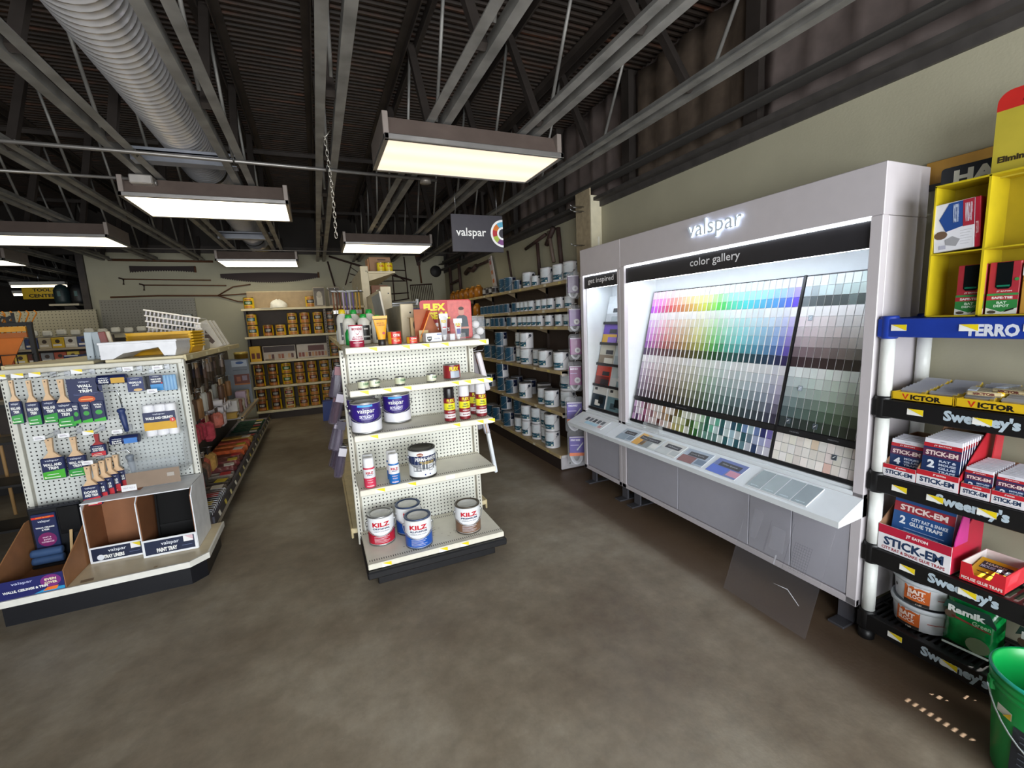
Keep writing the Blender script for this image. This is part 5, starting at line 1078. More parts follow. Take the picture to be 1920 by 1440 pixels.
for i, (x0, x1) in enumerate(((-.93, -.40), (-.38, .17))):
    t = thing('sample_board', ('stain colour sample board, left one on the third back shelf', 'stain colour sample board with swatch rows, right one on third back shelf')[i], 'sample board', ((x0+x1)/2, 9.08, 1.057))
    w = (x1-x0)/2; b = MB(); b.box(-w, w, 0, .02, 0, .26, 'b8aca0 r.5', .004); P = Pn(b, (0, 0, 0)); rr = random.Random(i)
    P.rect(-w*.96, .15, w*.96, .25, '3a2620 r.5' if i == 0 else 'c0b4a8 r.5', 1)
    if i: P.rect(-w*.3, .13, w*.7, .23, '5a2a20 r.5', 2)
    for k in range(9):
        P.rect(-w*.9+k*w*.2, .03, -w*.9+k*w*.2+w*.15, .11 if i else .03+.08*((k*5) % 3 > 0), ('7a3426', '8c4a30', 'a06a48', 'b88a60', '5a2c20', 'c09a74')[(k*5+i) % 6]+' r.5', 2)
    b.build('board', t)
    if i:
        for k in range(4): b = MB(); b.box(w-.1+k*.02, w-.08+k*.02, .02+k*.02, .022+k*.02, 0, .255, 'd8d0c8 r.5'); b.build('spare_leaf', t)
b = MB(); b.box(-.07, .07, -.01, .1, 0, .03, '7a6a54 r.5'); single(b, 'price_block', 'small tan block in front of the sample boards', 'block', (-.83, 9.02, 1.057))
b = MB(); b.prism([(-.12, 0), (.12, 0), (.09, .34), (-.10, .34)], 'y', -.1, .1, '1b3a8c r.4'); single(b, 'blue_bin', 'dark blue plastic bin on the floor beyond the middle island', 'bin', (.06, 8.3, 0))
# ---------- antique tools on the walls ----------
RU = '3a2620 r.7 n.3 s10'; WD = '5c3a24 r.7 n.2 s10'
def saw(label, x, z, L, hh, bow, hand):
    t = thing('crosscut_saw', label, 'saw', (x, YB-.02, z)); b = MB(); n = int(L/.035); top = []; bot = []
    for i in range(n+1):
        u = i/n*2-1; top.append((u*L/2, hh/2-(bow*.2)*(u*u))); 
    for i in range(2*n+1):
        u = i/(2*n)*2-1; bot.append((u*L/2, -hh/2-bow*(1-u*u)*.8+(.02 if i % 2 else -.0)))
    b.prism(top+bot[::-1], 'y', -.003, .003, '2a1c1a r.6 m.3'); b.build('blade', t)
    for sx in ((1, -1) if hand == 2 else (1,)):
        b = MB(); b.tube([(sx*L/2*.98, -.01, -.05), (sx*L/2*.98, -.01, .12 if hand == 2 else .05)], .016, WD, 8); b.build('handle', t)
saw('long curved crosscut saw with jagged teeth below the rear light on back wall', -.66, 2.60, 1.62, .10, .11, 1)
saw('short dark saw with coarse teeth high on the back wall at left', -2.28, 2.705, .92, .11, -.03, 1)
def pole(name, label, pts, r=.014, extra=None, k=WD, cat='antique tool'):
    t = thing(name, label, cat); b = MB(); b.tube(pts, r, k, 7); b.build('shaft', t)
    if extra: b = MB(); extra(b); b.build('head', t)
    return t
y_ = YB-.03
pole('antique_bar', 'long dark wooden bar fixed highest on the back wall at left', [(-3.0, y_, 2.86), (-1.55, y_, 2.84)], .02)
pole('antique_hook', 'upper thin hooked pole on the back wall at left', [(-2.86, y_, 2.55), (-1.62, y_, 2.52)], .011, lambda b: b.tube([(-2.90, y_, 2.57), (-2.84, y_, 2.55), (-2.85, y_, 2.46)], .014, RU, 6))
pole('antique_hook', 'second hooked pole just below the upper one, back wall', [(-2.60, y_, 2.45), (-1.4, y_, 2.425)], .011, lambda b: b.tube([(-2.64, y_, 2.47), (-2.58, y_, 2.45), (-2.59, y_, 2.36)], .014, RU, 6))
def fork(b):
    for q in (((-1.55, y_, 2.25), (-1.3, y_, 2.40), (-1.02, y_, 2.44)), ((-1.55, y_, 2.25), (-1.0, y_, 2.28)), ((-1.55, y_, 2.25), (-1.25, y_, 2.14), (-.97, y_, 2.12))): b.tube(list(q), .012, WD, 6)
pole('wooden_hay_fork', 'three pronged wooden hay fork mounted horizontally on back wall', [(-3.05, y_, 2.26), (-2.4, y_, 2.27), (-1.55, y_, 2.25)], .014, fork)
pole('rusty_scythe', 'straight rusty blade hanging on the back wall right of the long saw', [(.32, y_, 2.85), (.42, y_, 2.28)], .016, None, RU)
pole('iron_harrow', 'rusty angled iron frame on back wall above island', [(.35, y_, 2.95), (1.25, y_, 2.66), (1.9, y_, 2.48)], .02, lambda b: (b.tube([(.75, y_, 2.82), (.60, y_, 2.40)], .012, RU, 6), b.tube([(.70, y_, 2.62), (1.3, y_, 2.42)], .01, RU, 6), b.tube([(.72, y_, 2.75), (.85, y_, 2.65), (.84, y_, 2.5), (.68, y_, 2.45)], .008, RU, 6)), RU)
t = thing('hay_rack', 'rusty wire hay rack frame on the back wall near the corner', 'antique tool', (1.42, y_, 2.35)); b = MB()
for q in (((-.5, .35), (.36, .33)), ((-.45, .12), (.36, .12)), ((-.5, -.12), (.0, -.14), (.4, -.12)), ((-.5, -.25), (.0, -.29), (.4, -.24)), ((.1, .5), (.1, -.28)), ((.36, .6), (.38, .0), (.38, -.25)), ((.12, .28), (.34, .12))): b.tube([(p[0], 0, p[1]) for p in q], .012, RU, 6)
b.build('bars', t)
t = thing('grain_fork', 'wide rusty grain fork with many tines hanging on back wall', 'antique tool', (2.10, y_, 2.0)); b = MB(); b.tube([(-.03, 0, .95), (0, 0, .42)], .018, WD, 8); b.build('shaft', t)
b = MB(); b.tube([(-.09, 0, .97), (.03, 0, .97)], .03, WD, 8); b.prism([(-.09, .97), (.03, .97), (.0, .78), (-.06, .78)], 'y', -.02, .02, RU); b.build('grip', t)
b = MB(); b.tube([(-.24, 0, .38), (.22, 0, .40)], .014, RU, 6); b.build('crossbar', t)
for i in range(13): b = MB(); x = -.24+i*.038; b.tube([(x, 0, .38), (x+.01, -.02, .2), (x+.02, -.01, .02)], .006, RU, 5); b.build('tine', t)
b = MB(); b.lathe([(0, 0), (.10, 0), (.12, .01), (.11, .02), (0, .03)], '1c1816 r.6', 20, M=Matrix.Translation((2.42, y_, 2.66)) @ Matrix.Rotation(pi/2, 4, 'X')); single(b, 'antique_pan', 'round black iron pan on the back wall beside the grain fork', 'pan')
xw = XW-.036
def rtool(name, label, parts):
    t = thing(name, label, 'antique tool'); 
    for nm, pts, r, k in parts: b = MB(); b.tube([(xw, p[0], p[1]) for p in pts], r, k, 7); b.build(nm, t)
rtool('antique_jack', 'tall rusty iron clamp high on right wall by the corner', [('shaft', ((8.9, 2.75), (8.9, 1.95)), .03, RU), ('jaw', ((8.9, 2.72), (8.3, 2.75), (8.25, 2.1)), .03, RU), ('jaw', ((8.9, 2.35), (8.3, 2.38)), .025, RU)])
rtool('antique_auger', 'twisted rusty auger on the right wall behind leaning white strip', [('shaft', ((7.5, 2.50), (6.6, 2.52)), .022, RU), ('bit', ((7.9, 2.45), (7.7, 2.50), (7.5, 2.46), (7.3, 2.51)), .04, RU)])
rtool('antique_hammer', 'large T shaped iron tool on right wall above paint cans', [('shaft', ((5.02, 2.5), (4.98, 2.05)), .022, RU), ('head', ((5.35, 2.48), (4.8, 2.56)), .02, RU)])
rtool('antique_brace', 'pale wrapped iron brace on the right wall between dark tools', [('shaft', ((4.72, 2.58), (4.66, 2.36), (4.62, 2.22)), .022, '6a5a50 r.6'), ('head', ((4.78, 2.44), (4.6, 2.6)), .03, RU)])
rtool('antique_clamp', 'dark clamp with crossbar on right wall nearest the plywood post', [('shaft', ((4.50, 2.58), (4.44, 2.12)), .026, RU), ('bar', ((4.62, 2.04), (4.28, 2.16)), .02, RU), ('pin', ((4.60, 2.10), (4.61, 1.98)), .012, RU)])
rtool('antique_file', 'short straight iron bar on right wall beside the leaning strip', [('shaft', ((5.95, 2.55), (5.85, 2.18)), .016, RU)])
# ---------- paint shelves along the right wall ----------
PS = thing('shelf_unit', 'brown shelf run along the right wall filled with white and teal paint cans', 'shelving unit', (XW, 3.9, 0))
LN = 5.45
b = MB(); b.box(-.03, -.005, 0, LN, .1, 1.95, '46382f r.6'); b.build('back_panel', PS)
SH = {1: (2.40, 1.966), 2: (2.37, 1.678), 3: (2.338, 1.494), 4: (2.23, 1.042), 5: (2.225, .61), 0: (2.185, .164)}
for s in (1, 2, 3, 4, 5, 0):
    X, z = SH[s]; b = MB()
    b.box(X-XW, -.03, 0, LN, z-.022, z, 'b09a74 r.5 n.12 s6'); b.box(X-XW-.008, X-XW+.004, 0, LN, z-.035, z+.002, 'bca67c r.5 n.15 s8', .003)
    if s: b.box(X-XW, -.03, 0, .006, z-.05, z, 'b8b0a8 r.5')
    P = Pn(b, (X-XW-.0085, 0, z-.017), (0, -1, 0))
    for k in range(16): P.rect(-.3-k*.33, -.012, -.24-k*.33, .012, ('d8c878', 'e6e0cc', 'c8b060')[k % 3]+' r.5', 1)
    for k in range(0, 5):
        if s: b.prism([(X-XW+.02, z-.02), (-.03, z-.02), (-.03, z-.10)], 'y', .9*k+.0, .9*k+.004, '8c7a5e r.6')
    b.build('shelf', PS)
b = MB(); b.box(2.195-XW, -.04, .01, LN, 0, .13, '2c211e r.6'); b.build('plinth', PS)
b = MB(); b.box(2.19-XW, -.07, -.012, .012, .012, .155, 'b4b0b4 r.45 n.1', .006); b.box(2.19-XW, -.07, -.018, -.008, .142, .165, 'c8c4c4 r.4', .004); Pn(b, (2.29-XW, -.012, .07)).disc(0, 0, .011, '14110f r.6', 1); b.build('end_plate', PS)
for k in range(7):
    b = MB(); b.box(-.06, -.03, .9*k-.015+.015, .9*k+.03, .1, 1.96, '3a2e28 r.6'); b.build('upright', PS)
def pcan(r, h, teal):
    t = proto('paint_can')
    b = MB(); b.lathe([(r*.97, 0), (r*1.01, 0), (r*1.01, .006), (r, .008), (r, h-.007)], 'dcdadd r.38', 24, cap=False)
    P = Pn(b, (0, 0, 0), bend=r+.0006, e=.0007); big = h > .15
    if teal:
        P.rect(-1.45*r, .008, 1.3*r, h-.01, '1f4a62 r.4', 1)
        for k in range(5): P.rect(-.9*r, h*(.16+.14*k), (.2+.25*(k % 2))*r, h*(.175+.14*k), '9ab4c0 r.4', 2)
        P.text('valspar', -.2*r, h*.86, r*.9, h*.09, 'dfe8ec r.4', 2, .01); P.rect(1.4*r, h*.5, 2.2*r, h-.01, '1b2240 r.4', 1)
    else:
        P.rect(-1.3*r, h*.13, 1.1*r, h*.40, '1f5468 r.4', 1); P.rect(-1.3*r, h*.44, 1.1*r, h*.9, 'dde2e6 r.4', 1); P.text('valspar', -.1*r, h*.80, r*.9, h*.08, '9aa4ac r.4', 2, .0); P.text('INTERIOR', -.1*r, h*.27, r*.9, h*.06, 'c8dce0 r.4', 2, .02); P.rect(.75*r, h*.15, 1.0*r, h*.24, 'd8dcc8 r.4', 2)
        P.disc(1.75*r, h*.80, r*.22, '17192c r.4', 1, 14); P.disc(1.75*r, h*.80, r*.10, '4a4e60 r.4', 2, 10)
    b.build('body', t)
    b = MB(); b.lathe([(r, h-.008), (r*1.02, h-.005), (r*1.02, h), (r*.88, h), (r*.84, h-.006), (r*.80, h-.002), (r*.66, h-.002), (r*.62, h-.006), (0, h-.006)], 'a2a2a6 r.35 m.7', 24, cap=False); b.build('lid', t)
    if big: bail(t, r, h, tilt=1.4)
    return t
PG, TG, PQ, TQ = pcan(.083, .19, 0), pcan(.083, .19, 1), pcan(.054, .125, 0), pcan(.054, .125, 1)
shn = {1: 'top', 2: 'second', 3: 'third', 4: 'fourth', 5: 'fifth', 0: 'bottom'}
cnt = {}
def shelf_can(s, typ, y, n=1, dx=0, big=True, wh=''):
    X, z = SH[s]; r, h = (.083, .19) if big else (.054, .125); src = {(0, 1): PG, (1, 1): TG, (0, 0): PQ, (1, 0): TQ}[typ, int(big)]
    cnt[s] = cnt.get(s, 0)+1
    for k in range(n):
        nm = ('teal' if typ else 'white')+(' gallon' if big else ' quart')+' paint can'
        lb = '%s, %s paint shelf, %s from the near end%s%s' % (nm, shn[s], ORD[cnt[s]-1], '' if n == 1 else (', lower of stack' if k == 0 else ', upper of stack'), wh)
        put(src, lb, 'paint can', (X+r+.014+dx, y, z+.002+k*(h+.001)), -pi/2+random.uniform(-.1, .25), 'paint cans on the right wall shelves')
GB = True
# top shelf
for y, tp, n, bg in ((4.10, 0, 1, 1), (4.33, 0, 1, 1), (4.62, 0, 1, 1), (4.86, 0, 1, 0), (5.11, 0, 1, 1), (5.40, 1, 1, 0), (5.71, 1, 1, 1), (5.90, 1, 1, 1)): shelf_can(1, tp, y, n, 0, bool(bg))
def run(s, lst):
    last = 0
    for tp, y in lst:
        y = max(y, last+.111); last = y; shelf_can(s, tp, y, 1, 0, False)
run(2, [(0, 4.05), (0, 4.24), (0, 4.44), (0, 4.58), (0, 4.72), (0, 4.93), (0, 5.05), (0, 5.17), (0, 5.28), (1, 5.43), (1, 5.70), (1, 5.86), (1, 6.02), (1, 6.18), (1, 6.34), (1, 6.5), (1, 6.66)])
run(3, [(0, 4.03), (0, 4.21), (0, 4.44), (0, 4.65), (0, 4.79), (0, 4.92), (0, 5.05), (0, 5.19), (0, 5.39), (1, 5.55), (1, 5.8), (1, 5.98), (1, 6.16), (0, 6.34), (1, 6.52), (1, 6.7)])
for y, tp, n, dx in ((4.07, 0, 1, .0), (4.27, 0, 1, .17), (4.42, 0, 1, 0), (4.66, 0, 1, .05), (4.90, 0, 2, 0), (5.12, 0, 2, .04), (5.40, 1, 1, 0), (5.72, 1, 2, 0), (5.98, 1, 1, .03), (6.2, 1, 1, 0)): shelf_can(4, tp, y, n, dx)
for y, tp, n, dx in ((4.14, 0, 2, .12), (4.30, 0, 1, 0), (4.50, 0, 1, .02), (4.76, 0, 1, .15), (4.98, 0, 1, 0), (5.2, 1, 1, .17), (5.42, 1, 1, 0), (5.62, 1, 1, .17), (5.72, 1, 2, .0), (5.98, 1, 1, .12), (6.2, 1, 1, 0)): shelf_can(5, tp, y, n, dx)
for y, tp, n, dx in ((4.24, 0, 2, 0), (4.45, 0, 2, .06), (4.64, 0, 2, .03), (4.86, 0, 2, 0), (5.08, 0, 1, 0), (5.27, 1, 2, .08), (5.45, 1, 1, -.005), (5.66, 1, 2, .05), (5.88, 1, 1, 0), (6.1, 1, 1, 0)): shelf_can(0, tp, y, n, dx)
# amber jugs and small dark cans at the far end of the top shelf
for i, y in enumerate((6.98, 7.27, 7.56, 7.85, 8.14, 8.43)):
    t = thing('amber_jug', 'amber plastic jug on the top paint shelf, %s in its row' % ORD[i], 'jug', (2.49, y, 1.968), 0, 'amber jugs at the far end')
    b = MB(); b.lathe([(.07, 0), (.08, .006), (.08, .11), (.07, .15), (.045, .175), (.03, .18)], 'a8681c r.3', 18); b.build('bottle', t); b = MB(); b.lathe([(.034, .178), (.034, .20), (0, .202)], 'c89040 r.4', 14); b.build('cap', t)
put_l = [(2.44, 6.95, 1.68)]
t = thing('amber_jug', 'lone amber jug on the second paint shelf far from the camera', 'jug', (2.44, 6.98, 1.68), 0); b = MB(); b.lathe([(.06, 0), (.07, .006), (.07, .13), (.04, .17), (.03, .175)], 'a8681c r.3', 18); b.build('bottle', t); b = MB(); b.lathe([(.032, .175), (.032, .19), (0, .192)], 'c89040 r.4', 14); b.build('cap', t)
for i, y in enumerate((6.2, 6.33, 6.46, 6.6)):
    t = thing('small_can', '%s small tin on the top paint shelf beside the leaning strip, %s from near end' % (('silver', 'black', 'grey', 'charcoal')[i], ORD[i]), 'tin', (2.47, y, 1.968), 0, 'small tins beside the leaning strip')
    b = MB(); b.lathe([(.05, 0), (.055, .005), (.055, .105), (.05, .11)], ('8c8884 r.4', '2a2426 r.4', '6a6668 r.4', '3a3034 r.4')[i], 18); b.lathe([(.0556, .03), (.0556, .085)], ('2a2426 r.4', 'a8a4a0 r.4')[i % 2], 18, cap=False); b.build('body', t)
    b = MB(); b.lathe([(.05, .109), (.045, .112), (0, .112)], 'a8a4a0 r.3 m.7', 16, cap=False); b.build('lid', t)
b = MB(); M = Matrix.Rotation(-.33, 4, 'X') ; b.box(-.02, .0, -.06, .06, 0, .62, 'c4bab8 r.5', .003, M=M); P = Pn(b, (0, 0, 0))
for (z0, z1, c) in ((.02, .12, 'b8453a'), (.2, .26, 'c8703a'), (.34, .40, 'c87a4a'), (.5, .56, 'b0605a')): b.box(-.022, -.0195, -.03, .03, z0, z1, c+' r.5', 0, M=M)
b.box(.0, .004, .055, .075, .0, .6, '8a2a26 r.5', 0, M=M)
single(b, 'sample_strip', 'tall white and red printed strip leaning on the wall above amber jugs', 'printed strip', (2.585, 6.42, 1.968), 0)
# bagged roller packs hanging at the near end
for i, (x, z, w, h, c, c2, tx, sh) in enumerate(((2.33, 2.02, .14, .26, '4a2858', 'b8b4bc', None, 0), (2.33, 1.70, .14, .26, '6a2a88', 'd8d4d8', None, 0), (2.325, 1.42, .14, .26, '8a2a7c', 'd8d4d8', None, 0), (2.305, 1.15, .15, .30, '8a2474', 'd0ccd0', 'BEND', 0), (2.275, .80, .19, .36, '4a2a9c', 'e8742c', 'TWO-WAY', 1), (2.285, .45, .19, .36, '44289a', 'e8742c', 'SPRAY HOSE', 1))):
    t = thing('bagged_hose', '%s purple labelled bag hanging at the near end of the paint shelves' % ('topmost dark', 'second', 'third', 'magenta, fourth', 'large white, fifth', 'lowest large white')[i], 'bag', (x, 3.80-.012*i, z-h), -.45, 'purple labelled bags by the gallery')
    b = MB()
    for k in range(3 if sh else 2): 
        pts = [((w*.36-k*.008)*cos(a*.3927), .012*k, h*.42+(h*.38-k*.006)*sin(a*.3927)) for a in range(16)]
        b.tube(pts, .011 if sh else .009, 'd4d4da r.3', 7, True)
    b.build('coiled_tube', t)
    b = MB(); b.box(-w*.40, w*.40, -.026, -.014, h*(.30 if sh else .22), h*.86, c+' r.35', .004); P = Pn(b, (0, -.026, 0))
    if sh: P.rect(-w*.40, h*.30, w*.40, h*.39, 'e8742c r.4', 1); P.poly([(-w*.02, h*.48), (w*.02, h*.45), (w*.34, h*.66), (w*.32, h*.70)], 'c8c8d0 r.4', 1)
    else: P.disc(w*.12, h*.38, w*.2, c2+' r.4', 1, 14); P.disc(w*.12, h*.38, w*.08, '8a868c r.4', 2, 12)
    if tx: P.text(tx, -w*.08, h*.76, w*.5, h*.06, 'e8e0f0 r.4', 2, .05); P.rect(-w*.34, h*.60, w*.1, h*.625, 'c0b0e0 r.4', 2)
    P.rect(-w*.38, h*.82, w*.38, h*.855, 'c8c0d0 r.4', 1); b.build('printed_card', t)
    b = MB(); b.box(-w*.48, w*.48, -.03, .03, 0, h, 'f2f4f8 r.08 t.88 n0', .02); b.build('clear_bag', t)
    b = MB(); b.tube([(0, .22, h+.01), (0, -.05, h+.0), (0, -.06, h+.015)], .004, 'c8c8cc r.25 m.9', 6); b.tube([(.02, .22, h+.02), (.02, -.04, h+.015)], .004, 'c8c8cc r.25 m.9', 6); b.build('peg_hook', t)
# ---------- colour gallery on the right wall (front faces the aisle, local x runs towards the camera) ----------
GX, GY = 2.25, 3.54
GA = thing('sample_display', 'tall white illuminated paint colour display against the right wall', 'display', (GX, GY, 0), -pi/2)
GW = 'c4bec2 r.35 n.02'; GI = 'e6eaec r.4 n.02'; W_ = 2.383; D = .33
def part(nm, fn, par=GA):
    b = MB(); fn(b); return b.build(nm, par)
part('side_panel', lambda b: b.box(0, .02, .042, D, .14, 1.945, GW, .002))
part('side_panel', lambda b: b.box(W_-.02, W_, .042, D, .14, 1.960, GW, .002))
part('back_panel', lambda b: b.box(.02, W_-.02, D-.02, D, .14, 1.945, GI))
part('header', lambda b: (b.box(0, .583, 0, D, 1.947, 2.178, GW, .003), b.box(.586, W_, 0, D, 1.962, 2.178, GW, .003)))
part('pillar', lambda b: b.box(.0, .045, -.004, .04, .14, 1.947, GW, .003))
part('pillar', lambda b: (b.box(.545, .583, -.004, .04, .14, 1.947, GW, .003), b.box(.586, .638, -.004, .04, .14, 1.962, GW, .003)))
part('pillar', lambda b: b.box(2.335, W_, -.004, .04, .14, 1.962, GW, .003))
part('partition', lambda b: b.box(.575, .595, .03, D-.02, .70, 1.945, GI))
for x0, x1 in ((.045, .055), (.63, .64), (2.33, 2.336)): part('inner_side', lambda b, x0=x0, x1=x1: b.box(x0, x1, .03, D-.02, .70, 1.945, GI))
DKB = '2b2a2e r.45'
def sgn1(b): b.box(.638, 2.335, .012, .03, 1.832, 1.945, DKB); Pn(b, (0, .012, 0)).text('color gallery', 1.485, 1.893, .375, .062, 'e8e8ea r.4', 2, .008)
def sgn2(b): b.box(.045, .545, .012, .03, 1.832, 1.935, DKB); Pn(b, (0, .012, 0)).text('get inspired', .295, 1.888, .375, .056, 'e8e8ea r.4', 2, .012)
part('gallery_sign', sgn1); part('inspire_sign', sgn2)
LED = emis('led_strip', 'f2f8ff', 6.0)
part('led_strip', lambda b: b.box(.638, 2.335, .0, .012, 1.948, 1.960, LED)); part('led_strip', lambda b: b.box(.045, .545, .002, .012, 1.938, 1.945, LED))
LED2 = emis('led_tube', 'e6f2ff', 20.0)
part('led_tube', lambda b: b.box(.66, 2.32, .045, .075, 1.835, 1.845, LED2)); part('led_tube', lambda b: b.box(.06, .53, .045, .075, 1.835, 1.845, LED2))
part('led_bracket', lambda b: b.box(.65, 2.33, .03, .08, 1.846, 1.856, GI)); part('led_bracket', lambda b: b.box(.05, .54, .03, .08, 1.846, 1.856, GI))
# back-lit letters
LET = emis('letter_glow', 'cfe4ff', 3.2)
def letters(b):
    vs, fs, a = tgeo('valspar', .0); cx, cz, w, h = 1.50, 2.087, .40, .125
    for l, k, g in ((-.004, LET, 1.0), (-.016, 'd4dee8 r.3', .99)):
        b.add([(cx+x*w, l, cz+z*h) for x, z in vs], fs, k)
    n = len(vs); ed = {}
    for f in fs:
        for i in range(len(f)):
            e = (f[i], f[(i+1) % len(f)]); ed[tuple(sorted(e))] = ed.get(tuple(sorted(e)), []) + [e]
    V2 = []; F2 = []
    for k_, v_ in ed.items():
        if len(v_) == 1:
            i, j = v_[0]; o = len(V2)
            for q, l in ((i, -.004), (j, -.004), (j, -.016), (i, -.016)): V2.append((cx+vs[q][0]*w, l, cz+vs[q][1]*h))
            F2.append((o, o+1, o+2, o+3))
    b.add(V2, F2, LET)
part('glowing_letters', letters)
LP = 'a9a8b2 r.4 n.02'
def lower(b):
    b.box(.02, W_-.02, .02, D, .15, .70, LP)
    b.box(.0, W_, -.004, .02, .14, .175, GW, .002); b.box(.0, W_, -.003, .02, .62, .70, GW, .002)
part('base_cabinet', lower)
for x0, x1 in ((.045, .535), (.65, 1.218), (1.222, 1.788), (1.792, 2.048), (2.052, 2.333)):
    part('base_panel', lambda b, x0=x0, x1=x1: b.box(x0, x1, -.0005 if x0 > .6 else .004, .02, .18, .625, LP, .003))
part('panel_lock', lambda b: b.lathe([(0, 0), (.007, 0), (.007, .004)], '8a8890 r.3 m.8', 12, M=Matrix.Translation((2.05, -.001, .56)) @ Matrix.Rotation(pi/2, 4, 'X')))
CT = 'dfe4e8 r.28 n.02'
for nm, x0, x1 in (('a', 0.0, .578), ('b', .584, W_)):
    part('counter', lambda b, x0=x0, x1=x1: (b.prism([(-.18, .587), (-.18, .617), (-.01, .690), (.03, .692), (.03, .60)], 'x', x0, x1, CT), b.box(x0, x1, -.004, .03, .69, .712, CT, .003), b.box(x0+.03, x1-.03, .015, .05, .71, .728, CT, .002)))
for x in (.03, .50, .66, 2.27):
    part('foot', lambda b, x=x: (b.box(x, x+.075, -.02, .30, 0, .012, '5c5c62 r.4 m.5', .002), b.box(x, x+.075, .06, .075, .0, .15, '6a6a72 r.4 m.5', .002)))
# chip board
S0 = V((0, .03, .735)); S1 = V((0, .27, 1.757)); SU = (S1-S0).normalized(); SL = (S1-S0).length; SN = V((1,0,0)).cross(SU)
def bp(x, s, n=0): return S0+SU*s+SN*n+V((x, 0, 0))
def slab(b, x0, x1, s0, s1, n0, n1, k):
    vs = [bp(x, s, n) for x in (x0, x1) for s in (s0, s1) for n in (n0, n1)]
    b.add(vs, [(0,1,3,2),(4,6,7,5),(0,4,5,1),(2,3,7,6),(0,2,6,4),(1,5,7,3)], k)
part('chip_board', lambda b: slab(b, .672, 2.333, 0, SL, -.012, -.001, '18181c r.4'))
part('board_divider', lambda b: slab(b, 1.886, 1.898, 0, SL, -.001, .012, '18181c r.4'))
def bar(b):
    slab(b, .672, 2.333, .172, .200, -.001, .012, '18181c r.4'); P = Pn(b, bp(0, .186, .012), (1,0,0), SU)
    P.text('whole home color', 1.18, 0, .10, .008, '7a7a80 r.4', 1, 0); P.text('neutrals', 2.0, 0, .05, .008, 'a0a0a6 r.4', 1, 0); P.text('historics', 2.2, 0, .05, .008, 'a0a0a6 r.4', 1, 0)
part('board_bar', bar)
part('board_rail', lambda b: slab(b, .672, 2.333, -.005, .012, -.001, .016, '18181c r.4'))
# paint chips: real cards leaning in the board, each with its own colour
def chipmat():
    m, nt, b = newmat('paint_chip_card'); a = nt.nodes.new('ShaderNodeAttribute'); a.attribute_name = 'Col'; nt.links.new(a.outputs['Color'], b.inputs['Base Color']); b.inputs['Roughness'].default_value = .38; return m
CM = chipmat()
import colorsys
def h2(c):
    st = [(0, 285), (.08, 330), (.16, 358), (.26, 22), (.36, 42), (.46, 66), (.53, 100), (.60, 142), (.66, 165), (.73, 180), (.81, 194), (.89, 206), (.95, 220), (1, 250)]
    for (a, ha), (b_, hb) in zip(st[:-1], st[1:]):
        if c <= b_:
            if hb < ha-180: hb += 360
            return (ha+(hb-ha)*(c-a)/(b_-a)) % 360
    return 250
def fix(h): return h
rc = random.Random(5)
def chip_col(c, r, right):
    j = lambda a: rc.uniform(-a, a)
    if not right:
        u = c/29
        hue = h2(u) if u > .17 else (285+73*u/.17)
        if r < 3: s, v = ((.13, .94), (.40, .92), (.64, .80))[r]
        elif r < 9: s, v = ((.05, .94), (.17, .92), (.28, .89), (.38, .84), (.52, .68), (.62, .34))[r-3]
        elif r < 15: s, v = ((.03, .93), (.07, .86), (.11, .78), (.15, .66), (.2, .5), (.28, .32))[r-9]
        else: s, v = ((.42, .74), (.2, .85), (.6, .42), (.08, .88), (.3, .6))[rc.randrange(5)]; hue = (hue+j(14)) % 360
        return hue, min(1, max(0, s+j(.03))), min(1, max(0, v+j(.03)))
    u = c/10
    if r < 3: hue = 200-60*u; s, v = ((.05, .92), (.08, .72), (.10, .40))[r]; v += j(.12)
    elif r < 9: hue = 330+80*u; s, v = ((.01, .95), (.04, .90), (.06, .80), (.08, .68), (.13, .48), (.25, .24))[r-3]
    elif r < 15: hue = 190-110*u; s, v = ((.03, .92), (.06, .82), (.08, .70), (.14, .52), (.2, .38), (.2, .24))[r-9]
    else: hue = 30+j(20); s, v = (.03+abs(j(.03)), .93+j(.04)) if rc.random() > .1 else (.2, .9)
    return hue % 360, max(0, s+j(.015)), min(1, max(.05, v+j(.03)))
def cname(h, s, v):
    if s < .07: n = 'white' if v > .88 else ('pale grey' if v > .65 else ('mid grey' if v > .4 else 'charcoal'))
    else:
        names = ((15, 'red'), (40, 'orange'), (68, 'yellow'), (100, 'lime'), (155, 'green'), (185, 'teal'), (205, 'sky blue'), (240, 'blue'), (275, 'violet'), (320, 'purple'), (345, 'pink'), (361, 'red'))
        n = next(q for lim, q in names if h < lim)
        if s < .2: n = ('greyish ' if v < .8 else 'faint ')+n
        elif v > .85 and s < .5: n = 'pale '+n
        elif v < .5: n = 'dark '+n
    return n
def linc(h, s, v):
    r = colorsys.hsv_to_rgb(h/360, s, v)
    return tuple((x/12.92 if x <= .04045 else ((x+.055)/1.055)**2.4) for x in r)+(1,)
WHT = (.80, .80, .80, 1)
def chip_geo(w, h, skew):
    n0, n1 = .001, .006; a = skew
    f = [(-w/2, 0, n1), (w/2, 0, n1+a), (w/2, h, n1+a), (-w/2, h, n1)]; k = [(-w/2, 0, n0), (w/2, 0, n0), (w/2, h, n0), (-w/2, h, n0)]
    return f+k
FC = [(0,1,2,3), (7,6,5,4), (4,5,1,0), (5,6,2,1), (6,7,3,2), (7,4,0,3)]
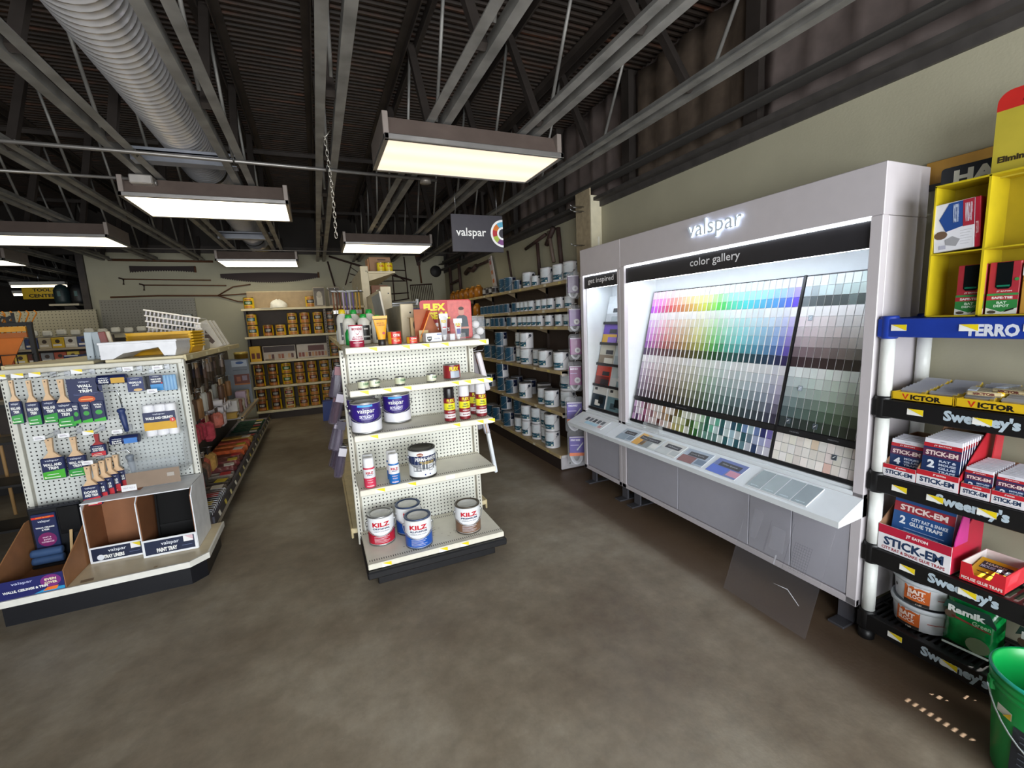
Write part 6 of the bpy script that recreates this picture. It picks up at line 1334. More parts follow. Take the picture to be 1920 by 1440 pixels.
def chips(lst, name):
    vs = []; fs = []; cs = []
    for (x, s, w, h, sk, col, org) in lst:
        o = len(vs)
        for px, py, pn in chip_geo(w, h, sk): vs.append(bp(x+px, s+py, pn)-org)
        for i, f in enumerate(FC):
            fs.append(tuple(o+q for q in f)); cs += [col if i == 0 else WHT]*4
    me = bpy.data.meshes.new(name); me.from_pydata(vs, [], fs); me.materials.append(CM)
    at = me.color_attributes.new('Col', 'FLOAT_COLOR', 'CORNER')
    for i, c in enumerate(cs): at.data[i].color = c
    o = bpy.data.objects.new(name, me); COL.objects.link(o); return o
rowS = [(.205+(14-r)*.0558, .0545) for r in range(15)]+[(.015+(2-r)*.051, .049) for r in range(3)]
rest = []
for right, ncol, x0, x1 in ((False, 30, .676, 1.884), (True, 11, 1.900, 2.331)):
    pw = (x1-x0)/ncol
    for c in range(ncol):
        for r in range(18):
            h, s, v = chip_col(c, r, right); col = linc(h, s, v); x = x0+pw*(c+.5); st, ht = rowS[r]
            sk = .0055 if not right else .0
            e = (x, st, pw*.93, ht, sk, col)
            if right or c >= 25:
                org = bp(x, st); o = chips([e+(org,)], 'paint_chip'); wl = Matrix.Rotation(-pi/2, 4, 'Z') @ org
                o.location = (GX+wl.x, GY+wl.y, wl.z); o.rotation_euler = (0, 0, -pi/2)
                where = ('right panel, %s column, %s row from top' % (ORD[c], ORD[r])) if right else ('main rainbow panel, %s column from right edge, %s row' % (ORD[29-c], ORD[r]))
                tag(o, cname(h, s, v)+' chip, '+where, 'paint chip', 'paint chips in the colour gallery')
            else: rest.append(e+(V((0, 0, 0)),))
o = chips(rest, 'paint_chip'); o.location = (GX, GY, 0); o.rotation_euler = (0, 0, -pi/2)
tag(o, 'hundreds of rainbow paint chips filling the left of the main panel', 'paint chips', None, 'stuff')
# little code stickers are left out; grey tabs on the right panel
for i, (x, s) in enumerate(((1.965, .985-.19), (2.30, .76), (2.285, .60), (1.985, .41), (1.955, .225), (2.10, .222), (2.22, .09))):
    b = MB(); P = Pn(b, (0, 0, 0), (1,0,0), SU); P.rect(-.012, 0, .012, .028, '6a7a8a r.4', 1); P.rect(-.010, .002, .010, .026, ('b8c4d0', '4a5058')[i > 3]+' r.4', 2); P.poly([(-.006, .008), (.007, .02), (.004, .022), (-.008, .012)], 'e8ecf0 r.4', 3)
    q = bp(x, s, .0105); o = b.build('sample_tab', GA); o.location = q
# get inspired leaflet rack
def gi(b): slab(b, .072, .545, 0, SL, -.012, -.001, 'd8dcde r.4')
part('leaflet_board', gi)
nR = [(.02, .20), (.235, .17), (.43, .17), (.62, .17), (.81, .17)]
for r, (s0, hh) in enumerate(nR):
    part('leaflet_ledge', lambda b, s0=s0: slab(b, .072, .545, s0-.022, s0+.0, -.001, .02, '232226 r.4'))
pics = [('d8d8d4', '2c3c48', 'e8e6e0'), ('d0d0c8', '6a8890', '405058'), ('c8402c', '7a2420', '3a3438'), ('c4d0d4', 'd8dcdc', '8aa0a8'), ('c8c4b4', '8c7c68', 'e0dcd0'), ('d0dce0', 'b0c0c8', '7a8c94'), ('6a4ab0', 'd8a83c', '9a7ad0'), ('7a4a3a', 'a8744a', '4a3a5a'), ('dfe4e8', 'c0c4c8', 'a8b0b4'), ('e0e4e6', 'b4b8bc', '909498')]
for r, (s0, hh) in enumerate(nR):
    for c in range(2):
        p = pics[r*2+c]; b = MB(); w = .105; cx = .19+c*.235
        vs = []; 
        slabv = lambda x0, x1, a, z, n0, n1, k: b.add([bp(x, s, n)-bp(cx, s0) for x in (x0, x1) for s in (a, z) for n in (n0, n1)], [(0,1,3,2),(4,6,7,5),(0,4,5,1),(2,3,7,6),(0,2,6,4),(1,5,7,3)], k)
        slabv(cx-w, cx+w, s0+.001, s0+hh, .001, .009, p[0]+' r.3'); P = Pn(b, V((0, 0, 0))+SN*.009, (1,0,0), SU)
        if r == 0: P.rect(-w, 0.002, w, hh*.62, p[1]+' r.3', 1); P.rect(-w*.5, hh*.1, w*.3, hh*.35, p[2]+' r.3', 2); P.rect(.0, hh*.2, w*.7, hh*.55, '1a2024 r.3', 2); P.rect(-w*.8, hh*.8, -w*.4, hh*.92, '3a3a3c r.3', 1)
        else: P.rect(-w, .002, w, hh*.45, p[1]+' r.3', 1); P.rect(-w*.2, .002, w, hh*.3, p[2]+' r.3', 2); P.rect(-w*.1, hh*.5, w*.9, hh*.72, '34343a r.3', 3)
        q = bp(cx, s0); wl = Matrix.Rotation(-pi/2, 4, 'Z') @ q
        single(b, 'leaflet', '%s leaflet in the narrow rack, %s row from the bottom, %s' % (('dark room photo', 'pale room photo', 'red and brown', 'pale blue', 'beige', 'ice blue', 'violet and yellow', 'brown and slate', 'silvery white', 'light grey')[r*2+c], ORD[r], ('left', 'right')[c]), 'leaflet', (GX+wl.x, GY+wl.y, wl.z), -pi/2, 'leaflets in the narrow rack')
# things lying on the sloping counter
CU = V((0, .17, .0735)).normalized(); CO = V((0, -.18, .6175))
def on_counter(lx, t): q = Matrix.Rotation(-pi/2, 4, 'Z') @ (CO+CU*t+V((lx, 0, 0))); return (GX+q.x, GY+q.y, q.z)
CROT = (Matrix.Rotation(-pi/2, 4, 'Z') @ Matrix.Rotation(math.atan2(.0735, .17), 4, 'X'))
def flat(name, label, cat, lx, t, w, d, fn, rz=0, th=.003, group=None):
    b = MB(); b.box(-w/2, w/2, 0, d, .0004, th, 'e0e2e4 r.35'); P = Pn(b, (0, 0, th), (1,0,0), (0,1,0)); fn(P, w, d)
    return single(b, name, label, cat, on_counter(lx, t), 0, group, None, (CROT @ Matrix.Rotation(rz, 4, 'Z')).to_euler())
def bro(c1, c2, c3, txt):
    def f(P, w, d):
        P.rect(-w/2, 0, w/2, d, c1+' r.3', 1); P.rect(-w/2, 0, w*.1, d*.5, c2+' r.3', 2); P.rect(w*.15, d*.1, w/2, d*.45, c3+' r.3', 2); P.rect(-w*.32, d*.52, w*.38, d*.82, '33343a r.35', 3); P.text(txt, .02*w, d*.67, w*.5, d*.1, 'c8c8cc r.4', 4, .0)
    return f
for i, (lx, w, c, tx, lb) in enumerate(((.80, .17, ('b4bfc8', '93a3b0', '8090a0'), 'Colors', 'pale blue leaflet'), (.955, .11, ('e8b868', 'e0a848', 'd89838'), 'Trend', 'golden leaflet'), (1.06, .17, ('c8ccc8', '8a9090', 'e0e0dc'), 'Exteriors', 'grey and white leaflet'), (1.25, .19, ('d4d4d0', 'c0c4c4', 'b8bcbc'), 'Whites', 'silver grey leaflet'), (1.47, .20, ('a8b4c4', '8a5a58', '6a7c90'), 'Living Spaces', 'leaflet with room photo'), (1.71, .21, ('6a78b0', '4a68c8', 'c88aa0'), 'Color System', 'blue and violet leaflet'))):
    flat('leaflet', lb+' lying on the white counter, %s from the left' % ORD[i], 'leaflet', lx, .022, w, .135, bro(c[0], c[1], c[2], tx), (.05, -.03, .04, .0, .03, -.02)[i], group='leaflets on the counter')
def folder(P, w, d):
    for i in range(4): P.rect(-w/2+i*w/4+.002, .002, -w/2+(i+1)*w/4-.002, d-.002, ('98a4a8', 'a4b0b4', '9eaab0', '94a0a6')[i]+' r.25', 1); P.text(('gloss', 'semi-gloss', 'satin', 'eggshell')[i], -w/2+(i+.5)*w/4, d*.12, w*.14, d*.05, 'd8e8f0 r.3', 2, .02)
flat('sheen_sample', 'grey four panel sheen sample folder lying near the counter end', 'sample folder', 2.06, .018, .33, .15, folder, .0, .006)
def sheet(P, w, d):
    for i in range(5): P.rect(-w*.42+i*w*.17, d*.45, -w*.30+i*w*.17, d*.85, ('4a5058', '6a7078', '3a4048', '5a6068', '70767c')[i]+' r.4', 1)
    P.rect(-w*.3, d*.1, w*.25, d*.4, 'b8dcea r.4', 1); P.rect(w*.3, d*.1, w*.42, d*.35, 'c89898 r.4', 1)
flat('printed_sheet', 'white printed instruction sheet on the narrow left counter', 'sheet', .31, .04, .34, .12, sheet)
t = thing('card_holder', 'empty clear plastic card holder standing on the counter at the board foot', 'card holder', (GX-.005, GY-.98, .7135), -pi/2)
b = MB(); b.box(-.085, .085, -.035, -.032, 0, .05, CLR); b.box(-.085, .085, .0, .003, 0, .065, CLR); b.box(-.085, .085, -.035, .0, 0, .003, CLR)
for x in (-.085, .082): b.box(x, x+.003, -.035, .0, 0, .055, CLR)
b.build('holder_shell', t)
# clear acrylic sheet leaning against the cabinet
t = thing('acrylic_sheet', 'large clear acrylic sheet leaning under the counter with faint painted reflections', 'acrylic sheet', (2.0, 1.47, .0), -pi/2)
b = MB(); M = Matrix.Rotation(-.36, 4, 'X'); ACR = '9a9aa2 r.06 t.95 n0'; b.box(-.235, .235, 0, .005, 0, .60, ACR, .001, M=M); b.build('sheet', t)
b = MB(); fm = 'a4a4ae r.4 t.72 n0'; k2 = '55555c r.5'
P = Pn(b, M @ V((0, -.001, 0)), (1,0,0), M.to_3x3() @ V((0, 0, 1)))  # reflections seen in the sheet, painted on as pale shapes and thin lines
P.poly([(-.17, .34), (-.13, .34), (-.12, .48), (-.14, .50), (-.185, .50)], fm, 1); P.poly([(-.05, .33), (.03, .33), (.015, .45), (-.06, .45)], fm, 1)
for i in range(8): P.rect(.075+i*.012, .28, .0757+i*.012, .42, k2, 1)
for i in range(11): P.rect(.075, .28+i*.0135, .16, .2807+i*.0135, k2, 1)
P.rect(-.075, .3, -.074, .47, k2, 1); P.rect(-.07, .3, -.069, .44, k2, 1); P.rect(.045, .26, .046, .5, k2, 1); P.poly([(.02, .17), (.1, .175), (.17, .13), (.172, .133), (.1, .18)], 'd8d8dc r.4', 1); P.rect(-.005, .26, .003, .31, 'b8b8c0 r.4', 1)
b.build('painted_reflections', t)
# ---------- black and white plastic shelf rack at the right (local x towards the camera) ----------
RX, RY = 2.25, 1.152
def rw(lx, ly, z): return (RX+ly, RY-lx, z)
RK = thing('plastic_rack', 'black plastic shelf rack on white posts with lettered shelf lips', 'rack', (RX, RY, 0), -pi/2)
BKP = '121214 r.42'; W0 = .92; DP = .35
for z, k, tx in ((.134, BKP, "Sweeney's"), (.475, BKP, "Sweeney's"), (.823, BKP, "Sweeney's"), (1.17, BKP, "Sweeney's"), (1.521, '1c3a9c r.4', 'TERRO')):
    b = MB(); b.box(0, W0, 0, .02, z-.078, z, k, .003); b.box(0, W0, DP-.02, DP, z-.078, z, k, .003); b.box(0, .02, .02, DP-.02, z-.078, z, k); b.box(W0-.02, W0, .02, DP-.02, z-.078, z, k)
    for y in (.02, .165, .312): b.box(.02, W0-.02, y, y+.018, z-.015, z-.002, k)
    for i in range(37): b.box(.022+i*.024, .031+i*.024, .02, DP-.02, z-.014, z-.003, k)
    o = b.build('shelf', RK)
    b = MB(); P = Pn(b, (0, 0, z-.039))
    if tx == 'TERRO': P.text(tx, .362, -.008, .145, .046, 'd8dce8 r.4', 1, .05)
    else: P.text(tx, .358, .0, .215, .056, 'b8c8d4 r.4', 1, .05)
    b.build('lip_lettering', o); tags(o, {1.521: (.08, .30, .47), 1.17: (.16, .365, .52), .823: (.128, .25, .405), .475: (.18, .376, .56), .134: (.157, .345)}[z], -.0022, z-.038)
zs = (.134, .475, .823, 1.17, 1.521)
for x in (.03, W0-.03):
    for y in (.03, DP-.03):
        for i in range(4): b = MB(); b.lathe([(.026, zs[i]-.0), (.026, zs[i+1]-.08)], 'e0e2de r.35', 18, c=(x, y, 0)); b.build('post', RK)
        for z in zs: b = MB(); b.lathe([(.030, z-.086), (.033, z-.08), (.033, z+.006), (.030, z+.012)], BKP if z < 1.4 else '1c3a9c r.4', 18, c=(x, y, 0)); b.build('collar', RK)
        b = MB(); b.lathe([(.03, 0), (.033, .004), (.033, .05)], BKP, 18, c=(x, y, 0)); b.build('foot', RK)
RZ = -pi/2
# flat carded traps in yellow trays
def tray_of_traps(label, lx0, lx1, n, ink):
    t = thing('trap_tray', label, 'display tray', rw((lx0+lx1)/2, .02, 1.173), RZ); w = (lx1-lx0)/2
    b = MB(); b.box(-w, w, 0, .004, 0, .036, 'e0b81c r.45'); b.box(-w, w, 0, .30, 0, .003, 'd8b01c r.45')
    for s in (-1, 1): b.box(s*w-.002, s*w+.002, 0, .30, 0, .034, 'd8b01c r.45')
    P = Pn(b, (0, 0, 0)); P.text('ICTOR', .014, .017, w*1.0, .022, '1c1814 r.4', 1, .05); P.poly([(-w*.66, .029), (-w*.60, .029), (-w*.54, .012), (-w*.48, .029), (-w*.42, .029), (-w*.53, .005)], 'd02c20 r.4', 1); b.build('tray_carton', t)
    for r in range(2):
        for i in range(n):
            tt = thing('mouse_trap', 'wrapped wooden trap in the %s yellow tray, %s column, %s from the front' % (('left', 'middle', 'right')[ink], ('left', 'right')[r], ORD[i]), 'trap', rw((lx0+lx1)/2-w/2+r*w+random.uniform(-.004, .004), .03+i*.026, 1.178+.004*i), RZ+random.uniform(-.05, .05), 'wrapped traps in yellow trays')
            b = MB(); M = Matrix.Rotation(-1.0, 4, 'X'); b.box(-w*.42, w*.42, 0, .010, 0, .065, ('9a8c7c', 'a89878', '8a7c74')[(i+ink) % 3]+' r.2 n.3 s30', .003, M=M); b.build('wood_base', tt)
            b = MB(); b.box(-w*.44, w*.44, -.003, .013, .052, .07, 'c8ccd4 r.1 t.5 n0', .002, M=M); b.box(w*.3, w*.46, -.002, .012, 0, .068, 'd0b040 r.25', .002, M=M); b.build('wrapper', tt)
tray_of_traps('yellow tray of wrapped traps at the left of the rack shelf below the blue one', .065, .268, 8, 0)
tray_of_traps('yellow tray of wrapped traps beside the left tray, middle of the shelf', .276, .475, 8, 1)
tray_of_traps('yellow tray of traps at the right frame edge on the upper black shelf', .485, .69, 5, 2)
for i, (lx, ly, rz) in enumerate(((.345, .05, .25), (.41, .07, -.1), (.50, .06, .15))):
    t = thing('trap_pack', 'clear and yellow trap twin pack lying loose on the tray tops, %s from left' % ORD[i], 'trap pack', rw(lx, ly, 1.224+.014*i), RZ+rz, 'loose packs on the trays')
    b = MB(); b.box(-.05, .05, -.02, .10, 0, .016, 'c4b48c r.15 n.4 s25 b.5', .006); P = Pn(b, (0, -.021, .008)); P.text('VICTOR', 0, 0, .06, .010, '6a3a34 r.4', 1, .05); b.box(.03, .052, -.015, .1, .002, .018, 'e0b420 r.3', .004); b.box(-.05, -.02, .0, .1, .01, .019, 'b8c4d8 r.15', .004); b.build('pack', t)
# glue trap cards in red display trays
def glue_card(nm, txt2, num, w, h):
    t = proto('glue_trap_card')
    b = MB(); b.box(-w/2, w/2, 0, .007, 0, h, 'e4e4ee r.3', .002); b.build('box', t)
    b = MB(); P = Pn(b, (0, -.0004, 0)); P.rect(-w/2, h*.78, w/2, h*.88, 'b82430 r.4', 1); P.poly([(-w/2, h*.14), (-w*.1, h*.02), (w*.25, h*.02), (w/2, h*.08), (w/2, h*.78), (-w/2, h*.78)], '1f3460 r.4', 1); P.rect(-w/2, h*.54, w/2, h*.74, '5c2c4c r.4', 2)
    P.text('JT EATON', 0, h*.83, w*.45, h*.04, 'f0e8e8 r.4', 3, .04); P.text('STICK-EM', 0, h*.64, w*.85, h*.12, 'eed8d4 r.4', 3, .04); P.text(num, -w*.25, h*.36, w*.2, h*.2, 'e4e8f0 r.4', 3, .05)
    for k, s in enumerate(txt2): P.text(s, w*.18, h*(.46-.09*k), w*.45, h*.06, 'c4cce0 r.4', 3, .04)
    P.rect(-w*.08, h*.93, w*.08, h*.945, 'a8a8b4 r.4', 1); b.build('printed_front', t); return t
C1 = glue_card('a', ('RAT &', 'MOUSE', 'GLUE', 'TRAPS'), '2', .122, .165); C2 = glue_card('b', ('MOUSE', 'GLUE', 'TRAPS'), '4', .118, .15); C3 = glue_card('c', ('MOUSE', 'SIZE'), '2', .080, .105)
def red_tray(label, lx0, lx1, z, hf, hb, d, txt, sub=None, outer='c22432', back=True):
    t = thing('trap_carton', label, 'display carton', rw((lx0+lx1)/2, .018, z), RZ); w = (lx1-lx0)/2
    b = MB(); b.box(-w, w, 0, d, 0, .003, 'a88a68 r.6'); b.box(-w, w, d-.003, d, 0, hb, 'a88a68 r.6' if back else outer+' r.45')
    for s in (-1, 1): b.prism([(0, 0), (d, 0), (d, hb), (d*.75, hb), (.0, hf)], 'x', s*w-.0015, s*w+.0015, (outer if s > 0 else '9a7458')+' r.5')
    b.build('carton', t)
    b = MB(); b.box(-w, w, -.003, 0, 0, hf, 'e8e6ea r.45'); P = Pn(b, (0, -.003, 0)); P.rect(-w, hf*.66, w, hf, outer+' r.4', 1); P.text('JT EATON', w*.1, hf*.82, w*.6, hf*.14, 'f4e8e8 r.4', 2, .05); P.text(txt, 0, hf*.40, w*1.65, hf*.34, '23395c r.4', 1, .04)
    if sub: P.text(sub, 0, hf*.12, w*1.75, hf*.12, '9a2838 r.4', 1, .03)
    else: P.rect(-w*.8, hf*.08, w*.8, hf*.11, 'b8a0a8 r.4', 1)
    b.build('front_panel', t); return t
zS = .826
red_tray('small red and white carton of glue traps against the left rack post', .054, .172, zS, .055, .16, .26, 'STICK-EM')
red_tray('larger red and white carton holding tall glue trap cards, second on its shelf', .176, .311, zS, .065, .235, .27, 'STICK-EM')
red_tray('low red carton of small glue traps, third from left on its shelf', .318, .402, zS, .05, .10, .27, 'STICK-EM')
red_tray('low red carton of small glue traps, fourth from left near frame edge', .406, .492, zS, .05, .10, .27, 'STICK-EM')
for i in range(5): put(C2, 'tall glue trap card in the small left carton, %s from front' % ORD[i], 'glue trap card', rw(.113, .055+i*.02, zS+.012+i*.002), RZ, 'cards in the small left carton', (-.10, 0, RZ))
for i in range(9): put(C1, 'white topped glue trap card in the larger carton, %s from front' % ORD[i], 'glue trap card', rw(.2425, .03+i*.019, zS+.035+i*.0015), RZ, 'cards in the larger carton', (-.08, 0, RZ))
for q, lx in enumerate((.360, .449)):
    for i in range(10): put(C3, 'small glue trap card in the %s low carton, %s from front' % (('third', 'fourth')[q], ORD[i]), 'glue trap card', rw(lx, .03+i*.018, zS+.008+i*.001), RZ, 'cards in the low cartons', (-.06, 0, RZ))
b = MB(); b.prism([(-.04, 0), (.04, 0), (.06, .22), (-.0, .24)], 'x', -.002, .002, 'd03a44 r.5'); single(b, 'carton_flap', 'upright red carton flap behind the low cartons', 'carton flap', rw(.335, .22, zS+.002), RZ)
t = red_tray('big red and white rat and snake glue trap carton on the middle rack shelf', .056, .312, .478, .118, .235, .24, 'STICK-EM', 'CITY RAT & SNAKE GLUE TRAPS', 'b8203c', False)
for i in range(3):
    tt = thing('glue_trap_box', 'wide blue and red glue trap box standing in the big carton, %s' % ('front one', 'middle one', 'rear one')[i], 'box', rw(.188, .045+i*.06, .484), RZ, 'wide boxes in the big carton')
    b = MB(); M = Matrix.Rotation(-.14, 4, 'X'); b.box(-.105, .105, 0, .045, 0, .26, 'dcdce4 r.4', .002, M=M); b.build('box', tt)
    b = MB(); P = Pn(b, M @ V((0, -.0005, 0)), (1,0,0), M.to_3x3() @ V((0,0,1))); P.rect(-.105, .235, .105, .26, 'a83440 r.4', 1); P.poly([(-.105, .09), (-.05, .06), (.07, .02), (.105, .02), (.105, .235), (-.105, .235)], '25508a r.4', 1); P.rect(-.105, .18, .105, .222, '9c2c38 r.4', 2); P.text('JT EATON', 0, .247, .09, .011, 'f0e8e8 r.4', 3, .04); P.text('STICK-EM', 0, .201, .165, .026, 'eedcd8 r.4', 3, .04); P.text('2', -.068, .145, .022, .036, 'e4e8f0 r.4', 3, .04); P.text('CITY RAT & SNAKE', .025, .158, .125, .015, 'd4dcec r.4', 3, .04); P.text('GLUE TRAPS', .015, .136, .115, .017, 'e4e8f0 r.4', 3, .04); P.lines(-.06, .08, .11, 3, .012, 'a8b8d8 r.4', .002, 3); b.build('printed_front', tt)
b = MB(); b.prism([(0, 0), (.02, 0), (.1, .0), (.1, .16), (.05, .13), (.0, .02)], 'x', -.0015, .0015, 'c02f86 r.45'); b.v = [(x+.0, y, z) for x, y, z in b.v]; single(b, 'pink_flap', 'curved pink carton flap at the right of the big carton', 'carton flap', rw(.3165, .02, .60), RZ)
# open mouse trap tray
t = thing('trap_carton', 'open low red carton with one yellow trap box on the middle rack shelf', 'display carton', rw(.405, .022, .478), RZ)
b = MB(); w = .064; b.box(-w, w, 0, .20, 0, .003, 'e4dcd8 r.5'); b.box(-w, w, .197, .20, 0, .075, 'e0d4d0 r.5'); b.box(-w, -w+.003, 0, .2, 0, .075, 'ece6e6 r.5'); b.box(w-.003, w, 0, .2, 0, .075, 'd8303c r.5'); b.prism([(-w, 0), (w, 0), (w, .075), (w-.03, .075), (w-.04, .035), (-w+.04, .035), (-w+.03, .075), (-w, .075)], 'y', -.003, 0, 'cc2430 r.45'); P = Pn(b, (0, -.003, 0)); P.text('MOUSE GLUE TRAPS', 0, .014, .118, .013, 'f0d8d0 r.4', 1, .04); b.build('carton', t)
tt = thing('trap_box', 'small yellow printed trap box lying in the open red carton', 'box', rw(.405, .03, .482), RZ)
b = MB(); M = Matrix.Rotation(.22, 4, 'X'); b.box(-.055, .055, 0, .15, 0, .022, 'e8b420 r.4', .002, M=M); P = Pn(b, M @ V((0, 0, .0225)), (1,0,0), M.to_3x3() @ V((0,1,0))); P.rect(-.04, .075, .045, .125, '3a3a44 r.4', 1); P.text('HARRIS', 0, .112, .06, .014, 'e8e0d0 r.4', 2, .04); P.text('MOUSE TRAP', 0, .09, .075, .018, 'c8d4e8 r.4', 2, .05); P.poly([(-.035, .05), (-.01, .052), (.0, .047), (.03, .05), (.03, .046), (0, .043), (-.035, .046)], '2a241c r.4', 1); P.rect(-.055, .02, .055, .024, 'c89018 r.4', 1); b.build('box', tt)
# bottom shelf tubs and bags
def tub(label, z, rz):
    t = thing('bait_tub', label, 'tub', rw(.185, .155, z), RZ+rz); sx = 1.0
    b = MB(); b.lathe([(.095, 0), (.10, .004), (.108, .095), (.108, .10)], 'd8dade r.4', 28); P = Pn(b, (0, 0, 0), bend=.1065, e=.001); P.rect(-.085, .022, .005, .088, 'd0662a r.4', 1); P.rect(-.085, .008, .005, .022, '2a2624 r.4', 1); P.text('BAIT', -.04, .068, .058, .022, 'f0dcd0 r.4', 3, .05); P.text('BLOCK', -.04, .045, .06, .018, 'f0dcd0 r.4', 3, .03); P.rect(.03, .05, .12, .053, 'b04a40 r.4', 1); P.text('4 LBS', -.03, .014, .02, .007, 'e0d8d0 r.4', 3, .02); P.disc(-.13, .06, .008, '3a3634 r.4', 1, 10); b.build('bucket', t)
    b = MB(); b.lathe([(.109, .094), (.116, .096), (.118, .108), (.116, .116), (.110, .116), (.106, .106), (0, .106)], 'c8cdd2 r.35', 28); b.build('lid', t)
tub('lower white tub with orange label on the bottom rack shelf', .137, .25); tub('upper white tub stacked on another, orange label, bottom rack shelf', .254, .5)
def bag(label, lx, ly, w, h, d, rz, txt):
    t = thing('bait_bag', label, 'bag', rw(lx, ly, .138), RZ+rz); b = MB(); n = 14; m = 12; vs = []; fs = []; rr = random.Random(int(lx*100))
    for sgn in (-1, 1):
        o = len(vs)
        for i in range(n+1):
            for j in range(m+1):
                u = i/n*2-1; v = j/m; th = d/2*max(0, (1-u**6))*(max(0, 1-(2*v-1)**4)**.6)*(1-.55*max(0, v-.6)/.4) if v < .98 else .002
                vs.append((u*w/2*(1-.05*v), sgn*(th+.001)+rr.uniform(-.003, .003), v*h))
        for i in range(n):
            for j in range(m):
                a = o+i*(m+1)+j; f = (a, a+m+1, a+m+2, a+1); fs.append(f if sgn < 0 else f[::-1])
    b.add(vs, fs, '0e7a3a r.12 n.35 s14 b.5', True); b.build('foil_bag', t)
    b = MB(); P = Pn(b, (0, -d/2-.004, 0)); P.poly([(-w*.46, h*.74), (-w*.3, h*.80), (w*.30, h*.72), (w*.42, h*.66), (w*.42, h*.72), (w*.3, h*.9), (-w*.4, h*.9)], '1a3c34 r.3', 1); P.text(txt, -.01, h*.77, w*.62, h*.12, 'dfe4e0 r.35', 2, .05); P.text('Green', .035, h*.64, w*.3, h*.08, '9ac8a0 r.35', 2, .02); P.poly([(-w*.3, h*.66), (w*.35, h*.58), (w*.35, h*.56), (-w*.3, h*.62)], '8a3a34 r.35', 1); P.disc(.03, h*.26, w*.2, '6a7a5c r.4', 1, 14, h*.14); P.disc(-w*.32, h*.66, w*.1, '5a4a3c r.4', 1, 12); P.rect(-w*.42, h*.08, w*.36, h*.12, 'c8d4cc r.4', 1); b.build('printed_front', t)
bag('shiny dark green bait bag beside the white tubs on the bottom shelf', .365, .12, .18, .24, .12, .1, 'Ramik'); bag('bright green bait bag behind the bucket at frame edge', .585, .12, .18, .25, .12, -.1, 'Ramik')
# ---------- yellow counter display on the blue shelf ----------
YD = thing('trap_display', 'yellow compartment display standing on the blue rack shelf', 'display', rw(.14, .05, 1.524), RZ)
YK = 'c2ac18 r.5'
b = MB(); b.box(0, .005, 0, .14, 0, .51, YK); b.box(.155, .162, .0, .14, .0, .51, YK); b.box(.5, .505, 0, .14, 0, .51, YK); b.box(0, .505, 0, .14, .505, .512, YK); b.box(.005, .155, 0, .14, .245, .25, YK); b.box(.162, .5, 0, .14, .245, .25, YK); b.box(0, .505, 0, .14, 0, .005, YK); b.build('compartments', YD)
b = MB(); b.box(.0, .505, .14, .145, 0, .51, 'a8941a r.5'); b.build('back', YD)
b = MB(); pts = [(.135, .50), (.51, .50), (.51, .80)]; 
for i in range(7): a = pi/2*i/6; pts.append((.51-.035*0-.0 if False else .175-.04*sin(a)+0, .76+.04*cos(a)) if True else 0)
b.prism([(.135, .50), (.51, .50), (.51, .80)]+[(.175-.04*sin(pi/2*i/6), .76+.04*cos(pi/2*i/6)) for i in range(7)], 'y', .060, .064, 'b8a838 r.5'); P = Pn(b, (0, .060, 0)); P.poly([(.135, .735), (.51, .735), (.51, .80)]+[(.175-.04*sin(pi/2*i/6), .76+.04*cos(pi/2*i/6)) for i in range(7)], 'c42a24 r.45', 1)  # header yellow is duller, the shade on it is put into the colour
P.text('Elimine los roedores', .27, .565, .24, .022, '3a301c r.45', 1, .05); P.text('No importa lo conoces', .30, .752, .2, .010, '7a1a18 r.45', 2, .02); P.poly([(.225, .705), (.27, .705), (.31, .62), (.35, .705), (.40, .705), (.33, .57), (.29, .57)], 'c8261e r.45', 2); P.text('V', .26, .72, .03, .022, '2a201c r.45', 2, .04); b.build('header_card', YD)
t = thing('trap_box', 'white, blue and red trap box standing in the upper yellow compartment', 'box', rw(.216, .06, 1.776), RZ+.05)
b = MB(); M = Matrix.Rotation(-.06, 4, 'Y'); b.box(-.068, .052, 0, .05, .006, .19, 'dcdce2 r.4', .002, M=M); b.box(.052, .068, 0, .05, .005, .19, 'b02034 r.4', .002, M=M); P = Pn(b, M @ V((0, -.0006, 0)), M.to_3x3() @ V((1,0,0)), M.to_3x3() @ V((0,0,1)))
P.poly([(-.05, .13), (-.03, .08), (.052, .10), (.052, .188), (-.02, .186)], '26488a r.4', 1); P.rect(.02, .09, .052, .188, 'a02838 r.4', 2); P.disc(-.045, .07, .02, '6a5444 r.4', 1, 12, .016); P.poly([(-.03, .03), (.0, .02), (.012, .045), (-.01, .06), (-.032, .05)], '9a9a9e r.4', 1); P.lines(.012, .045, .075, 6, .01, 'a8a8b0 r.4', .0012, 1); P.text('JT EATON', .06, .07, .008, .06, 'f0d8d8 r.4', 2, .0); P.rect(-.05, .015, -.03, .03, 'b0b0c0 r.4', 1)
P.text('WIND-UP', .036, .14, .02, .07, 'e0dce8 r.4', 3, .02); P.text('MOUSE TRAP', -.0, .145, .016, .07, 'c8d4e8 r.4', 3, .02); b.build('box', t)
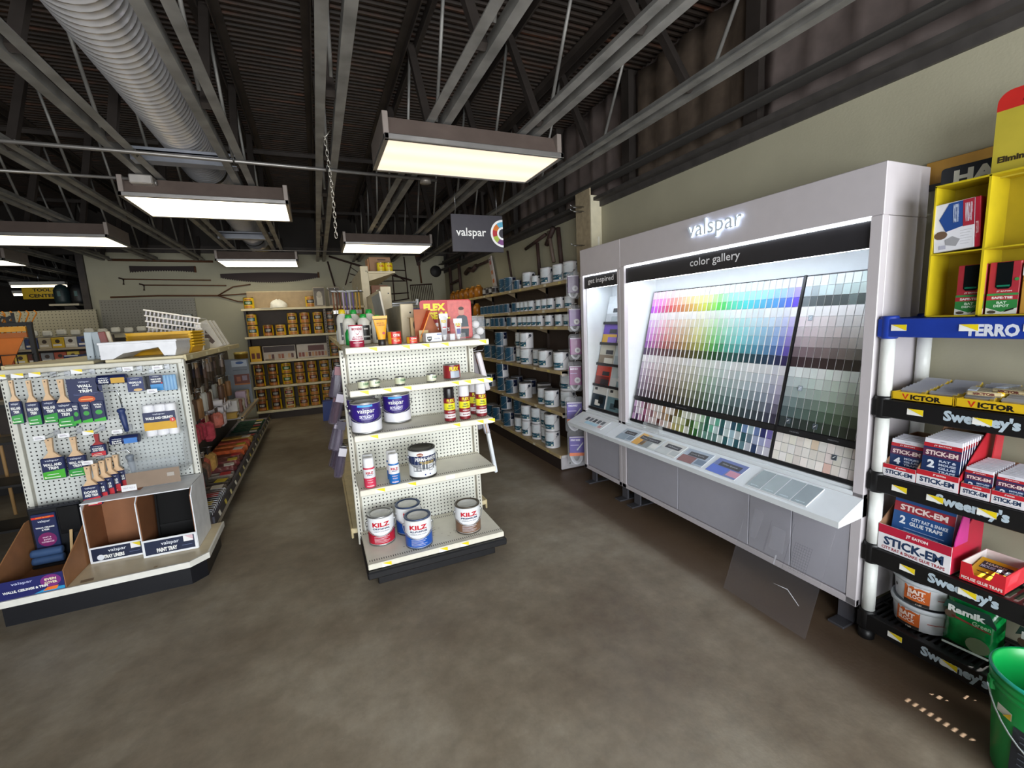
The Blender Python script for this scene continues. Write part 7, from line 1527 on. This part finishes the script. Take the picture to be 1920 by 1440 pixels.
for i in range(2):
    t = thing('bait_station_box', ('left', 'right')[i]+' red and green box with dark window on the blue shelf', 'box', rw(.263+i*.09, .08, 1.5295), RZ+.04, 'boxes in the lower yellow compartments')
    b = MB(); w = .041; b.box(-w, w, 0, .06, 0, .19, 'a82c38 r.45', .002); P = Pn(b, (0, -.0006, 0)); P.rect(-w, 0, w, .07, 'd8dcd8 r.45', 1); P.poly([(-w, .025), (0, .008), (w, .022), (w, .052), (-w, .052)], '2f8040 r.45', 2); P.rect(-w, .052, w, .068, 'a82c38 r.45', 2); P.rect(-w, .068, w, .076, '3a8a48 r.45', 2); P.poly([(-.021, .188), (.021, .188), (.021, .10), (.014, .092), (-.014, .092), (-.021, .10)], '101416 r.2', 2); P.rect(-.017, .10, .017, .106, '1c7a5c r.3', 3); P.text('JT EATON', .004, .083, .04, .006, 'e8d8d8 r.4', 3, .05); P.text('SAFE-TEE', .0, .060, .055, .009, 'e8e0e0 r.4', 3, .05); P.text('BAT', 0, .042, .026, .009, 'd8ecd8 r.4', 3, .03); P.text('DEPOT', 0, .030, .04, .009, 'd8ecd8 r.4', 3, .03); P.poly([(.006, .006), (.032, .016), (.036, .022), (.014, .016)], '1c1c1c r.4', 3); P.disc(-.024, .008, .012, '4a443c r.4', 3, 10, .006); P.disc(.033, .125, .006, '3a8a48 r.4', 2, 10); b.build('box', t)
t = thing('trap_carton', 'white and gold carton with red lettering at the frame edge on the blue shelf', 'carton', rw(.45, .08, 1.5295), RZ)
b = MB(); b.box(-.05, .05, 0, .06, 0, .18, 'c0903c r.45', .002); P = Pn(b, (0, -.0006, 0)); P.rect(-.05, .135, .05, .18, 'dcd8d8 r.45', 1); P.text('VICTOR', .012, .155, .07, .016, 'b02430 r.4', 2, .05); P.rect(-.01, 0, .05, .13, 'd8b030 r.45', 1); P.rect(-.045, .115, .0, .119, '7a4a20 r.4', 2); b.build('carton', t)
t = thing('dark_sign', 'black rounded sign with pale capitals behind the yellow display', 'sign', rw(.06, .25, 1.985), RZ)
b = MB(); pts = []
for cx_, cz_, a0 in ((.33, .015, -90), (.33, .14, 0), (.02, .14, 90), (.02, .015, 180)):
    for i in range(4): a = radians(a0+i*30); pts.append((cx_+.012*cos(a), cz_+.012*sin(a)))
b.prism(pts, 'y', 0, .006, '1c2126 r.4'); P = Pn(b, (0, 0, 0)); P.text('HARRIS', .20, .105, .30, .060, 'c8c8b8 r.4', 1, .05); P.text('PEST', .18, .035, .12, .03, 'b8b8a8 r.4', 1, .03); b.build('sign_board', t)
b = MB(); b.box(.02, .05, .002, .05, -.46, .0, BKP); b.box(.3, .33, .002, .05, -.46, .0, BKP); b.build('bracket', t)
b = MB(); b.box(-.03, .5, .0, .02, 0, .10, 'b88a3c r.6 n.15 s10', .002); b.box(-.03, .5, -.02, .0, -.025, .0, '1c1a18 r.5'); single(b, 'shelf_board', 'golden timber board on the wall behind the black sign', 'board', rw(.0, .345, 2.10), RZ)
# ---------- green bucket ----------
t = thing('bucket', 'large green plastic bucket with wire handle at the bottom right corner', 'bucket', (2.06, .470, 0), -1.8)
GR = '0b9444 r.32 n.03'
b = MB(); b.lathe([(.128, 0), (.132, .006), (.150, .30), (.150, .305), (.156, .308), (.156, .318), (.151, .32), (.151, .327), (.158, .329), (.158, .339), (.152, .342), (.152, .352), (.160, .356), (.160, .366), (.154, .37), (.149, .366), (.146, .30), (.126, .012), (0, .010)], GR, 48, cap=True); b.build('pail', t)
b = MB(); b.lathe([(.159, .360), (.1615, .363), (.159, .369), (.155, .3715)], '2ab8a0 r.25', 48, cap=False); b.build('rim_edge', t)
b = MB(); P = Pn(b, (0, 0, 0), bend=.1465, e=.001); P.rect(-.02, .03, .16, .225, '23262c r.5', 1)
for i in range(9): P.rect(0, .045+i*.02, .13, .049+i*.02, '4a4e58 r.5', 3)
b.build('label', t)
b = MB(); P = Pn(b, (0, 0, 0), bend=.1495, e=.001); P.rect(-.075, .235, -.025, .262, 'd8d8c8 r.4', 1); P.poly([(-.05, .237), (-.027, .237), (-.027, .26)], 'e0b81c r.4', 3); b.build('price_sticker', t)
b = MB(); pts = [(.163*sin(a)*1.0, -.163*cos(a), .30-.17*cos(a)**1 if cos(a) > 0 else .30) for a in [-pi/2+pi*i/20 for i in range(21)]]; HM = Matrix.Rotation(.82, 4, 'Z'); b.tube([HM @ V(p) for p in pts], .003, 'c8d0d0 r.25 m.8', 6)
for s in (-1, 1): b.box(s*.150-.012, s*.150+.012, -.015, .015, .285, .325, GR, .003, M=HM)
b.build('wire_handle', t)
# hanging goods on the sides of the end unit
rb = random.Random(9)
for i in range(28):
    row, k = i//7, i % 7; y = 3.15+k*.085; z = 1.34-.185*row-.012*k; c = ('5a5460', '4a2430', '746e7c', '33283e', '5a2028', '8c8894', '3c3844')[(k*3+row) % 7]
    t = thing('hanging_bag', 'bagged roller cover on the middle island left flank, %s row, %s from front' % (ORD[row], ORD[k]), 'bag', (.125-.012*row+rb.uniform(-.01, .01), y, z), rb.uniform(-.04, .1), 'bags on the left flank of the middle island')
    b = MB(); M = Matrix.Rotation(.24+rb.uniform(-.08, .1), 4, 'Y'); b.box(-.045, .012, -.016, .016, -.215, 0, '6e6476 r.12 t.7 n0', .01, M=M); b.build('clear_bag', t)
    b = MB(); b.lathe([(.008, -.205), (.016, -.203), (.016, -.06), (.008, -.055)], c+' r.6', 12, c=(-.018, 0, 0), M=M); b.lathe([(.006, -.209), (.011, -.209)], 'd8d4dc r.5', 10, c=(-.018, 0, 0), M=M); b.box(-.04, .010, -.018, -.0165, -.06, -.005, ('6a2430', 'b8b0be', '30243c', 'c8c4cc')[(i*3) % 4]+' r.4', 0, M=M); b.build('roller', t)
    b = MB(); b.tube([(.44, 0, -.01), (-.03, 0, .008), (-.035, 0, .02)], .003, STEEL, 5); b.build('peg_hook', t)
for i in range(9):
    r_ = i//3; t = thing('hanging_bag', ('white foam roller bag', 'white printed glove bag', 'flat white strip pack')[r_]+' on the right flank of the middle island, %s from front' % ORD[i % 3], 'bag', (1.07+.03*(r_ == 1), 3.20+(i % 3)*.17, (1.62, 1.36, 1.06)[r_]), -.2, 'bags on the right flank of the middle island')
    if r_ == 0:
        b = MB()
        for k in range(3): M = Matrix.Translation((.02+.03*(k % 2), -.03, -.05-.05*k)) @ Matrix.Rotation(pi/2, 4, 'X'); b.lathe([(.01, -.05), (.027, -.048), (.027, .048), (.01, .05)], 'e6e4e4 r.6', 16, M=M)
        b.build('foam_roller', t); b = MB(); b.box(-.02, .085, -.085, .03, -.2, .01, 'f0f0f4 r.1 t.85 n0', .01); b.build('clear_bag', t)
    else:
        b = MB(); M = Matrix.Rotation(-.2, 4, 'Y'); h = (.0, .30, .34)[r_]; b.box(-.02, .02, -.05, .05, -h, 0, ('', 'd8d0d4', 'c8c4cc')[r_]+' r.35', .008, M=M); b.box(-.022, .022, -.03, .03, -.09, -.05, ('', 'c87a70', '9a96a0')[r_]+' r.4', .002, M=M); b.build('pack', t)
    b = MB(); b.tube([(-.46, 0, -.01), (.04, 0, .01), (.05, 0, .025)], .003, STEEL, 5); b.build('peg_hook', t)
t = thing('white_strip', 'white tube pack hanging low on the right flank of the middle island', 'tube pack', (1.09, 3.06, .82), 0); b = MB(); M = Matrix.Rotation(-.14, 4, 'Y'); b.box(-.012, .012, -.02, .02, -.38, -.06, 'e4e8ee r.35', .005, M=M); b.build('tube', t); b = MB(); b.tube([(0, 0, -.06), (-.01, 0, .02), (-.04, .04, .03)], .004, 'b8946a r.6', 5); b.build('cord_loop', t)
t = thing('red_pack', 'dark red carded pack low on the right flank of the middle island', 'pack', (1.06, 3.3, .42), -.3); b = MB(); b.box(-.03, .03, -.05, .05, 0, .2, '6a5a64 r.35', .006); b.box(-.031, .031, -.051, .051, .0, .06, '8c2430 r.4', .003); b.build('card', t)
# ---------- light ----------
w = bpy.data.worlds.new('sky'); SC.world = w; w.use_nodes = True
bg = w.node_tree.nodes['Background']; sk = w.node_tree.nodes.new('ShaderNodeTexSky'); sk.sky_type = 'HOSEK_WILKIE'; sk.sun_direction = (.4, -.3, .8)
w.node_tree.links.new(sk.outputs['Color'], bg.inputs['Color']); bg.inputs['Strength'].default_value = .5
def area(name, loc, rot, sx, sy, e, c):
    l = bpy.data.lights.new(name, 'AREA'); l.shape = 'RECTANGLE'; l.size = sx; l.size_y = sy; l.energy = e; l.color = c
    o = bpy.data.objects.new(name, l); COL.objects.link(o); o.location = loc; o.rotation_euler = rot; return o
for i, (x0, x1) in enumerate(((-4.2, -1.9), (-1.7, .6), (.8, 2.5))):
    area('window_daylight', ((x0+x1)/2, -2.66, 1.48), (radians(90), 0, 0), x1-x0-.1, 2.1, (55, 165, 135)[i], (.93, .97, 1.0))
sun = bpy.data.lights.new('sun', 'SUN'); sun.energy = 15; sun.angle = radians(.5); sun.color = (1, .95, .85)
so = bpy.data.objects.new('sun', sun); COL.objects.link(so)
so.rotation_euler = V((-.3, .16, -.475)).to_track_quat('-Z', 'Y').to_euler()
# ---------- camera ----------
cd = bpy.data.cameras.new('camera'); cam = bpy.data.objects.new('camera', cd); COL.objects.link(cam)
cam.location = (0, 0, 1.6)
cd.sensor_fit = 'HORIZONTAL'; cd.sensor_width = 36; cd.lens = 36*830.35/1920; cd.clip_start = .02
cam.rotation_euler = (Matrix.Rotation(radians(-23.243), 4, 'Z') @ Matrix.Rotation(radians(81.594), 4, 'X') @ Matrix.Rotation(radians(-2.776), 4, 'Z')).to_euler()
SC.camera = cam
SC.view_settings.view_transform = 'Standard'; SC.view_settings.look = 'None'; SC.view_settings.exposure = .27; SC.view_settings.gamma = 1
try: SC.view_settings.use_curve_mapping = False
except Exception: pass
SC.cycles.use_denoising = True
SC.cycles.max_bounces = 8
SC.cycles.sample_clamp_indirect = 6
if LOG: print('LABEL LOG', LOG)
